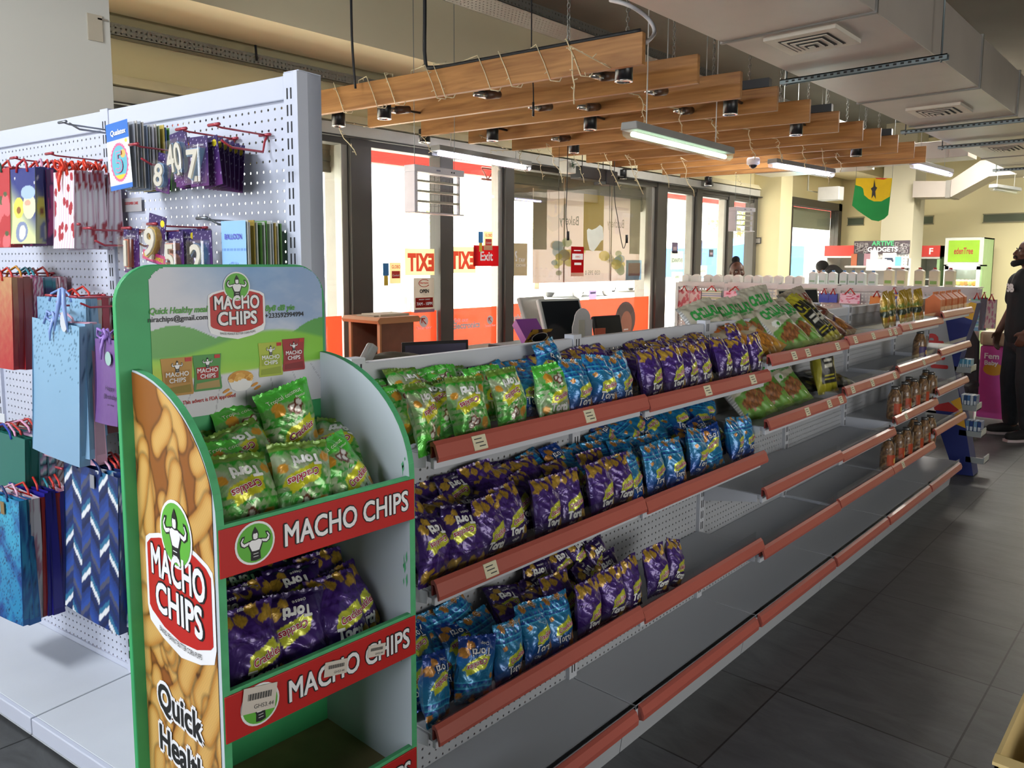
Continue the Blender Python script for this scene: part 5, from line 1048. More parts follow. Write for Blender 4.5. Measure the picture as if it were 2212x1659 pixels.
PR = dict(straw=dots('#b3333a', '#d9656a', 20, .13, 2, .75, '#4f5a3a'), night=night, blue=base('#22348c'), floral=dots('#5a3a6a', '#c9508a', 22, .1, 3), purple=base('#5a2c7a'), kraft=base('#a88a5e'), darkfl=dots('#3a2f30', '#8a6a50', 16, .1, 6), red=grad('#a3202a', '#b5404a'), cherry=cherry, kred=grad('#a8262a', '#b8895c'), redgl=grad('#9c1f26', '#9a5a50'),
          chevp=stripes(['#d9d4dc', '#a83a72'], 14, .8), teal=stripes(['#2f8a9a', '#9fb0cc', '#3f9a6a', '#22346b'], 9), candy=stripes(['#d9ccd2', '#b04a66'], 8, 1.1), speck=speckle, pink=base('#d4a3b4'), fl2=dots('#c9b8a6', '#b0453f', 10, .12, 12), birth=grad('#6b4a86', '#7a5a94'), dteal=base('#1d6a60'), tile=tilep, bwh=stripes(['#7a3a34', '#cfc4b8'], 30, .3), ocean=ocean,
          wfl=dots('#d5cfd4', '#b07a90', 18, .09, 4), navy=chevron, royal=base('#241f86'), scarlet=base('#b02a26'))
GM = {}
mPaper = mat('vc', .42, 0, .03, 5, coat=.12, name='printed_gift_paper')
def gbag_mesh(pr, w_, h_, edge, hi):
    k = (pr, round(w_, 2), round(h_, 2), hi)
    if k in GM: return GM[k]
    m = MB(); f = PR[pr]; t = .011
    m.grid(lambda U, V: ((U-.5)*w_*(1-.02*V), -t-.004*np.sin(np.pi*U)*(1-V)-.012*(1-V)**3, -h_+h_*V), 60 if hi else 14, 80 if hi else 22, mPaper, f, False)
    em = mat(edge, .5, name='gift_bag_side'); hw = w_/2
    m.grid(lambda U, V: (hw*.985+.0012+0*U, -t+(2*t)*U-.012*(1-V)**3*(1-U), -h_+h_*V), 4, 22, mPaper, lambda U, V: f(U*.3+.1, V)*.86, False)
    for sx in (-1, 1):
        x = sx*hw; xi = sx*(hw-.004)
        m.quad([(x*.98, -t, 0), (xi, 0, -.01), (xi, .002, -h_*.7), (x, -t-.012, -h_)], em); m.quad([(x*.98, t, 0), (xi, 0, -.01), (xi, .002, -h_*.7), (x, t+.004, -h_)], em)
        m.quad([(xi, .002, -h_*.72), (x, -t-.012, -h_), (x, t+.004, -h_)], em)
    m.quad([(-hw, t+.004, -h_), (hw, t+.004, -h_), (hw*.98, t, 0), (-hw*.98, t, 0)], em); m.quad([(-hw, -t-.012, -h_), (hw, -t-.012, -h_), (hw, t+.004, -h_), (-hw, t+.004, -h_)], em)
    GM[k] = m.build('gift_bag', mesh_only=True); return GM[k]
rg = random.Random(17)
def gbag(pr, s, off, z, w_, h_, label, grp, edge='#cfcad2', ribbon='#c8372e', tagc=None, yaw=0, roll=0, hi=False, front=False, bow=False):
    o = bpy.data.objects.new('gift_bag', gbag_mesh(pr, w_, h_, edge, hi)); COL.objects.link(o)
    o.matrix_world = frame_at(LP(s, off, z), DLv, -NLv, ZU) @ Matrix.Rotation(math.radians(yaw), 4, 'Z') @ Matrix.Rotation(math.radians(roll), 4, 'Y'); tag(o, label, 'gift bag', grp)
    if ribbon:
        m = MB(); rm = mat(ribbon, .35, name='satin_ribbon'); a = w_*.22
        m.tube([(-a, -.013, -.012), (-a*.8, -.012, .012), (0, -.004, .03), (a*.8, -.012, .012), (a, -.013, -.012)], .004, rm, 5)
        if bow or front:
            for q in (-1, 1): m.tube([(0, -.012, .02), (q*.018, -.025, .032), (q*.026, -.022, .012), (q*.010, -.02, .002), (0, -.014, .012)], .0045, rm, 5)
            m.tube([(0, -.016, .01), (-.01, -.022, -.03), (-.012, -.022, -.06)], [.005, .005, .002], rm, 5)
        m.build('ribbon_handle', o)
    if tagc: m = MB(); m.box((.012, -.018, -.058), (.036, -.0165, -.016), mat(tagc, .5, name='kraft_tag')); m.build('gift_tag', o)
    return o
def stack(rect, off, items, where, grp, spacing=.016, **kw):
    """front bag fills the measured rectangle on its own plane; the rest hang behind it towards the wall"""
    x0, y0, x1, y1 = rect; s0, z1 = LW(x0, y0, off); s1, _ = LW(x1, y0, off); _, z0 = LW((x0+x1)/2, y1, off); w_ = s1-s0; h_ = z1-z0; sc = (s0+s1)/2
    for k, it in enumerate(items):
        pr, rib, tg = (it+(None, None))[:3] if isinstance(it, tuple) else (it, None, None)
        NM = dict(straw='red strawberry', night='night sky cartoon', blue='plain blue', floral='dark floral', purple='plain purple', kraft='brown kraft', darkfl='dark patterned', red='dark red', cherry='white cherry striped', kred='kraft and red shaded', redgl='red glitter', chevp='pink and white chevron', teal='teal striped', candy='pink candy striped', speck='pale blue speckled', pink='plain pink', fl2='cream floral', birth='purple happy birthday', dteal='dark teal', tile='pink and teal tiled', bwh='brown and white dashed', ocean='ocean blue marbled', wfl='white and pink flowered', navy='navy chevron', royal='royal blue', scarlet='scarlet')[pr]
        lb = '%s gift bag %s' % (NM, ('in front ' if k == 0 else '%s from the front ' % ordn(k))+where)
        ED = dict(straw='#b3333a', night='#9fa68c', blue='#22348c', floral='#5a3a6a', purple='#5a2c7a', kraft='#a88a5e', darkfl='#3a2f30', red='#a3202a', cherry='#cdb6c6', kred='#a8262a', redgl='#8c1f26', chevp='#a83a72', teal='#22707a', candy='#b04a66', speck='#7fa6c4', pink='#d4a3b4', fl2='#b0453f', birth='#6b4a86', dteal='#175a50', tile='#4f7f86', bwh='#7a3a34', ocean='#1d5c9a', wfl='#c9bcc6', navy='#16295c', royal='#1a1866', scarlet='#8c2420')
        gbag(pr, sc+rg.uniform(-.004, .004), off-k*spacing, z1+rg.uniform(-.006, .006)*(k > 0), w_*(1 if k == 0 else rg.uniform(.95, 1.03)), h_*(1 if k == 0 else rg.uniform(.94, 1.02)), lb, grp, ED[pr], rib or ('#c8372e' if k % 2 == 0 else None), tg, rg.uniform(-3, 3), kw.get('roll', 0) if k == 0 else rg.uniform(-2, 2), k == 0, k == 0 and kw.get('front', False), kw.get('bow', False) and k % 2 == 0)
g1 = 'gift bags in the upper row'; g2 = 'gift bags in the middle row'; g3 = 'gift bags in the lower row'
stack((-26, 370, 26, 535), .15, [('straw', '#2f5a48'), 'straw', 'wfl'], 'of the strawberry stack', g1)
stack((31, 368, 80, 527), .15, [('night', '#b8303a'), 'blue', 'floral', ('purple', '#d99ab8'), 'darkfl', ('kraft', '#b8303a', '#b59a6a'), 'darkfl', 'red'], 'of the night sky stack', g1, .018)
stack((121, 374, 168, 537), .15, [('cherry', '#d83a22')]+[('cherry', '#d83a22', '#a3824f')]*7, 'of the cherry stack', g1, .0175, front=True, bow=True)
stack((-34, 597, 36, 790), .17, [('kred', '#c8372e'), 'redgl', ('redgl', '#c8372e', '#a3824f'), 'redgl', ('chevp', '#c98a2c'), 'chevp', ('teal', '#2f8a9a'), ('teal', '#2f8a9a'), 'teal', 'candy', 'candy'], 'of the red glitter stack', g2, .014)
stack((90, 640, 192, 930), .10, [('speck', '#7f9fd8'), 'speck', 'fl2', 'red', 'bwh'], 'of the rear pale blue stack', g2, .016)
stack((74, 690, 183, 984), .165, [('speck', '#8fa8e0'), 'speck', ('pink', '#d9a8b8'), 'speck'], 'of the front pale blue stack', g2, .013, front=True, roll=3)
stack((212, 730, 264, 912), .14, [('birth', '#9a78c4'), ('birth', '#9a78c4'), 'fl2', 'wfl'], 'by the printed stand side', g2, .02, front=True)
stack((-40, 920, 66, 1060), .12, [('dteal', '#2440a8'), ('dteal', '#d99ab8', '#a3824f'), 'dteal', 'tile', ('tile', '#d99ab8', '#a3824f'), 'scarlet', 'bwh', 'bwh'], 'of the dark teal stack', g3, .014)
stack((-30, 1055, 44, 1318), .22, [('ocean', '#1d2f66', '#8a7048'), 'ocean', ('wfl', '#d9a8c0'), 'wfl', ('scarlet', '#c8372e'), 'royal', ('royal', '#c8372e'), 'scarlet', ('royal', '#2f8a9a', '#8a7048'), ('wfl', '#c8372e', '#8a7048'), 'wfl'], 'of the ocean blue stack', g3, .017)
stack((142, 993, 262, 1328), .15, [('navy', '#1a2f66', '#8d8f96'), 'navy', ('tile', '#d9a8c0', '#a3824f'), ('tile', '#c8372e', '#a3824f'), 'navy', ('scarlet', '#c8372e', '#a3824f')], 'of the navy chevron stack', g3, .016, roll=2)
# oval white tag and lettering on the front pale blue and birthday bags
s, z = LW(137, 695, .185); r = thing('oval_gift_tag', 'large white oval tag hanging on the front pale blue gift bag', 'gift tag'); r.matrix_world = frame_at(LP(s, .185, z), DLv, -NLv, ZU)
m = MB(); m.poly([(.020*math.cos(t), .031*math.sin(t)) for t in [k*math.pi/12 for k in range(24)]], lambda u, v: Vector((u, 0, v)), mat('#c9cdd2', .5, name='white_card')); m.tube([(0, .002, .03), (.0, .006, .09)], .002, mat('#8fa8e0', .4, name='blue_ribbon'), 4); m.build('card', r)
m = MB(); 
for q in (-1, 1): m.tube([(q*.01, 0, .10), (q*.016, -.004, .05), (q*.03 if q > 0 else -.05, -.004, -.03)], [.006, .007, .002], mat('#8fa8e0', .4, name='blue_ribbon'), 6)
m.build('ribbon', r)
s, z = LW(236, 800, .158); mLb = mat('#2e2040', .4, name='dark_lettering'); o = MB()
for tx, dz, h in (('Happy', .0, .013), ('Birthday', -.026, .014), ('to you', -.048, .009)): o.text(tx, LP(s, .160, z-.06+dz), DLv, ZU, h, mLb, off=-.005, shear=.3, maxw=.07)
o.poly([(.016*math.cos(t), .021*math.sin(t)) for t in [k*math.pi/10 for k in range(20)]], lambda u, v: LP(s+u, .160, z+.035+v), mat('#9fc0b8', .4, name='pale_print')); o = o.build('birthday_print')
bb = [x for x in bpy.data.objects if x.get('label', '').startswith('purple happy birthday gift bag in front')][0]; o.parent = bb; bpy.context.view_layer.update(); o.matrix_parent_inverse = bb.matrix_world.inverted()
# candle packs
def cardcol(a, b, dot='#cfc8e6'):
    dn = dots('#000000', '#ffffff', 60, .018, 3)
    def f(U, V): o = np.ones(U.shape+(3,)); return mix(mix(rgb(a)*o, rgb(b)*o, 1-V), rgb(dot)*o, (dn(U, V)[..., 0] > .5)*.9)
    return f
mBl = clear('blister_plastic', (.97, .97, .98), .10, .1)
CPM = {}
def pack_mesh():
    if 'p' not in CPM:
        m = MB(); m.grid(lambda U, V: ((U-.5)*.075, -.0015+0*U, -.125*(1-V)), 30, 46, mPaper, cardcol('#2b1a58', '#5a2468'), False); m.box((-.0375, -.001, -.125), (.0375, .0, 0), mat('#3a2a5a', .5, name='card_back'))
        CPM['p'] = m.build('candle_card', mesh_only=True)
    return CPM['p']
def candle(px, py, off, digit, oc, label, roll=0, scale=1.0, banner=None, cc='#d9d3c4'):
    s, z = LW(px, py, off); r = thing('candle_pack', label, 'candle pack', group='number candle packs')
    r.matrix_world = frame_at(LP(s, off, z), DLv, -NLv, ZU) @ Matrix.Rotation(math.radians(roll), 4, 'Y') @ Matrix.Diagonal((scale, scale, scale, 1))
    o = bpy.data.objects.new('card', pack_mesh()); COL.objects.link(o); o.parent = r
    if digit:
        for mt, of, ex, yy, nm_ in ((mat(oc, .4, name='candle_icing'), .05, .10, -.009, 'icing_outline'), (mat(cc, .4, coat=.4, name='candle_wax'), .018, .14, -.011, 'candle')):
            v_, f_ = text3_geo(digit, of, ex); k = .068/cap_h(); x0 = min(v[0] for v in v_); x1 = max(v[0] for v in v_); kx = min(k, .064/(x1-x0))
            m = MB(); m.add([((v[0]-(x0+x1)/2)*kx, yy-v[2]*k*.8, -.104+v[1]*k) for v in v_], f_, mt)
            if nm_ == 'candle': m.box((-.006, -.014, -.114), (.006, -.006, -.10), mt)
            m.build(nm_, r)
        MB().box((-.033, -.026, -.12), (.033, -.0018, -.022), mBl).build('blister', r, bevel=.004)
    m = MB(); m.poly([(.024+.009*math.cos(t), -.018+.009*math.sin(t)) for t in [k*math.pi/8 for k in range(16)]], lambda u, v: Vector((u, -.0025, v)), mat('#e2cf30', .4, name='yellow_sticker')) if digit in ('9', None) else None
    if not digit or digit in '175': m.text('Double Sided', (0, -.0024, -.024), (1, 0, 0), (0, 0, 1), .0055, mLogoW, maxw=.05)
    if m.v: m.build('sticker', r)
    if banner:
        m = MB(); m.box((-.05, -.0035, -.122), (.05, -.002, -.098), mat('#c9357a', .4, name='pink_banner')).text(banner, (0, -.0042, -.115), (1, 0, 0), (0, 0, 1), .009, mat('#e2cf30', .4, name='yellow_lettering'), off=.03, maxw=.088); m.build('banner', r)
    return r
candle(358, 332, .10, '8', '#7f9fc4', 'pale blue number candle pack behind the forty, tilted', 12, .85)
for k in range(3): candle(392+6*k, 300+4*k, .10-.02*k, None, '', 'purple candle pack %s behind the number forty pack' % ordn(k), -4)
candle(384, 285, .14, '40', '#6f93b8', 'purple pack with a number forty candle', -8, 1.0)
for k in range(6): candle(450+12*k, 298+3*k, .125-.02*k, None, '', 'dark purple candle pack %s behind the number seven pack' % ordn(k), -8+3*k)
candle(429, 295, .145, '7', '#6f93b8', 'purple pack with a number seven candle', 0)
candle(284, 493, .145, '1', '#c96a50', 'purple pack with a rainbow edged number one candle', 2)
candle(342, 465, .155, '9', '#c9a24a', 'tilted pack with a number nine candle and pink banner', 12, 1.05, 'NUMBER CANDLE')
for k in range(3): candle(405+10*k, 495, .11-.02*k, None, '', 'purple candle pack %s between the five and the two' % ordn(k), 0)
candle(378, 500, .145, '5', '#c98a7a', 'pack with a number five candle edged in pink', 0)
candle(437, 498, .15, '2', '#3f5f86', 'purple pack with a number two candle dotted in blue', 0, 1.05)
# balloon cards
def card5(U, V):
    o = np.ones(U.shape+(3,)); c = rgb('#dfe3ea')*o; c = mix(c, rgb('#2f6fc4')*o, np.where((V > .74) | (V < .07), 1, 0)); d = np.hypot((U-.5)/.40, (V-.40)/.29); c = mix(c, rgb('#cf5f8c')*o, np.where(d < 1+.03*np.sin(np.arctan2(V-.4, U-.5)*30), 1, 0)); c = mix(c, rgb('#5fb0bf')*o, np.where(d < .86, 1, 0))
    c = mix(c, rgb('#e2c63a')*o, np.where((d < .86) & (V < .22), 1, 0)); c = mix(c, rgb('#e8d84a')*o, np.where(np.hypot((U-.86)/.06, (V-.70)/.03) < 1, 1, 0)); return mix(c, rgb('#d9b060')*o, np.where(np.hypot((U-.68)/.12, (V-.52)/.06) < 1, 1, 0))
def cardb(U, V):
    o = np.ones(U.shape+(3,)); c = rgb('#8fbce6')*o; c = mix(c, rgb('#5a7fc4')*o, np.where((V > .56) & (V < .60) & (np.sin(U*90) > 0), 1, 0)); d = np.hypot((U-.5)/.42, (V-.14)/.26); c = mix(c, rgb('#5a6fc4')*o, np.where((d < 1) & (d > .78) & (np.sin(np.arctan2(V-.14, U-.5)*28) > 0), 1, 0)); return mix(c, rgb('#dfe3ea')*o, np.where(d < .72, 1, 0))
s0, z1 = LW(228, 268, .15); s1, _ = LW(276, 268, .15); _, z0 = LW(252, 410, .15); w5 = s1-s0; h5 = z1-z0
r = thing('balloon_card', 'balloon packet with a round number five picture in front of its stack', 'balloon packet', group='balloon packets'); r.matrix_world = frame_at(LP((s0+s1)/2, .15, z1), DLv, -NLv, ZU) @ Matrix.Rotation(math.radians(-4), 4, 'Y')
MB().grid(lambda U, V: ((U-.5)*w5, -.001+0*U, -h5*(1-V)), 60, 90, mPaper, card5, False).build('card', r)
m = MB(); m.text('5', (0, -.003, -h5*.74), (1, 0, 0), (0, 0, 1), h5*.30, mat('#d97aa8', .4, name='pink_numeral'), off=.03).text('5', (0, -.0036, -h5*.74), (1, 0, 0), (0, 0, 1), h5*.30, mat('#5fb0bf', .4, name='teal_numeral'), off=.0).text('Qualatex', (.006, -.0025, -h5*.19), (1, 0, 0), (0, 0, 1), .014, mLogoW, off=.03, maxw=w5*.72, shear=.15); m.build('print', r)
cm = ['#c9ced6', '#b9bec6', '#d5d3cc', '#aeb6c2', '#cfcac0', '#9fb2d0', '#c4c8c4', '#bcbcc4', '#d9d6cf', '#b5c2a0', '#c9b45a', '#3a64a8', '#6fae4a']
for k in range(13):
    q = MB().box((-w5/2, -.0012, -h5*rg.uniform(.94, 1.02)), (w5/2, .0012, 0), mat(cm[k], .3, 0, .12, 20, coat=.3, name='plastic_sleeve')); o = q.build('balloon_packet'); o.matrix_world = frame_at(LP((s0+s1)/2+rg.uniform(-.004, .006), .143-.0098*k, z1+rg.uniform(-.006, .004)), DLv, -NLv, ZU) @ Matrix.Rotation(math.radians(rg.uniform(-3, 3)), 4, 'Z'); tag(o, 'thin sleeved balloon packet behind the number five one, %s back' % ordn(k), 'balloon packet', 'balloon packets')
s0, z1 = LW(478, 478, .13); s1, _ = LW(531, 478, .13); w6 = s1-s0; h6 = .17
r = thing('balloon_card', 'pale blue balloon packet in front of its stack', 'balloon packet', group='pale balloon packets'); r.matrix_world = frame_at(LP((s0+s1)/2, .13, z1), DLv, -NLv, ZU)
MB().grid(lambda U, V: ((U-.5)*w6, -.001+0*U, -h6*(1-V)), 50, 80, mPaper, cardb, False).build('card', r)
m = MB(); m.text('BALLOON', (0, -.003, -h6*.27), (1, 0, 0), (0, 0, 1), .013, mat('#5f5fc4', .4, name='violet_lettering'), off=.02, maxw=w6*.7).text('HAPPY', (0, -.003, -h6*.8), (1, 0, 0), (0, 0, 1), .010, mat('#5f5fc4', .4, name='violet_lettering'), maxw=w6*.4); m.build('print', r)
for k in range(12):
    q = MB().box((-w6/2, -.0012, -h6), (w6/2, .0012, 0), mat(['#d5d3cc', '#c9ced6', '#b59a4a', '#d9d9d6', '#4f7a3a', '#c4c8c4', '#5f9a4a'][k % 7], .3, 0, .12, 20, coat=.3, name='plastic_sleeve')); o = q.build('balloon_packet'); o.matrix_world = frame_at(LP((s0+s1)/2+rg.uniform(-.004, .004), .124-.0095*k, z1+rg.uniform(-.004, .004)), DLv, -NLv, ZU) @ Matrix.Rotation(math.radians(rg.uniform(-3, 3)), 4, 'Z'); tag(o, 'thin sleeved balloon packet behind the pale blue one, %s back' % ordn(k), 'balloon packet', 'pale balloon packets')
# price sticker on the board and hook label
s, z = LW(285, 442, .002); r = thing('board_sticker', 'torn pale sticker with red wording on the perforated wall', 'sticker'); r.matrix_world = frame_at(LP(s, .003, z), DLv, -NLv, ZU)
m = MB().box((-.05, -.001, -.022), (.055, 0, .02), mat('#a9a6a6', .6, name='grey_paper')).text('CUSTOMER CARE', (0, -.0016, 0), (1, 0, 0), (0, 0, 1), .008, mRedP, off=.02, maxw=.075); m.build('paper', r)
s, z = LW(5, 903, .17); r = thing('hook_label', 'white plastic label at the tip of the red hook above the teal bags', 'label'); r.matrix_world = frame_at(LP(s, .17, z), DLv, -NLv, ZU); MB().box((-.02, -.002, -.016), (.02, 0, .016), mat('#cfd3d8', .4, name='white_plastic')).build('plate', r, bevel=.003)
# ---------------- printed films and signs on the shop front ----------------
YW = 4.985
def wx(px, y=YW): return ony(px, 600, y).x
def win_sign(name, label, x0, x1, z0, z1, m_, cat='window sign', grp=None, y=YW, t=.002):
    r = thing(name, label, cat, (x0, y, z0), group=grp); MB().box((0, -t, 0), (x1-x0, 0, z1-z0), m_).build('sheet', r); return r
fR = film('#ff7a52', .9, 'orange_red_film'); mWh = mat('#ffffff', .5, name='white_vinyl_lettering')
def txt(r, s, x, z, h, m_, maxw=None, off=.02, mirror=False, y=-.004, align='c', name='lettering'):
    m = MB(); m.text(s, (x, y, z), (-1 if mirror else 1, 0, 0), (0, 0, 1), h, m_, off=off, maxw=maxw, align=align); return m.build(name, r)
def arrow(r, x, z, q):
    m = MB(); m.poly([(x+q*math.cos(t*.3142), z+q*math.sin(t*.3142)) for t in range(20)], lambda u, v: Vector((u, -.004, v)), mWh); a = q*.55; w_ = q*.13; rd = mat('#e2452c', .5, name='red_arrow')
    m.poly([(x-a, z+a), (x+a*.5, z+a), (x+a*.5, z+a-w_*1.6), (x-a, z+a-w_*1.6)], lambda u, v: Vector((u, -.005, v)), rd); m.poly([(x-a, z+a), (x-a, z-a*.5), (x-a+w_*1.6, z-a*.5), (x-a+w_*1.6, z+a)], lambda u, v: Vector((u, -.005, v)), rd)
    m.poly([(x-a+w_, z+a-w_*2), (x+a-w_, z-a), (x+a, z-a+w_), (x-a+w_*2.2, z+a-w_)], lambda u, v: Vector((u, -.005, v)), rd); m.build('arrow_symbol', r)
ZT = 1.135
r = win_sign('window_film', 'plain orange-red film on the lower glass beside the peg wall', 1.3, 3.59, .08, ZT, fR, 'window film', 'orange-red window films')
r = win_sign('window_film', 'orange-red film reading Third Floor behind the wooden lectern', 3.87, 4.585, .08, ZT, fR, 'window film', 'orange-red window films')
arrow(r, wx(914)-3.87, ony(914, 694, YW).z-.08, .052); txt(r, 'Third Floor', wx(914)-3.87, ony(914, 711, YW).z-.08, .026, mWh, .26, .03)
m = MB().box((.42, -.004, .10), (.66, -.002, .62), mat('#c98e7c', .6, name='printed_scene')).box((.05, -.0045, .30), (.20, -.003, .58), mat('#c9c3b4', .6, name='printed_box')); m.build('printed_picture', r)
r = win_sign('window_film', 'orange-red film reading Visit our Electronics', 4.75, 5.355, .08, ZT+.005, fR, 'window film', 'orange-red window films')
txt(r, 'Visit our', wx(977)-4.75, ony(977, 697, YW).z-.08, .038, mWh, .2, .03, align='l'); txt(r, 'Electronics', wx(977)-4.75, ony(977, 711, YW).z-.08, .054, mWh, .40, .05, align='l'); arrow(r, wx(1058)-4.75, ony(1058, 691, YW).z-.08, .042); txt(r, 'Second Floor', wx(1059)-4.75, ony(1059, 705, YW).z-.08, .02, mWh, .14, .03)
m = MB(); m.box((.08, -.004, .05), (.52, -.002, .72), mat('#e6dccb', .6, name='cream_picture_panel')).box((.26, -.005, .35), (.36, -.0035, .66), mat('#c4d2cc', .6, name='printed_fridge')).box((.12, -.005, .3), (.24, -.0035, .5), mat('#8a7f76', .6, name='printed_tv')); m.build('printed_picture', r)
r = win_sign('window_film', 'orange-red film reading Visit our Fashion with a smiling face', 5.55, 8.02, .08, ZT+.02, fR, 'window film', 'orange-red window films')
txt(r, 'Visit our', wx(1128)-5.55, ony(1128, 682, YW).z-.08, .036, mWh, .2, .03, align='l'); txt(r, 'Fashion', wx(1101)-5.55, ony(1101, 694, YW).z-.08, .06, mWh, .40, .05, align='l')
m = MB(); m.box((.03, -.004, .03), (.5, -.002, .72), mat('#e6dccb', .6, name='cream_picture_panel')).box((.08, -.005, .2), (.3, -.0035, .5), mat('#b5604f', .6, name='printed_handbag')); m.build('printed_picture', r)
P = ony(1350, 700, YW); m = MB(); cx_, cz_ = P.x-5.55+.0, P.z-.08
for (u, v, a, b, c_) in ((0, .05, .21, .21, '#7a6a62'), (.02, 0, .115, .15, '#b97f66'), (.0, .16, .16, .07, '#6f5f58')): m.poly([(cx_+u+a*math.cos(t*.3142), cz_+v+b*math.sin(t*.3142)) for t in range(20)], lambda p, q: Vector((p, -.004-.0006*(a < .2)-.0006*(a < .12), q)), mat(c_, .6, name='printed_portrait'))
m.box((cx_-.03, -.006, cz_-.07), (cx_+.06, -.0055, cz_-.055), mat('#f2e6e0', .6, name='printed_smile')); m.build('printed_portrait', r)
# mirrored EXIT notices on the outside of the glass
cY = film('#e6deba', .88, 'cream_paper'); cR = film('#d84a44', .97, 'red_lettering')
for (xa, ya, xb, yb, lb) in ((875, 538, 938, 595, 'cream sheet with mirrored red EXIT left of the centre mullion'), (968, 534, 1027, 590, 'cream sheet with mirrored red EXIT right of the centre mullion')):
    A = ony(xa, yb, YW); B = ony(xb, ya, YW); r = win_sign('exit_notice', lb, A.x, B.x, A.z, B.z, cY, 'sign', 'exit notices')
    w_ = B.x-A.x; h_ = B.z-A.z; txt(r, 'EXIT', w_/2+.01, h_*.2, h_*.58, cR, w_*.9, .06, True)
A = ony(1023, 575, YW-.02); B = ony(1076, 531, YW-.02); r = win_sign('exit_board', 'red board reading Exit beside the aluminium jamb', A.x, B.x, A.z, B.z, film('#c03038', .98, 'red_board'), 'sign', None, YW-.02, .006); txt(r, 'Exit', (B.x-A.x)/2, (B.z-A.z)*.28, (B.z-A.z)*.42, mWh, (B.x-A.x)*.52, .03, y=-.008)
# opening hours sign
A = ony(894, 676, YW-.01); B = ony(937, 600, YW-.01); W_ = B.x-A.x; Hh = B.z-A.z; r = win_sign('opening_hours_sign', 'white and red notice reading OPEN hours on the glass', A.x, B.x, A.z, B.z, film('#b5aea6', .96, 'white_sign_board'), 'sign', None, YW-.01, .004)
m = MB(); 
for t in range(18): a = .7+t*.28; m.tube([(W_*.5+W_*.26*math.cos(a), -.006, Hh*.85+Hh*.105*math.sin(a)), (W_*.5+W_*.26*math.cos(a+.28), -.006, Hh*.85+Hh*.105*math.sin(a+.28))], .003, cR, 4)
m.text('Bargains', (W_*.5, -.007, Hh*.83), (1, 0, 0), (0, 0, 1), Hh*.06, cR, off=.02, maxw=W_*.5); m.build('logo', r)
txt(r, 'OPEN', W_*.5, Hh*.57, Hh*.095, mBlk, W_*.72, .05, y=-.006); txt(r, 'HOURS', W_*.55, Hh*.49, Hh*.04, mat('#b9a39c', .5, name='faded_lettering'), W_*.4, 0, y=-.006)
MB().box((W_*.07, -.006, Hh*.14), (W_*.93, -.004, Hh*.43), film('#d8443a', .98, 'red_panel')).build('red_panel', r); txt(r, 'MONDAY - SUNDAY', W_*.5, Hh*.36, Hh*.032, mWh, W_*.62, .02, y=-.008); txt(r, '7AM - 10PM', W_*.5, Hh*.21, Hh*.085, mWh, W_*.78, .03, y=-.008)
MB().box((0, -.007, 0), (W_, -.004, Hh*.09), mat('#a98a9c', .5, name='mauve_band')).build('mauve_band', r)
# small product stickers
for (px, py, lb) in ((846, 590, 'small cream and red milk sticker low on the glass'), (1048, 520, 'small cream and red milk sticker above the red Exit board')):
    P = ony(px, py, YW-.03); k = .085; r = thing('product_sticker', lb, 'sticker', P, group='milk stickers'); m = MB(); m.box((-.02, -.002, -k), (k+.01, 0, k), film('#e6deba', .95, 'cream_sticker')).text('GLOBO', (k*.5, -.004, k*.45), (1, 0, 0), (0, 0, 1), .026, cR, off=.04, maxw=.09).box((0, -.003, -k*.5), (k, -.002, k*.2), mat('#d5362e', .5, name='red_oval')).text('Cowbell', (k*.5, -.004, -k*.3), (1, 0, 0), (0, 0, 1), .016, mWh, maxw=.07); m.build('sheet', r)
    MB().box((-.09, -.002, -.02), (-.03, 0, .08), mat('#3a86c4', .5, name='blue_shape')).box((-.08, -.002, -.1), (-.04, 0, -.02), mat('#e0c03a', .5, name='yellow_shape')).build('blue_and_yellow_shape', r)
# tax notice, bakery banner, pay sticker, faded posters
A = ony(1103, 596, YW); B = ony(1139, 526, YW); W_ = B.x-A.x; Hh = B.z-A.z; r = win_sign('tax_notice', 'faded grey VAT invoice notice seen from behind', A.x, B.x, A.z, B.z, film('#9c9078', .92, 'grey_notice'), 'sign'); txt(r, 'VAT', W_*.65, Hh*.42, Hh*.12, mWh, W_*.4, .02, True); txt(r, 'INVOICE', W_*.58, Hh*.28, Hh*.08, mWh, W_*.6, 0, True); txt(r, '?', W_*.3, Hh*.45, Hh*.3, mWh, W_*.4, .02, True)
YB = 5.14
A = ony(1150, 612, YB); B = ony(1383, 432, YB); W_ = B.x-A.x; Hh = B.z-A.z; r = win_sign('bakery_banner', 'pale bakery and butchery banner hanging outside the widest window', A.x, B.x, A.z, B.z, film('#b3a69e', .86, 'pale_banner'), 'banner', None, YB, .003)
bf = lambda c: film(c, .8, 'banner_print')
m = MB(); m.box((0, -.006, Hh*.36), (W_*.11, -.004, Hh), bf('#a5a08c')).box((W_*.43, -.006, Hh*.36), (W_*.62, -.004, Hh), bf('#b9a452')).box((W_*.89, -.006, Hh*.33), (W_, -.004, Hh), bf('#a5a08c')).build('colour_band', r)
txt(r, 'Bakery', W_*.30, Hh*.64, Hh*.10, bf('#5f645e'), W_*.17, .0, True, -.006); txt(r, 'Butchery', W_*.74, Hh*.64, Hh*.10, bf('#807c6c'), W_*.17, .0, True, -.006); txt(r, '030 395 0', W_*.52, Hh*.08, Hh*.05, bf('#5f645e'), W_*.17, 0, True, -.006)
m = MB(); rr = random.Random(2)
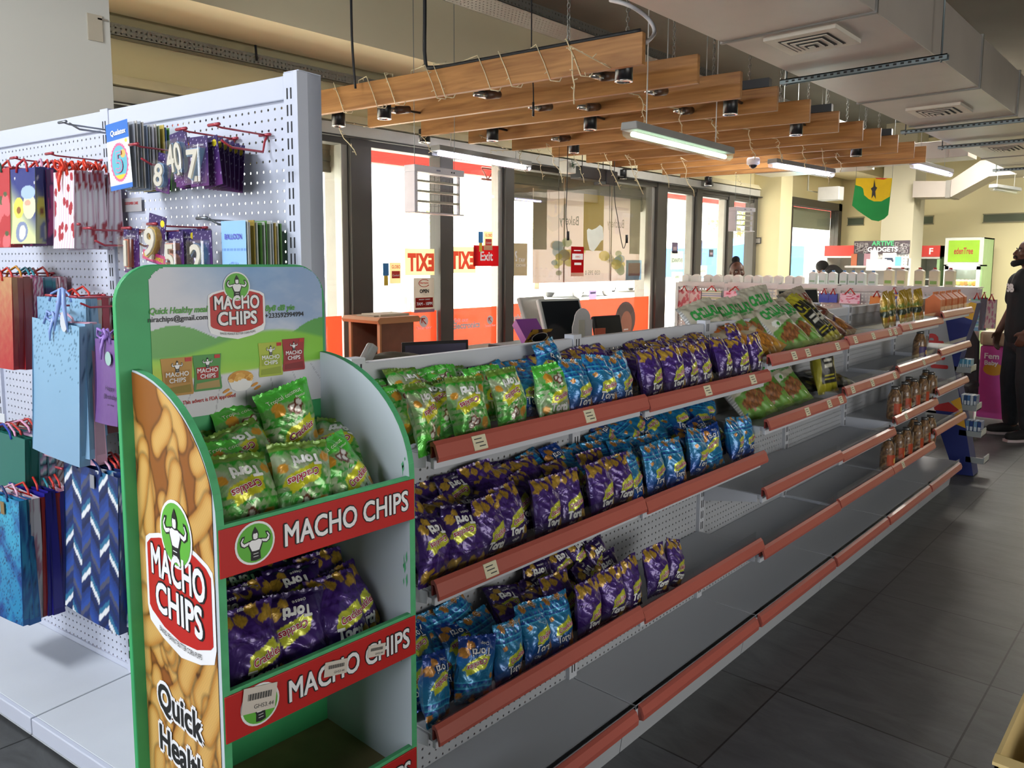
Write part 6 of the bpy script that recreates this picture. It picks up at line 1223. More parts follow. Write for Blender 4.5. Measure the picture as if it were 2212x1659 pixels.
for k in range(30):
    u = rr.choice((rr.gauss(.26, .07), rr.gauss(.76, .06))); v = rr.gauss(.28, .09); q = rr.uniform(.02, .05); m.poly([(W_*u+q*2.2*math.cos(t*.7), Hh*v+q*1.2*math.sin(t*.7)) for t in range(9)], lambda a, b: Vector((a, -.006-.0003*k, b)), bf(('#c9cc6a', '#a3b48c', '#bdb79c', '#cfc25a', '#9fb8c0')[k % 5]))
m.build('printed_groceries', r); MB().poly([(W_*.54+.16*math.cos(t*.5), Hh*.52+.13*math.sin(t*.5)+(.05*math.sin(t*1.3))) for t in range(13)], lambda a, b: Vector((a, -.007, b)), mWh).build('printed_badge', r)
MB().tube([(W_*.26, 0, 0), (W_*.26, 0, 2.885-A.z)], .01, mat('#8f7f6c', .6, name='banner_cord'), 5).tube([(W_*.70, 0, 0), (W_*.70, 0, 2.885-A.z)], .01, mat('#8f7f6c', .6, name='banner_cord'), 5).build('cord', r)
A = ony(1233, 597, YW); B = ony(1261, 533, YW); W_ = B.x-A.x; Hh = B.z-A.z; r = win_sign('payment_sticker', 'bright red payment sticker on the widest window', A.x, B.x, A.z, B.z, film('#cc2c30', .98, 'red_sticker'), 'sticker')
MB().box((W_*.08, -.004, Hh*.56), (W_*.92, -.002, Hh*.76), mWh).box((W_*.25, -.004, Hh*.38), (W_*.8, -.002, Hh*.46), mWh).box((W_*.2, -.004, Hh*.85), (W_*.75, -.002, Hh*.88), mWh).box((0, -.004, 0), (W_, -.002, Hh*.12), mat('#d9a48c', .5, name='peach_strip')).build('white_print', r); txt(r, 'CARDS', W_*.5, Hh*.63, Hh*.06, cR, W_*.6, 0, True, -.006)
A = ony(1350, 605, YB); B = ony(1384, 562, YB); r = win_sign('blue_poster', 'small faded blue poster at the banner corner', A.x, B.x, A.z, B.z, film('#7fa0b8', .8, 'blue_poster'), 'poster', None, YB-.01); MB().box((.05, -.004, .05), (.3, -.002, .2), film('#b9807c', .8, 'red_print')).build('print', r)
A = ony(1272, 647, YW); B = ony(1288, 627, YW); r = win_sign('lilac_note', 'small lilac paper note above the Fashion film', A.x, B.x, A.z, B.z, film('#cdbfe6', .9, 'lilac_paper'), 'note'); MB().box((.02, -.003, .06), (.12, -.002, .08), mat('#8f86b0', .5, name='note_ink')).build('writing', r)
for (a, b, lb, tx) in (((1448, 582), (1476, 543), 'cream ENTRANCE sheet seen mirrored, nearer one', 'ENTRANCE'), ((1502, 598), (1527, 574), 'cream ENTRANCE sheet seen mirrored, farther one', 'ENTRANCE'), ((1450, 610), (1475, 587), 'cream OPEN sheet under the nearer ENTRANCE sheet', 'OPEN')):
    A = ony(*a, YW); B = ony(*b, YW); W_ = B.x-A.x; Hh = B.z-A.z; r = win_sign('entrance_notice', lb, A.x, B.x, A.z, B.z, film('#e9efe2', .85, 'pale_paper'), 'sign', 'entrance notices'); txt(r, tx, W_*.5, Hh*.4, Hh*.2, mat('#6a8f78', .5, name='green_lettering'), W_*.85, .02, True)
for (a, b, lb, cc) in (((1451, 547), (1464, 524), 'small tilted violet card on the entrance glass', '#8a7a9c'), ((1531, 555), (1541, 539), 'small dark card on the second entrance pane', '#5a5a60'), ((1501, 573), (1517, 519), 'tall blue and pink poster on the second entrance pane', '#8c93b4')):
    A = ony(*a, YW); B = ony(*b, YW); r = win_sign('small_poster', lb, A.x, B.x, A.z, B.z, mat(cc, .5, name='poster_print'), 'poster', 'entrance posters'); MB().box(((B.x-A.x)*.2, -.004, (B.z-A.z)*.3), ((B.x-A.x)*.8, -.002, (B.z-A.z)*.6), mat('#c9b4c0', .5, name='poster_patch')).build('print', r)
P = onx(1631, 520, 10.78); r = thing('wall_plate', 'small dark framed plate on the pilaster by the entrance', 'plate', P); MB().box((-.012, -.09, -.045), (0, .06, .045), mat('#3d3d3c', .5, name='dark_frame')).box((-.014, -.08, -.032), (-.012, .05, .032), mat('#b9b4a8', .5, name='grey_plate')).build('frame', r)
# ---------------- outside things ----------------
def car(x, y, c, lb, rz=0.0):  # car colours paled to mimic overexposed daylight
    r = thing('parked_car', lb, 'car', (x, y, -.02), rz, 'parked cars'); mb_ = mat(c, .3, .2, coat=.5, name='car_paint'); m = MB(); m.prism([(-2.1, .25), (2.1, .25), (2.15, .7), (1.3, .85), (.8, 1.35), (-.9, 1.4), (-1.6, .9), (-2.1, .8)], 1, -.8, .8, mb_); m.build('car_body', r, bevel=.06)
    MB().prism([(1.2, .87), (.75, 1.3), (-.85, 1.34), (-1.4, .9)], 1, -.81, .81, mat('#a9b2ba', .2, name='car_window')).build('side_window', r)
    for a in (-1.35, 1.35):
        for b in (-.75, .75): MB(Matrix.Translation((a, b, .33)) @ Matrix.Rotation(math.pi/2, 4, 'X')).lathe([(0, -.1), (.33, -.1), (.33, .1), (0, .1)], mat('#8a8a8c', .7, name='tyre'), 16).build('wheel', r)
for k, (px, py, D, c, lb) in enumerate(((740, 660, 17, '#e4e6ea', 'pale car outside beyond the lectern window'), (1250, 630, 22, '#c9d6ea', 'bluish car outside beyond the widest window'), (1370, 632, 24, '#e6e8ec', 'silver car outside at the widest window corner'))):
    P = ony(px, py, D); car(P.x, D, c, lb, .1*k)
def tree(x, y, h, lb, c='#e4ecc8'):  # leaf colour lightened so the crown looks washed out by glare
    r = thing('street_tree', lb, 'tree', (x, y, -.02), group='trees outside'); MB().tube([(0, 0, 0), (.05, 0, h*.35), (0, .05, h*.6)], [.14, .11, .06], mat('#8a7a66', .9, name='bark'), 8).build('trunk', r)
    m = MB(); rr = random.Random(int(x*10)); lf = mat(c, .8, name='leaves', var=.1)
    for k in range(420):
        a = rr.uniform(0, 6.28); q = rr.uniform(.1, h*.32); z = h*.7+rr.gauss(0, h*.13); p = Vector((q*math.cos(a), q*math.sin(a), z)); u = Vector((rr.uniform(-1, 1), rr.uniform(-1, 1), rr.uniform(-1, 1))).normalized()*.14; v = u.orthogonal().normalized()*.09
        m.quad([p-u, p+v, p+u, p-v], lf)
    m.build('crown', r)
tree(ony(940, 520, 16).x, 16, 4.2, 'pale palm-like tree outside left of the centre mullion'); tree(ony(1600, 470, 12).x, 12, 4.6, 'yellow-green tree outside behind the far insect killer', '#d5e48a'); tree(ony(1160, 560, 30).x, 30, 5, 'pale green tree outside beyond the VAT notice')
P = ony(1590, 560, 9.5); r = thing('blue_canopy', 'blue market canopy outside the far entrance pane', 'canopy', (P.x, 9.5, 0)); MB().prism([(-2.6, 1.9), (2.4, 2.35), (2.4, 2.1), (-2.6, 1.2)], 1, -.8, .8, mat('#4a7fd9', .7, name='blue_tarpaulin')).build('tarpaulin', r); m = MB()
for a in (-2.4, 2.2): m.tube([(a, -.7, -.02), (a, -.7, 2.0)], .03, mGalD, 6)
m.build('pole', r)
A = ony(1703, 640, 6.6); B = ony(1738, 530, 6.6); r = thing('blue_booth', 'light blue booth wall outside the far window', 'booth', (A.x-.6, 6.6, -.02)); MB().box((0, 0, 0), (B.x-A.x+.6, .5, B.z), mat('#45b4e6', .6, name='light_blue_panel')).box((B.x-A.x+.6, 0.02, 0), (B.x-A.x+3.6, .5, B.z+.4), mat('#e9eff2', .6, name='white_panel')).box((B.x-A.x+1.9, -.02, 0), (B.x-A.x+4.0, .0, 1.5), mat('#6fc4ea', .6, name='light_blue_panel')).build('panel', r)
P = ony(1760, 500, 7.5); r = thing('lean_to_roof', 'grey sloping lean-to roof outside the far window', 'roof', (P.x, 7.5, 0)); MB().prism([(-1.8, 2.1), (3.0, 2.85), (3.0, 2.35), (-1.8, 1.95)], 1, -.4, .6, mat('#a3a8a0', .8, name='grey_roof_sheet')).tube([(2.6, 0, 0), (2.6, 0, 2.5)], .05, mGalD, 6).tube([(-1.5, 0, 0), (-1.5, 0, 2.0)], .05, mGalD, 6).build('roof_sheet', r)
# ---------------- cashier counter and what stands on it ----------------
r = thing('cashier_counter', 'long pale cashier counter hidden behind the snack gondola', 'counter', (2.1, 2.45, 0)); MB().box((0, 0, .0), (4.9, .75, .90), mat('#b9b4aa', .5, name='counter_front')).build('counter_body', r, bevel=.004); MB().box((-.03, -.03, .90), (4.93, .78, .94), mat('#d2cdc4', .35, name='counter_worktop')).build('worktop', r, bevel=.004)
r = thing('wooden_lectern', 'brown wooden lectern with open shelves before the glass', 'lectern', (3.10, 3.90, 0)); wl = mat('#8a604c', .5, 0, .1, 14, name='walnut_laminate'); we = mat('#c08c60', .5, name='lectern_edge')
MB().box((.01, 0, 0), (.285, .02, 1.16), wl).box((.01, .30, 0), (.285, .32, 1.16), wl).box((.27, .02, 0), (.285, .30, 1.16), wl).build('cabinet_body', r, bevel=.002); MB().box((-.004, -.004, 0), (.01, .022, 1.16), we).box((-.004, .298, 0), (.01, .324, 1.16), we).build('edge_strip', r); MB().box((-.002, .02, .86), (.27, .30, .88), we).box((-.002, .02, .50), (.27, .30, .52), we).build('shelf', r)
MB().prism([(-.03, 1.16), (.31, 1.16), (.32, 1.18), (.30, 1.20), (-.02, 1.20), (-.04, 1.18)], 1, -.03, .35, we).build('lectern_top', r)
r = thing('paper_pile', 'low stack of papers lying on top of the lectern', 'papers', (3.14, 3.94, 1.20)); MB().box((0, 0, 0), (.24, .2, .014), mat('#c9bfa8', .7, name='worn_paper')).box((-.04, .02, 0), (.0, .2, .008), mat('#a39a86', .7, name='brown_paper')).build('sheets', r)
r = thing('paper_pile', 'white papers lying on the shelf inside the lectern', 'papers', (3.12, 3.95, .88)); MB().prism([(0, 0), (.16, 0), (.14, .03), (.02, .02)], 1, .0, .2, mat('#d2d0d0', .7, name='white_paper')).build('sheets', r)
def screen(name, lb, P, w_, h_, face, back, yaw, tilt, dark='#22262a', foot=True):
    r = thing(name, lb, 'monitor', rot=(math.radians(tilt), 0, math.radians(yaw))); r.location = P
    MB().box((-w_/2, -.012, 0), (w_/2, .018, h_), back).build('casing', r, bevel=.008); MB().box((-w_/2+.018, -.014, .02), (w_/2-.018, -.011, h_-.018), mat(dark, .12, name='dark_screen')).build('display', r)
    if foot: MB().box((-.03, .02, -.16), (.03, .06, h_*.5), back).box((-.1, -.02, -.19), (.1, .14, -.15), back).build('stand', r, bevel=.005)
    return r
wp = mat('#c9c9c4', .4, name='white_casing_plastic')
r = screen('pos_monitor', 'white backed till monitor turned toward the glass', ony(1176, 742, 3.2), .30, .32, wp, wp, 8, -20, '#d2d2ce'); m = MB()
for k in range(9): m.box((.05, -.0155, .06+.013*k), (.09, -.014, .066+.013*k), mat('#77777a', .6, name='vent_slot'))
m.build('vent', r)
screen('pos_monitor', 'large dark till screen with a white rim', ony(1228, 742, 2.85), .32, .285, wp, wp, -14, -22)
screen('pos_monitor', 'smaller dark till screen right of the white paper stand', ony(1316, 728, 2.95), .26, .145, mBlack, mBlack, -8, -14, '#4a4c4c')
r = thing('paper_stand', 'rounded white card stand before the till screens', 'card stand', ony(1258, 738, 2.75), -.25); m = MB(); m.prism([(-.075, -.02), (.075, -.02), (.075, .13)]+[(.062*math.cos(t*math.pi/8), .13+.07*math.sin(t*math.pi/8)) for t in range(0, 9)]+[(-.075, .09)], 1, 0, .006, mat('#dcdcdc', .5, name='white_card')); m.prism([(-.14, -.03), (.12, -.03), (.12, .025), (-.14, .03)], 1, -.02, -.015, mat('#e6e6e6', .5, name='white_card')); m.box((-.03, -.002, .03), (.015, .0, .13), mat('#d2cfc0', .5, name='cream_note')); m.build('card', r)
MB().box((.09, -.01, .0), (.17, -.004, .075), mat('#d5694c', .5, name='orange_picture')).build('small_picture', r)
rz_ = ony(1152, 745, 2.75); r = thing('cash_drawer', 'dark cash drawer under the colourful display box', 'cash drawer', (rz_.x-.1, 2.66, .94)); MB().box((0, 0, 0), (.34, .34, rz_.z-.945), mBlack).build('housing', r, bevel=.004)
r = thing('sweet_box', 'colourful display box with a round black logo tipped beside the tills', 'box'); P = ony(1152, 745, 2.75); r.matrix_world = frame_at(P, Vector((.96, -.28, 0)), Vector((.2, .7, .68)).normalized(), Vector((-.19, -.66, .72)).normalized())
MB().box((-.07, 0, 0), (.07, .15, .05), mat('#8a3f9c', .4, name='violet_card')).build('box_body', r); m = MB(); m.grid(lambda U, V: (-.07+.14*U, -.001+0*U, .0+.13*V), 30, 34, mPaper, dots('#3a1f30', '#c9a03a', 24, .12, 5), False)
m.poly([(.01+.05*math.cos(t*.3142), .065+.04*math.sin(t*.3142)) for t in range(20)], lambda u, v: Vector((u, -.003, v)), mWh).poly([(.01+.045*math.cos(t*.3142), .065+.036*math.sin(t*.3142)) for t in range(20)], lambda u, v: Vector((u, -.004, v)), mBlk).build('printed_face', r)
r = thing('laptop', 'open dark laptop whose screen top shows over the gondola', 'laptop', ony(942, 782, 2.7), -.35); MB().box((-.17, 0, -.06), (.17, .012, .10), mBlack).build('lid', r, bevel=.004); MB().box((-.155, -.002, -.05), (.155, .0, .085), mat('#5d5a72', .2, name='laptop_screen')).build('display', r); MB().box((-.17, -.22, -.155), (.17, .02, -.06), mBlack).build('keyboard_base', r, bevel=.003)
r = thing('folded_jacket', 'folded grey-green jacket heaped behind the gondola top', 'jacket', ony(835, 790, 2.6)); m = MB()
m.grid(lambda U, V: (-.16+.36*U, -.10+.2*V, .0+.055*np.sin(np.pi*V)**.5*np.sin(np.pi*U)**.4+.004*np.sin(U*19+V*7)), 24, 12, mat('#77776c', .9, bump=.3, name='olive_cloth')); m.grid(lambda U, V: (-.15+.36*U, -.11+.22*V, -.10+.10*np.sin(np.pi*U)**.3*np.sin(np.pi*V)**.3), 20, 10, mat('#2c3030', .8, name='dark_cloth')); m.build('cloth', r)
r = thing('card_reader', 'small white device leaning behind the stand corner', 'device', ony(783, 790, 2.55), 0, None, (0, math.radians(35), 0)); MB().box((-.022, -.02, -.04), (.022, .02, .10), mat('#d5dcd9', .4, name='white_plastic')).build('housing', r, bevel=.01)
for k, (px, py, lb) in enumerate(((1700, 668, 'nearer tablet till screen with cream frame above the chip bags'), (1752, 663, 'farther tablet till screen with cream frame above the chip bags'))):
    screen('tablet_till', lb, ony(px, py, 2.65), .20, .17, mat('#cfc8b4', .4, name='cream_plastic'), mat('#cfc8b4', .4, name='cream_plastic'), -20, -12, '#2f3438')
r = thing('cream_box', 'cream cardboard box standing behind the big chip bags', 'box', ony(1668, 668, 2.75), -.3); MB().box((-.13, -.05, -.2), (.14, .1, .09), mat('#d2c79a', .6, name='cream_card')).build('box_body', r, bevel=.002)
# second low gondola behind the till, its own short panel
r = thing('short_panel', 'short pale perforated panel behind the yellow pouches', 'shelf panel', (4.75, 2.1, 0)); MB().box((0, 0, 0), (.9, .03, 1.24), perforated('#bdb8a8', 0, 2, .025, .0036)).build('panel', r); MB().box((-.02, -.01, 0), (0, .04, 1.27), mSteelL).box((.9, -.01, 0), (.92, .04, 1.27), mSteelL).box((0, -.005, 1.2), (.9, .035, 1.26), mSteelL).build('frame', r)
# ---------------- far gondola across the shop ----------------
XG = 8.5; ya, yb = 4.88, 1.66; zg = 1.315
r = thing('far_gondola', 'pale perforated gondola across the shop hung with bright gift bags', 'shelf unit'); n = 5; mFG = mat('#c9c6c4', .5, name='far_white_enamel')
for k in range(n+1): y = ya+(yb-ya)*k/n; MB().box((XG-.01, y-.02, 0), (XG+.04, y+.02, zg), mFG).build('upright', r)
for k in range(n):
    y0 = ya+(yb-ya)*k/n-.02; y1 = ya+(yb-ya)*(k+1)/n+.02
    MB().box((XG, y1, .12), (XG+.004, y0, zg-.05), perforated('#c9c6c4', 1, 2, .035, .006)).build('back_panel', r); MB().box((XG-.012, y1, zg-.05), (XG+.03, y0, zg), mFG).build('top_rail', r); MB().box((XG-.19, y1, .10), (XG, y0, .13), mFG).box((XG-.19, y1, 0), (XG-.17, y0, .13), mFG).build('base_deck', r)
    MB().box((XG+.0, y1, zg), (XG+.30, y0, zg+.012), mFG).build('top_shelf', r)
def far_bag(xa, ya_, xb, yb_, pr, lb, rib='#c8372e'):
    x = XG-.07; A = onx(xa, ya_, x); B = onx(xb, yb_, x); w_ = abs(A.y-B.y); h_ = A.z-B.z
    o = bpy.data.objects.new('gift_bag', gbag_mesh(pr, w_, h_, '#b9a9b4', False)); COL.objects.link(o); o.matrix_world = frame_at(Vector((x, (A.y+B.y)/2, A.z)), Vector((0, -1, 0)), Vector((1, 0, 0)), ZU); tag(o, lb, 'gift bag', 'gift bags on the far gondola')
    m = MB(); m.tube([(-w_*.25, -.013, -.01), (0, -.004, .05), (w_*.25, -.013, -.01)], .008, mat(rib, .4, name='satin_ribbon'), 5).tube([(0, .06, .05), (0, -.03, .05)], .005, mHook, 4); m.build('ribbon_handle', o)
q = lambda u, v: (1400+u/3.687, 480+v/3.687)
PR['pinkfl'] = dots('#c9b4b0', '#b0505a', 14, .12, 8); PR['gstripe'] = stripes(['#cfd2c0', '#5f8f9c', '#e0dfc9', '#6f9a5a', '#dadcc9', '#4f78a8'], 22); PR['pcherry'] = dots('#d9b4c4', '#c04060', 22, .06, 9); PR['orange'] = base('#c97a2c'); PR['fblue'] = base('#2f3fa0'); PR['bstripe'] = stripes(['#7fb0d0', '#4a86b4', '#b9d0d9', '#6fb08a'], 20); PR['flor'] = dots('#c9bcb0', '#b0607a', 26, .08, 13); PR['dk'] = base('#4a4452'); PR['multi'] = stripes(['#5a3a8a', '#c9a03a', '#3a6aa8'], 6)
for (a, b, c, d, pr, lb) in ((245, 540, 330, 692, 'pinkfl', 'white and pink patterned gift bag hanging first on the far gondola'), (335, 545, 420, 700, 'pinkfl', 'pink floral gift bag beside the striped one on the far gondola'), (430, 540, 582, 735, 'gstripe', 'teal and cream striped gift bag on the far gondola'), (605, 545, 780, 745, 'pcherry', 'pink gift bag with cherries and red ribbon on the far gondola'), (785, 550, 940, 745, 'pinkfl', 'pink gift bag just right of the cherry one on the far gondola'),
    (1365, 565, 1440, 640, 'fblue', 'royal blue gift bag above the big chip bags, nearer half'), (1440, 568, 1508, 640, 'fblue', 'royal blue gift bag above the big chip bags, farther half'), (1530, 565, 1690, 650, 'pcherry', 'white gift bag with red bows on the far gondola'), (1770, 588, 1872, 655, 'orange', 'glossy orange gift bag on the far gondola'), (1915, 560, 2000, 640, 'multi', 'violet and yellow gift bag behind the yellow pouches')): far_bag(*q(a, b), *q(c, d), pr, lb)
q2 = lambda u, v: (2020+u/3.604, 500+v/3.604)
far_bag(*q2(285, 520), *q2(350, 775), 'bstripe', 'blue striped gift bag hanging left of the standing man'); far_bag(*q2(352, 515), *q2(395, 770), 'dk', 'dark gift bag between the blue striped and the floral ones'); far_bag(*q2(398, 530), *q2(468, 755), 'flor', 'floral gift bag hanging beside the standing man')
# cartons on the far gondola
kk = 0
def carton(px, w_, h_, kind):
    global kk
    P = onx(px, 612, XG+.12); kk += 1
    r = thing('drink_carton', ('plain whitish', 'blue-capped pale', 'red-capped cream')[kind]+' carton on the far gondola top, %s of its kind' % ordn(cnt_[kind]), 'carton', (P.x, P.y, zg+.012), 0, 'cartons on the far gondola'); cnt_[kind] += 1
    MB().box((-w_/2, -w_/2, 0), (w_/2, w_/2, h_), mat(('#c9c6c2', '#c2cbc9', '#d5cdae')[kind], .5, name='carton_board')).prism([(-w_/2, h_), (w_/2, h_), (.004, h_+.02), (-.004, h_+.02)], 0, -w_/2, w_/2, mat('#cfcac4', .5, name='carton_gable')).build('carton_body', r)
    if kind: MB().lathe([(0, h_+.01), (.016, h_+.01), (.016, h_+.035), (0, h_+.035)], mat(('', '#5a86b4', '#b03a34')[kind], .5, name='carton_cap'), 8).build('cap', r); MB().box((-w_/2-.001, -w_/2+.01, .02), (-w_/2, w_/2-.01, h_*.35), mat(('', '#8aa88c', '#8aae5a')[kind], .5, name='carton_print')).build('print', r)
cnt_ = [0, 0, 0]
for u in (310, 385, 480, 556, 640, 715, 805, 875, 955, 1040, 1130, 1205): carton(1400+u/3.687, .085, .068, 0)
for u in (1315, 1392, 1472, 1560, 1630, 1700, 1790): carton(1400+u/3.687, .075, .115, 1)
for px in (1920, 1948, 1986, 2018, 2052): carton(px, .082, .15, 2)
# ---------------- fridges, freezer and gadget stand at the back wall ----------------
XR_ = 13.2
def cab(xa, ya_, xb, yb_, X_=XR_): A = onx(xa, ya_, X_); B = onx(xb, yb_, X_); return A, B
A, B = cab(2043, 514, 2118, 640); r = thing('drinks_fridge', 'white upright fridge with a lime green header and fruit inside', 'fridge', (XR_, B.y, 0)); w_ = A.y-B.y; zt_ = A.z; wf = mat('#dfe2dc', .4, name='white_fridge_paint')
m = MB(); m.box((0, 0, 0), (.7, .03, zt_), mat('#9dbf86', .5, name='green_side')).box((0, w_-.03, 0), (.7, w_, zt_), wf).box((.66, 0, 0), (.7, w_, zt_), wf).box((0, 0, 0), (.7, w_, .12), wf).box((0, 0, zt_-.02), (.7, w_, zt_), wf).box((0, 0, zt_-.42), (.3, w_, zt_-.40), wf); m.build('cabinet', r)
MB().box((-.02, .0, zt_-.40), (0, w_, zt_), wf).box((-.028, .05, zt_-.36), (-.02, w_-.05, zt_-.04), mat('#a5d83a', .4, name='lime_header')).build('header', r, bevel=.01); m = MB(); m.text('edenTree', (-.032, w_/2, zt_-.24), (0, -1, 0), (0, 0, 1), .09, mat('#c0433a', .5, name='red_lettering'), off=.02, maxw=w_*.5); m.build('lettering', r)
MB().box((-.03, .02, .12), (-.01, .07, zt_-.42), wf).box((-.03, w_-.07, .12), (-.01, w_-.02, zt_-.42), wf).box((-.03, .02, zt_-.47), (-.01, w_-.02, zt_-.42), wf).box((-.03, .02, .12), (-.01, w_-.02, .2), wf).build('door_frame', r); MB().box((-.02, .07, .2), (-.016, w_-.07, zt_-.47), clear('fridge_glass', (.95, .98, .97), .07)).build('door_glass', r)
for k, z in enumerate((.62, .92, 1.20, 1.5)): MB().box((.05, .03, z), (.6, w_-.03, z+.02), wf).build('shelf', r)
rr = random.Random(6)
for row, (z, nn, cs) in enumerate(((1.52, 8, ('#c4c84a', '#b0452f', '#c9c08a')), (1.22, 6, ('#c98a3a', '#a8a05a', '#b07a3a')), (.94, 7, ('#b9c46a', '#a3b45a', '#c4cc7a')))):
    for k in range(nn):
        o = MB().ball((0, 0, 0), .048, mat(cs[k % 3], .5, name='fruit_skin'), 10, 7).build('fruit'); o.location = (XR_+.15, B.y+.1+(w_-.2)*(k+.5)/nn, z+.048); tag(o, '%s fruit on the %s fridge shelf, %s from the green side' % ('round', ('upper', 'middle', 'lower')[row], ordn(k)), 'fruit', 'fruit in the fridge')
lp = bpy.data.lights.new('fridge_light', 'AREA'); lp.energy = 6; lp.size = .4; lo = bpy.data.objects.new('fridge_light', lp); COL.objects.link(lo); lo.location = (XR_+.06, B.y+w_/2, zt_-.45); lo.rotation_euler = (0, .5, 0)
for (xa, xb, lb) in ((1783, 1893, 'long display fridge with a red header left of the pillar'), (1975, 2028, 'green-sided display fridge with a red header right of the pillar')):
    A, B = cab(xa, 531, xb, 600, 13.3); r = thing('display_fridge', lb, 'fridge', (13.3, B.y, 0), group='red-header fridges'); w_ = A.y-B.y; zt_ = A.z
    m = MB(); m.box((0, 0, 0), (.65, .04, zt_), mat('#a9cf96' if xa > 1900 else '#cfd2cc', .5, name='fridge_side')).box((0, w_-.04, 0), (.65, w_, zt_), wf).box((.6, 0, 0), (.65, w_, zt_), wf).box((0, 0, 0), (.65, w_, .5), wf); m.build('cabinet', r); MB().box((-.03, 0, zt_-.17), (.3, w_, zt_), mat('#d8443c', .5, name='red_header')).build('header', r); MB().box((-.02, 0, zt_-.2), (.1, w_, zt_-.17), wf).build('trim', r)
    m = MB(); m.text('F', (-.032, .12, zt_-.13), (0, -1, 0), (0, 0, 1), .09, mWh, off=.03); m.build('lettering', r)
    for z in (.7, 1.0, 1.3): MB().box((.05, .04, z), (.55, w_-.04, z+.02), wf).build('shelf', r)
XS = 11.9
A, B = cab(1848, 521, 1959, 620, XS); r = thing('gadget_stand', 'white perforated stand with a dark gadget header board', 'display stand', (XS, B.y, 0)); w_ = A.y-B.y; zt_ = A.z
MB().box((0, 0, 0), (.03, w_, zt_), perforated('#cfccc8', 1, 2, .04, .007)).build('back_panel', r); MB().box((.0, -.02, 0), (.05, .01, zt_-.25), mFG).box((.0, w_-.01, 0), (.05, w_+.02, zt_-.25), mFG).build('upright', r)
zh = onx(1900, 548, XS).z; hd = MB().box((-.02, -.01, zh), (0, w_+.01, zt_), mat('#4d444a', .5, name='dark_header')).build('header_board', r); m = MB(); m.text('ARTIVE', (-.024, w_/2-.02, zh+.115), (0, -1, 0), (0, 0, 1), .062, mat('#52b87c', .5, name='green_lettering'), off=.03, maxw=.38).text('GADGETS', (-.024, w_/2-.02, zh+.03), (0, -1, 0), (0, 0, 1), .062, mWh, off=.03, maxw=.48); m.build('lettering', r)
m = MB(); rr = random.Random(5)
for k in range(40):
    y = rr.choice((rr.uniform(.02, w_*.25), rr.uniform(w_*.76, w_-.02))); z = rr.uniform(zh+.02, zt_-.04); a = rr.uniform(.012, .03); b = rr.uniform(.012, .03)
    for (y0, y1, z0, z1) in ((-a, a, -b, -b+.005), (-a, a, b-.005, b), (-a, -a+.005, -b, b), (a-.005, a, -b, b)): m.box((-.0235, y+y0, z+z0), (-.022, y+y1, z+z1), mat('#b9b4b4', .5, name='icon_outline'))
m.build('icon_pattern', hd)
zsf = onx(1900, 574, XS).z; MB().box((-.25, -.03, zsf-.03), (0, w_+.05, zsf), mFG).build('shelf', r)
for (u0, v0, u1, v1, c, lb) in ((1618, 252, 1660, 332, '#b5694a', 'copper coloured phone box'), (1668, 250, 1715, 332, '#3f4246', 'black phone box'), (1720, 250, 1770, 332, '#a87f8a', 'photo printed phone box'), (1775, 290, 1850, 332, '#cfd0cc', 'plain pale phone box'), (1868, 245, 1965, 336, '#dcdcda', 'white game controller box'), (1968, 275, 2005, 330, '#6fb4cf', 'light blue gadget box')):
    A = onx(*q(u0, v0), XS-.12); B = onx(*q(u1, v1), XS-.12); rb = thing('gadget_box', lb+' on the gadget stand shelf', 'box', (XS-.12, B.y, zsf), group='boxes on the gadget stand'); hb = A.z-zsf; MB().box((0, 0, 0), (.06, A.y-B.y, hb), mat(c, .5, name='printed_box')).build('box_body', rb, bevel=.002)
    if 'controller' in lb: m = MB(); W2 = A.y-B.y; m.poly([(.1*W2/1, .35*hb), (.2*W2, .62*hb), (.8*W2, .62*hb), (.9*W2, .35*hb), (.82*W2, .28*hb), (.68*W2, .45*hb), (.32*W2, .45*hb), (.18*W2, .28*hb)], lambda a, b: Vector((-.002, a, b)), mat('#3a4358', .5, name='controller_print')); m.build('controller_print', rb)
rb = thing('price_note', 'pair of white price notes taped to the gadget stand shelf', 'note', onx(*q(1812, 385), XS-.26)); MB().box((-.002, -.14, 0), (0, .13, .16), mat('#dedfe2', .5, name='white_paper')).box((-.003, -.02, .16), (-.001, .08, .28), mat('#d9dad5', .5, name='white_paper')).build('paper', rb)
# ---------------- blue brand display, bins and boxes by the gondola end ----------------
XD = 6.42
def pd(u, v): P = onx(1850+u/3.607, 600+v/3.607, XD); return (P.y, P.z)
r = thing('blue_display', 'blue, yellow and grey card display with red letters at the gondola end', 'display stand'); mNv = mat('#15246b', .5, name='navy_card'); mYl = mat('#d9a52a', .5, name='yellow_card'); mGy = mat('#8d9196', .5, name='grey_card'); mRd = mat('#a8282a', .5, name='red_card_print')
out_ = [pd(680, 280), pd(895, 190), pd(935, 200), pd(905, 330), pd(830, 540), pd(770, 740), pd(810, 930), pd(850, 1170), pd(910, 1545), pd(760, 1540), pd(650, 1200), pd(610, 990), pd(540, 700), pd(545, 380)]
m = MB(); m.prism([(y, max(z, .0)) for y, z in out_], 0, XD, XD+.16, mNv); body = m.build('card_body', r)
def patch(pts, mt, nm, dx=.002):
    return MB().prism([pd(*p) for p in pts], 0, XD-dx, XD-dx+.0015, mt).build(nm, body)
patch([(680, 280), (690, 300), (720, 470), (770, 740), (800, 920), (820, 1040), (610, 1010), (540, 700), (545, 380)], mGy, 'grey_panel')
patch([(895, 190), (938, 200), (905, 330), (820, 300), (690, 300), (684, 282), (780, 240)], mYl, 'yellow_top', .004)
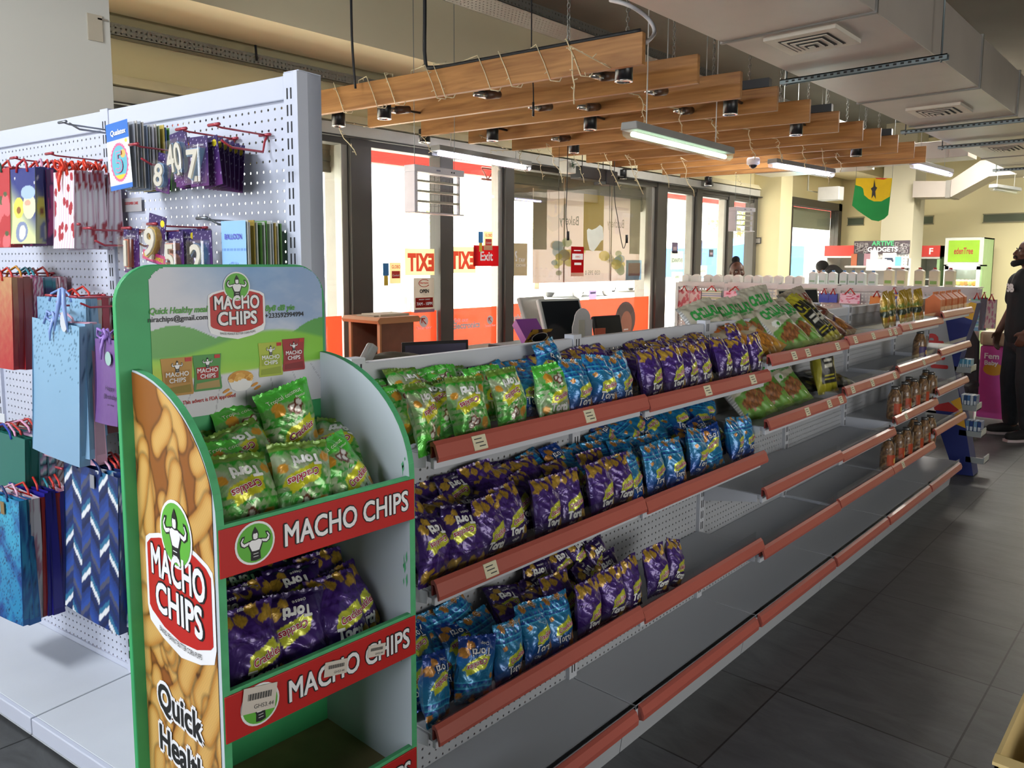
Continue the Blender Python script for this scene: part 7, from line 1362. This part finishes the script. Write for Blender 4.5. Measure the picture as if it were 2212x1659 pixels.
patch([(605, 1010), (640, 985), (720, 968), (790, 1020), (808, 1040), (790, 1050), (610, 1030)], mRd, 'red_curve', .005); patch([(735, 965), (810, 930), (852, 1172), (800, 1150), (700, 1120), (800, 1040)], mYl, 'yellow_curve', .004)
m = MB()
for tx, (u, v), h in (('d', (548, 440), .11), ('i', (575, 610), .1), ('l', (590, 680), .1)):
    y, z = pd(u, v); m.text(tx, (XD-.006, y, z), (0, 0, -1), (0, -1, 0), h, mRd, off=.05, align='l')
m.build('red_lettering', body)
for k, (x0_, y0_, x1_, y1_, n_, hh_, cols_, lb_) in enumerate(((2066, 777, 2104, 800, 7, .085, ('#4a8fb0', '#8fc0d4'), 'light blue packet in the display\'s top side pocket'), (2070, 853, 2116, 880, 6, .10, ('#2a4a78', '#b9c4cc', '#3f6a9a'), 'blue and white packet in the display\'s second side pocket'), (2078, 905, 2126, 935, 5, .10, ('#24407a', '#6f93b4'), 'dark blue box in the display\'s third side pocket'), (2092, 968, 2132, 992, 0, 0, (), ''))):
    A_ = onx(x0_, y1_, XD+.1); B_ = onx(x1_, y1_, XD+.1); zz_ = onx(x0_, y0_, XD+.1).z; z_ = A_.z
    MB().box((XD+.01, B_.y, z_), (XD+.17, A_.y, z_+.008), mat('#a3a9a8', .3, .5, name='metal_pocket')).box((XD, B_.y, z_), (XD+.01, A_.y, z_+.04), mat('#a3a9a8', .3, .5, name='metal_pocket')).box((XD+.01, B_.y, z_), (XD+.17, B_.y+.008, z_+.05), mat('#a3a9a8', .3, .5, name='metal_pocket')).build('side_pocket', r)
    for j in range(n_):
        w1 = (A_.y-B_.y-.014)/n_; o = MB().box((0, 0, 0), (.10, w1*.86, hh_), mat(cols_[j % len(cols_)], .35, name='packet_print')).box((-.001, w1*.1, hh_*.3), (0, w1*.76, hh_*.6), mat('#c9d2d6', .4, name='packet_label')).build('small_packet'); o.location = (XD+.03, B_.y+.01+w1*j, z_+.009); tag(o, lb_+', %s from the aisle' % ordn(j), 'packet', 'packets in the %s side pocket' % ordn(k))
P = onz(2130, 888, 0); r = thing('pink_bin', 'tall pink and cream printed bin behind the standing man', 'bin', (8.62, 1.38, 0)); m = MB(); wB = .42
m.box((-.12, -.2, 0), (.12, .24, .78), mat('#d04fa8', .5, name='pink_print')).box((-.125, -.205, 0), (.125, .245, .10), mat('#cfc6bd', .5, name='cream_print')); m.build('bin_body', r, bevel=.02); m = MB(); m.box((-.13, -.21, .78), (.13, .25, .92), mat('#c9bd9a', .5, name='cream_lid')); m.build('lid', r, bevel=.03)
m = MB(); m.poly([(.06*1.4*math.cos(t*.4), .06*math.sin(t*.4)) for t in range(16)], lambda u, v: Vector((-.122, .12-u, .56+v)), mYl); m.text('Fem', (-.124, .14, .66), (0, -1, 0), (0, 0, 1), .05, mWh, off=.03).text('Baby', (-.124, .14, .60), (0, -1, 0), (0, 0, 1), .04, mWh, off=.03); m.build('print', r)
r = thing('office_chair', 'dark curved chair back beside the pink bin', 'chair', (8.05, 1.72, 0)); m = MB(); m.prism([(-.19, .3), (.17, .3), (.18, .75), (.13, .95), (.02, 1.02), (-.10, .98), (-.17, .85)], 0, .0, .08, mat('#2a2226', .8, name='dark_upholstery')); m.build('backrest', r, bevel=.03); MB().box((-.42, -.2, .42), (.02, .2, .50), mat('#2a2226', .8, name='dark_upholstery')).build('seat', r, bevel=.03)
m = MB(); m.tube([(-.2, 0, .42), (-.2, 0, .08)], .025, mBlack, 8); m.build('gas_column', r)
for k in range(5): MB().tube([(-.2, 0, .09), (-.2+.26*math.cos(k*1.2566), .26*math.sin(k*1.2566), .03)], .018, mBlack, 6).build('leg', r)
# yellow tray box in the near right corner
zq = 1.0; Pq = onz(2150, 1630, zq); r = thing('yellow_tray_box', 'open yellow cardboard tray at the near right edge', 'box', (Pq.x, Pq.y, 0)); yc = mat('#bda42a', .5, name='yellow_card'); yi = mat('#c9b076', .6, name='tan_card_inside')
m = MB(); W_, L_ = .26, .30; z0 = zq-.10
m.box((0, -W_, z0), (.004, 0, zq), yc).box((0, -.004, z0), (L_, 0, zq), yi).box((L_-.004, -W_, z0), (L_, 0, zq), yi).box((0, -W_, z0), (L_, -W_+.004, zq), yi).box((0, -W_, z0), (L_, 0, z0+.004), yi).prism([(-.016, zq), (.0, zq+.002), (.0, zq-.002), (-.016, zq-.004)], 1, -W_, 0, yi); m.build('tray', r)
r = thing('bread_packet', 'white packet with red print lying in the yellow tray', 'packet', (Pq.x+.13, Pq.y-.11, z0+.004)); m = MB(); m.grid(lambda U, V: (-.11+.22*U, -.09+.17*V, .085*(np.sin(np.pi*U)*np.sin(np.pi*V))**.4), 20, 16, mat('#dcdfe6', .3, 0, .05, 20, .3, .4, .5, 'white_film')); m.build('film', r)
m = MB(); m.quad([(-.09, .02, .075), (-.02, .02, .0865), (-.03, .05, .082), (-.10, .05, .070)], mat('#8c2a30', .4, name='red_print')); m.text('Variety', (-.02, -.03, .0885), (0, 1, 0), (-1, 0, 0), .016, mat('#8c2a30', .4, name='red_print')); m.build('print', r)
r = thing('near_shelf', 'pale shelf under the yellow tray at the near right edge', 'shelf', (Pq.x-.0+.02, Pq.y-.02, 0)); MB().box((0.02, -.27, 0), (.30, -.02, z0), mat('#b9bcc0', .5, name='light_shelf_enamel')).build('cabinet_body', r, bevel=.003)
# ---------------- people ----------------
def fleshy(m, pts, rs, mt, n=10):
    m.tube(pts, rs, mt, n)
    for p, r_ in zip(pts, rs): m.ball(p, r_*.985, mt, n, 8)
def solid(m, name, parent, voxel, smooth=4):
    o = m.build(name, parent); rm = o.modifiers.new('blend', 'REMESH'); rm.mode = 'VOXEL'; rm.voxel_size = voxel; rm.use_smooth_shade = True
    sm = o.modifiers.new('soften', 'SMOOTH'); sm.factor = .5; sm.iterations = smooth; return o
def hand(m, W_, d, side, mt, curl=.6, palmn=None, s=1.0):
    """palm plus five separate bent fingers; W_ wrist, d pointing direction, side = thumb direction"""
    W_ = Vector(W_); d = Vector(d).normalized(); t = Vector(side); t = (t-d*t.dot(d)).normalized(); nrm = Vector(palmn) if palmn else d.cross(t); nrm = (nrm-d*nrm.dot(d)-t*nrm.dot(t)).normalized() if palmn else nrm
    for k in range(4):
        o = (1.5-k)*.019*s; a = W_+t*o*.8; b = W_+d*.085*s+t*o; m.tube([a, b], [.014*s, .012*s], mt, 8); m.ball(b, .0118*s, mt, 8, 6)
        L = (.040, .046, .043, .034)[k]*s; p1 = b+(d*math.cos(curl*.5)+nrm*math.sin(curl*.5))*L; p2 = p1+(d*math.cos(curl*1.3)+nrm*math.sin(curl*1.3))*L*.75; p3 = p2+(d*math.cos(curl*2.0)+nrm*math.sin(curl*2.0))*L*.5
        m.tube([b, p1, p2, p3], [.0098*s, .0092*s, .0084*s, .007*s], mt, 8); m.ball(p3, .007*s, mt, 8, 6)
    b0_ = W_+t*.026*s+d*.018*s; p1 = b0_+(t*.8+d*.6).normalized()*.038*s; p2 = p1+(d*.9+t*.25+nrm*.2).normalized()*.034*s; m.tube([W_+t*.01, b0_, p1, p2], [.014*s, .013*s, .011*s, .009*s], mt, 8); m.ball(p2, .009*s, mt, 8, 6)
def head(m, C_, fwd, up, skin, s=1.0):
    f = Vector(fwd).normalized(); u = Vector(up).normalized(); r_ = f.cross(u).normalized(); u = r_.cross(f)
    M0 = m.M; m.M = frame_at(Vector(C_), r_, f, u); q = s
    m.ball((0, -.012*q, .035*q), .088*q, skin, 16, 12, sc=(.88, 1.08, .98)); m.ball((0, .018*q, -.02*q), .072*q, skin, 16, 12, sc=(.86, 1.0, 1.1)); m.ball((0, .035*q, -.075*q), .042*q, skin, 12, 8, sc=(1.05, .9, .8))
    m.tube([(0, .088*q, .02*q), (0, .108*q, -.022*q)], [.009*q, .014*q], skin, 8); m.ball((0, .104*q, -.024*q), .015*q, skin, 8, 6, sc=(1.3, .9, .8))
    for e in (-1, 1): m.ball((e*.078*q, -.005*q, -.005*q), .022*q, skin, 8, 6, sc=(.4, .8, 1.3)); m.ball((e*.042*q, .062*q, -.012*q), .026*q, skin, 8, 6)
    m.ball((0, .086*q, -.055*q), .018*q, skin, 8, 6, sc=(1.5, .7, .7)); m.M = M0
    return frame_at(Vector(C_), r_, f, u)
def face(par, FM, s, lip='#5a2f2a'):
    m = MB(FM)
    for e in (-1, 1): m.ball((e*.030*s, .083*s, .010*s), .011*s, mat('#cfc8c0', .3, name='eye_white'), 10, 8, sc=(1.2, .6, .7)); m.ball((e*.030*s, .0895*s, .010*s), .0052*s, mat('#1a1210', .2, name='iris'), 8, 6)
    m.build('eyes', par); m = MB(FM)
    for e in (-1, 1): m.tube([(e*.014*s, .088*s, .028*s), (e*.032*s, .088*s, .034*s), (e*.048*s, .076*s, .028*s)], .0035*s, mat('#120d0b', .8, name='brow_hair'), 5)
    m.build('eyebrows', par); MB(FM).tube([(-.024*s, .090*s, -.056*s), (0, .100*s, -.053*s), (.024*s, .090*s, -.056*s)], .006*s, mat(lip, .5, name='lips'), 6).build('mouth', par)
def place(name, label, x, y, fx, fy):
    r = thing(name, label, 'person', rot=(0, 0, math.atan2(fy, fx)-math.pi/2)); r.location = (x, y, 0); return r
skin = mat('#5d3b2c', .5, 0, .05, 30, name='brown_skin'); blackc = mat('#17181b', .85, 0, .08, 20, .2, name='black_cotton'); den = mat('#22252a', .85, 0, .2, 16, .3, name='black_denim'); hair = mat('#0e0b0a', .9, 0, .2, 60, .6, name='black_hair')
# man standing with his left thumb in his pocket
r = place('person', 'bearded man in black T-shirt and dark jeans standing looking up beside the pink bin', 8.22, 1.225, -.66, .75)
m = MB(); fleshy(m, [(0, 0, .95), (0, .0, 1.12), (0, -.01, 1.30), (0, -.01, 1.40)], [.145, .13, .15, .13], skin); fleshy(m, [(-.15, -.01, 1.40), (.15, -.01, 1.40)], [.07, .07], skin); fleshy(m, [(0, -.01, 1.42), (0, .01, 1.56)], [.068, .060], skin)
for e, el, wr in ((1, (.275, -.04, 1.14), (.27, .07, .93)), (-1, (-.285, -.06, 1.15), (-.20, .12, .965))):
    fleshy(m, [(e*.185, -.01, 1.40), el, wr], [.060, .045, .030], skin)
fleshy(m, [(.09, 0, .92), (.11, .03, .50), (.12, -.01, .09)], [.095, .062, .045], skin); fleshy(m, [(-.09, 0, .92), (-.14, .05, .50), (-.17, .02, .09)], [.095, .062, .045], skin)
hand(m, (.27, .07, .93), (-.05, .25, -1), (-.3, 1, 0), skin, .5, (-1, 0, 0)); hand(m, (-.20, .12, .965), (.30, .25, -.9), (.5, .8, .4), skin, .7, (.3, -1, 0))
FMx = head(m, (0, .02, 1.645), (.25, 1, .12), (0, -.12, 1), skin, 1.06); solid(m, 'body', r, .0075, 3)
face(r, FMx, 1.06)
m = MB(FMx); m.ball((0, -.018, .045), .096, hair, 18, 12, sc=(.90, 1.08, .98)); o = solid(m, 'hair', r, .008, 1); 
m2 = MB(FMx); m2.tube([(-.078, .0, -.04), (-.068, .045, -.078), (-.035, .088, -.098), (0, .10, -.104), (.035, .088, -.098), (.068, .045, -.078), (.078, .0, -.04)], [.012, .022, .028, .031, .028, .022, .012], hair, 8).tube([(-.03, .098, -.058), (-.02, .106, -.042), (.02, .106, -.042), (.03, .098, -.058)], .007, hair, 6); m2.build('beard', r)
# face stays free of the hair cap: cap moved back
for ob in (o,): ob.location = FMx.to_3x3() @ Vector((0, -.022, .02))
m = MB(); fleshy(m, [(0, .005, .93), (0, .005, 1.10), (0, -.01, 1.30), (0, -.015, 1.39)], [.162, .155, .168, .15], blackc, 14); fleshy(m, [(-.16, -.01, 1.395), (.16, -.01, 1.395)], [.085, .085], blackc); fleshy(m, [(0, -.01, 1.43), (0, -.005, 1.475)], [.085, .068], blackc)
for e, q in ((1, (.245, -.025, 1.23)), (-1, (-.25, -.04, 1.23))): fleshy(m, [(e*.18, -.01, 1.39), q], [.078, .072], blackc)
solid(m, 'shirt', r, .012, 3)
m = MB(Matrix.Translation((-.03, .178, 1.31)) @ Matrix.Rotation(.0, 4, 'Z')); m.text('3B', (0, 0, 0), (-1, 0, 0), (0, 0, 1), .062, mat('#d5d5d5', .6, name='white_print'), off=.06, shear=-.2, maxw=.15)
m.build('shirt_print', r)
m = MB(); fleshy(m, [(0, 0, .95), (0, 0, .88)], [.150, .150], den, 14)
for pts, rs in (([(.09, 0, .90), (.11, .035, .52), (.12, .0, .14)], [.110, .085, .070]), ([(-.09, 0, .90), (-.14, .055, .52), (-.17, .03, .14)], [.110, .085, .070])): fleshy(m, pts, rs, den, 12)
solid(m, 'trousers', r, .012, 3)
for e, (x, y) in ((1, (.125, .03)), (-1, (-.175, .07))):
    m = MB(Matrix.Translation((x, y, 0)) @ Matrix.Rotation(-e*.15, 4, 'Z')); sh = mat('#1d1b1b', .8, 0, .1, 30, name='dark_shoe_knit'); fleshy(m, [(0, -.07, .055), (0, .03, .06), (0, .13, .045)], [.045, .046, .040], sh); o = solid(m, 'shoe', r, .009, 2)
    MB(Matrix.Translation((x, y, 0)) @ Matrix.Rotation(-e*.15, 4, 'Z')).prism([(-.04, -.12), (.04, -.12), (.05, .1), (.03, .17), (-.03, .17), (-.05, .1)], 2, 0, .022, mat('#c9b9b9', .6, name='pale_shoe_sole')).build('sole', o)
# woman behind the far gondola
P = onx(1590, 589, 9.05); r = place('person', 'woman with bun in red and white top looking back behind the far gondola', P.x, P.y, -.5, -.86); zc = P.z
m = MB(); b_ = zc-.23; fleshy(m, [(0, 0, .85), (0, 0, b_-.25), (0, 0, b_-.02)], [.13, .11, .11], skin); fleshy(m, [(-.13, 0, b_-.02), (.13, 0, b_-.02)], [.055, .055], skin); fleshy(m, [(0, 0, b_), (0, .01, zc-.08)], [.055, .048], skin)
for e in (-1, 1): fleshy(m, [(e*.15, 0, b_-.02), (e*.21, -.02, b_-.27), (e*.18, .10, b_-.46)], [.048, .036, .026], skin); fleshy(m, [(e*.08, 0, .85), (e*.09, .02, .46), (e*.09, 0, .07)], [.09, .06, .04], skin); hand(m, (e*.18, .10, b_-.46), (0, .4, -.9), (-e*.6, .6, 0), skin, .6)
FMx = head(m, (0, .02, zc), (.35, 1, 0), (0, 0, 1), skin, 1.1); solid(m, 'body', r, .009, 3); face(r, FMx, 1.1, '#7a3f38')
m = MB(FMx); m.ball((0, -.045, .055), .092, hair, 16, 12, sc=(.94, 1.0, .95)); m.ball((0, -.075, .155), .052, hair, 12, 9); solid(m, 'hair', r, .010, 2)
m = MB(); rt = mat('#c23a35', .7, name='red_top_fabric'); fleshy(m, [(0, 0, .88), (0, 0, b_-.22), (0, 0, b_-.03)], [.15, .125, .125], rt); fleshy(m, [(-.13, 0, b_-.02), (.13, 0, b_-.02)], [.068, .068], rt); solid(m, 'top', r, .013, 3)
m = MB(); m.box((-.05, .11, b_-.3), (.05, .135, b_+.01), mat('#dfe3e6', .7, name='white_front_panel')); m.build('white_panel', r, bevel=.01); m = MB(); jn = mat('#2a3048', .8, name='dark_trousers')
for e in (-1, 1): fleshy(m, [(e*.07, 0, .87), (e*.09, .02, .46), (e*.09, 0, .10)], [.105, .075, .055], jn)
solid(m, 'trousers', r, .013, 2)
for e in (-1, 1): MB(Matrix.Translation((e*.09, .03, 0))).prism([(-.04, -.1), (.04, -.1), (.045, .08), (0, .15), (-.045, .08)], 2, 0, .07, mat('#1d1b1b', .8, name='dark_shoe')).build('shoe', r, bevel=.02)
# stooping person in black by the far window
P = onx(1782, 583, 12.75); r = place('person', 'person in black stooping forward near the far window', 12.75, P.y-.34, -.15, 1.0); zc = P.z
m = MB(); fleshy(m, [(0, 0, 1.02), (0, .10, zc-.16), (0, .22, zc-.06)], [.14, .13, .13], skin); fleshy(m, [(-.15, .21, zc-.05), (.15, .21, zc-.05)], [.06, .06], skin); fleshy(m, [(0, .22, zc-.05), (0, .32, zc-.02)], [.055, .05], skin)
for e in (-1, 1): fleshy(m, [(e*.17, .22, zc-.06), (e*.19, .26, zc-.34), (e*.15, .40, zc-.48)], [.05, .038, .027], skin); fleshy(m, [(e*.09, 0, 1.0), (e*.10, .04, .52), (e*.10, 0, .08)], [.10, .065, .045], skin); hand(m, (e*.15, .40, zc-.48), (0, .6, -.8), (-e*.6, .6, 0), skin, .6)
FMx = head(m, (0, .36, zc-.0), (0, .75, -.65), (0, .65, .75), skin, .98); solid(m, 'body', r, .011, 3); face(r, FMx, .98)
m = MB(FMx); m.ball((0, -.03, .05), .10, hair, 14, 10); solid(m, 'hair', r, .011, 2)
m = MB(); fleshy(m, [(0, 0, 1.0), (0, .09, zc-.17), (0, .21, zc-.06)], [.16, .155, .15], blackc); fleshy(m, [(-.15, .21, zc-.05), (.15, .21, zc-.05)], [.08, .08], blackc)
for e in (-1, 1): fleshy(m, [(e*.17, .22, zc-.06), (e*.19, .25, zc-.24)], [.075, .06], blackc)
solid(m, 'shirt', r, .014, 3); m = MB()
for e in (-1, 1): fleshy(m, [(e*.08, 0, 1.0), (e*.10, .04, .52), (e*.10, 0, .10)], [.12, .08, .06], blackc)
solid(m, 'trousers', r, .014, 2)
for e in (-1, 1): MB(Matrix.Translation((e*.10, .03, 0))).prism([(-.04, -.1), (.04, -.1), (.045, .08), (0, .15), (-.045, .08)], 2, 0, .07, mat('#1d1b1b', .8, name='dark_shoe')).build('shoe', r, bevel=.02)
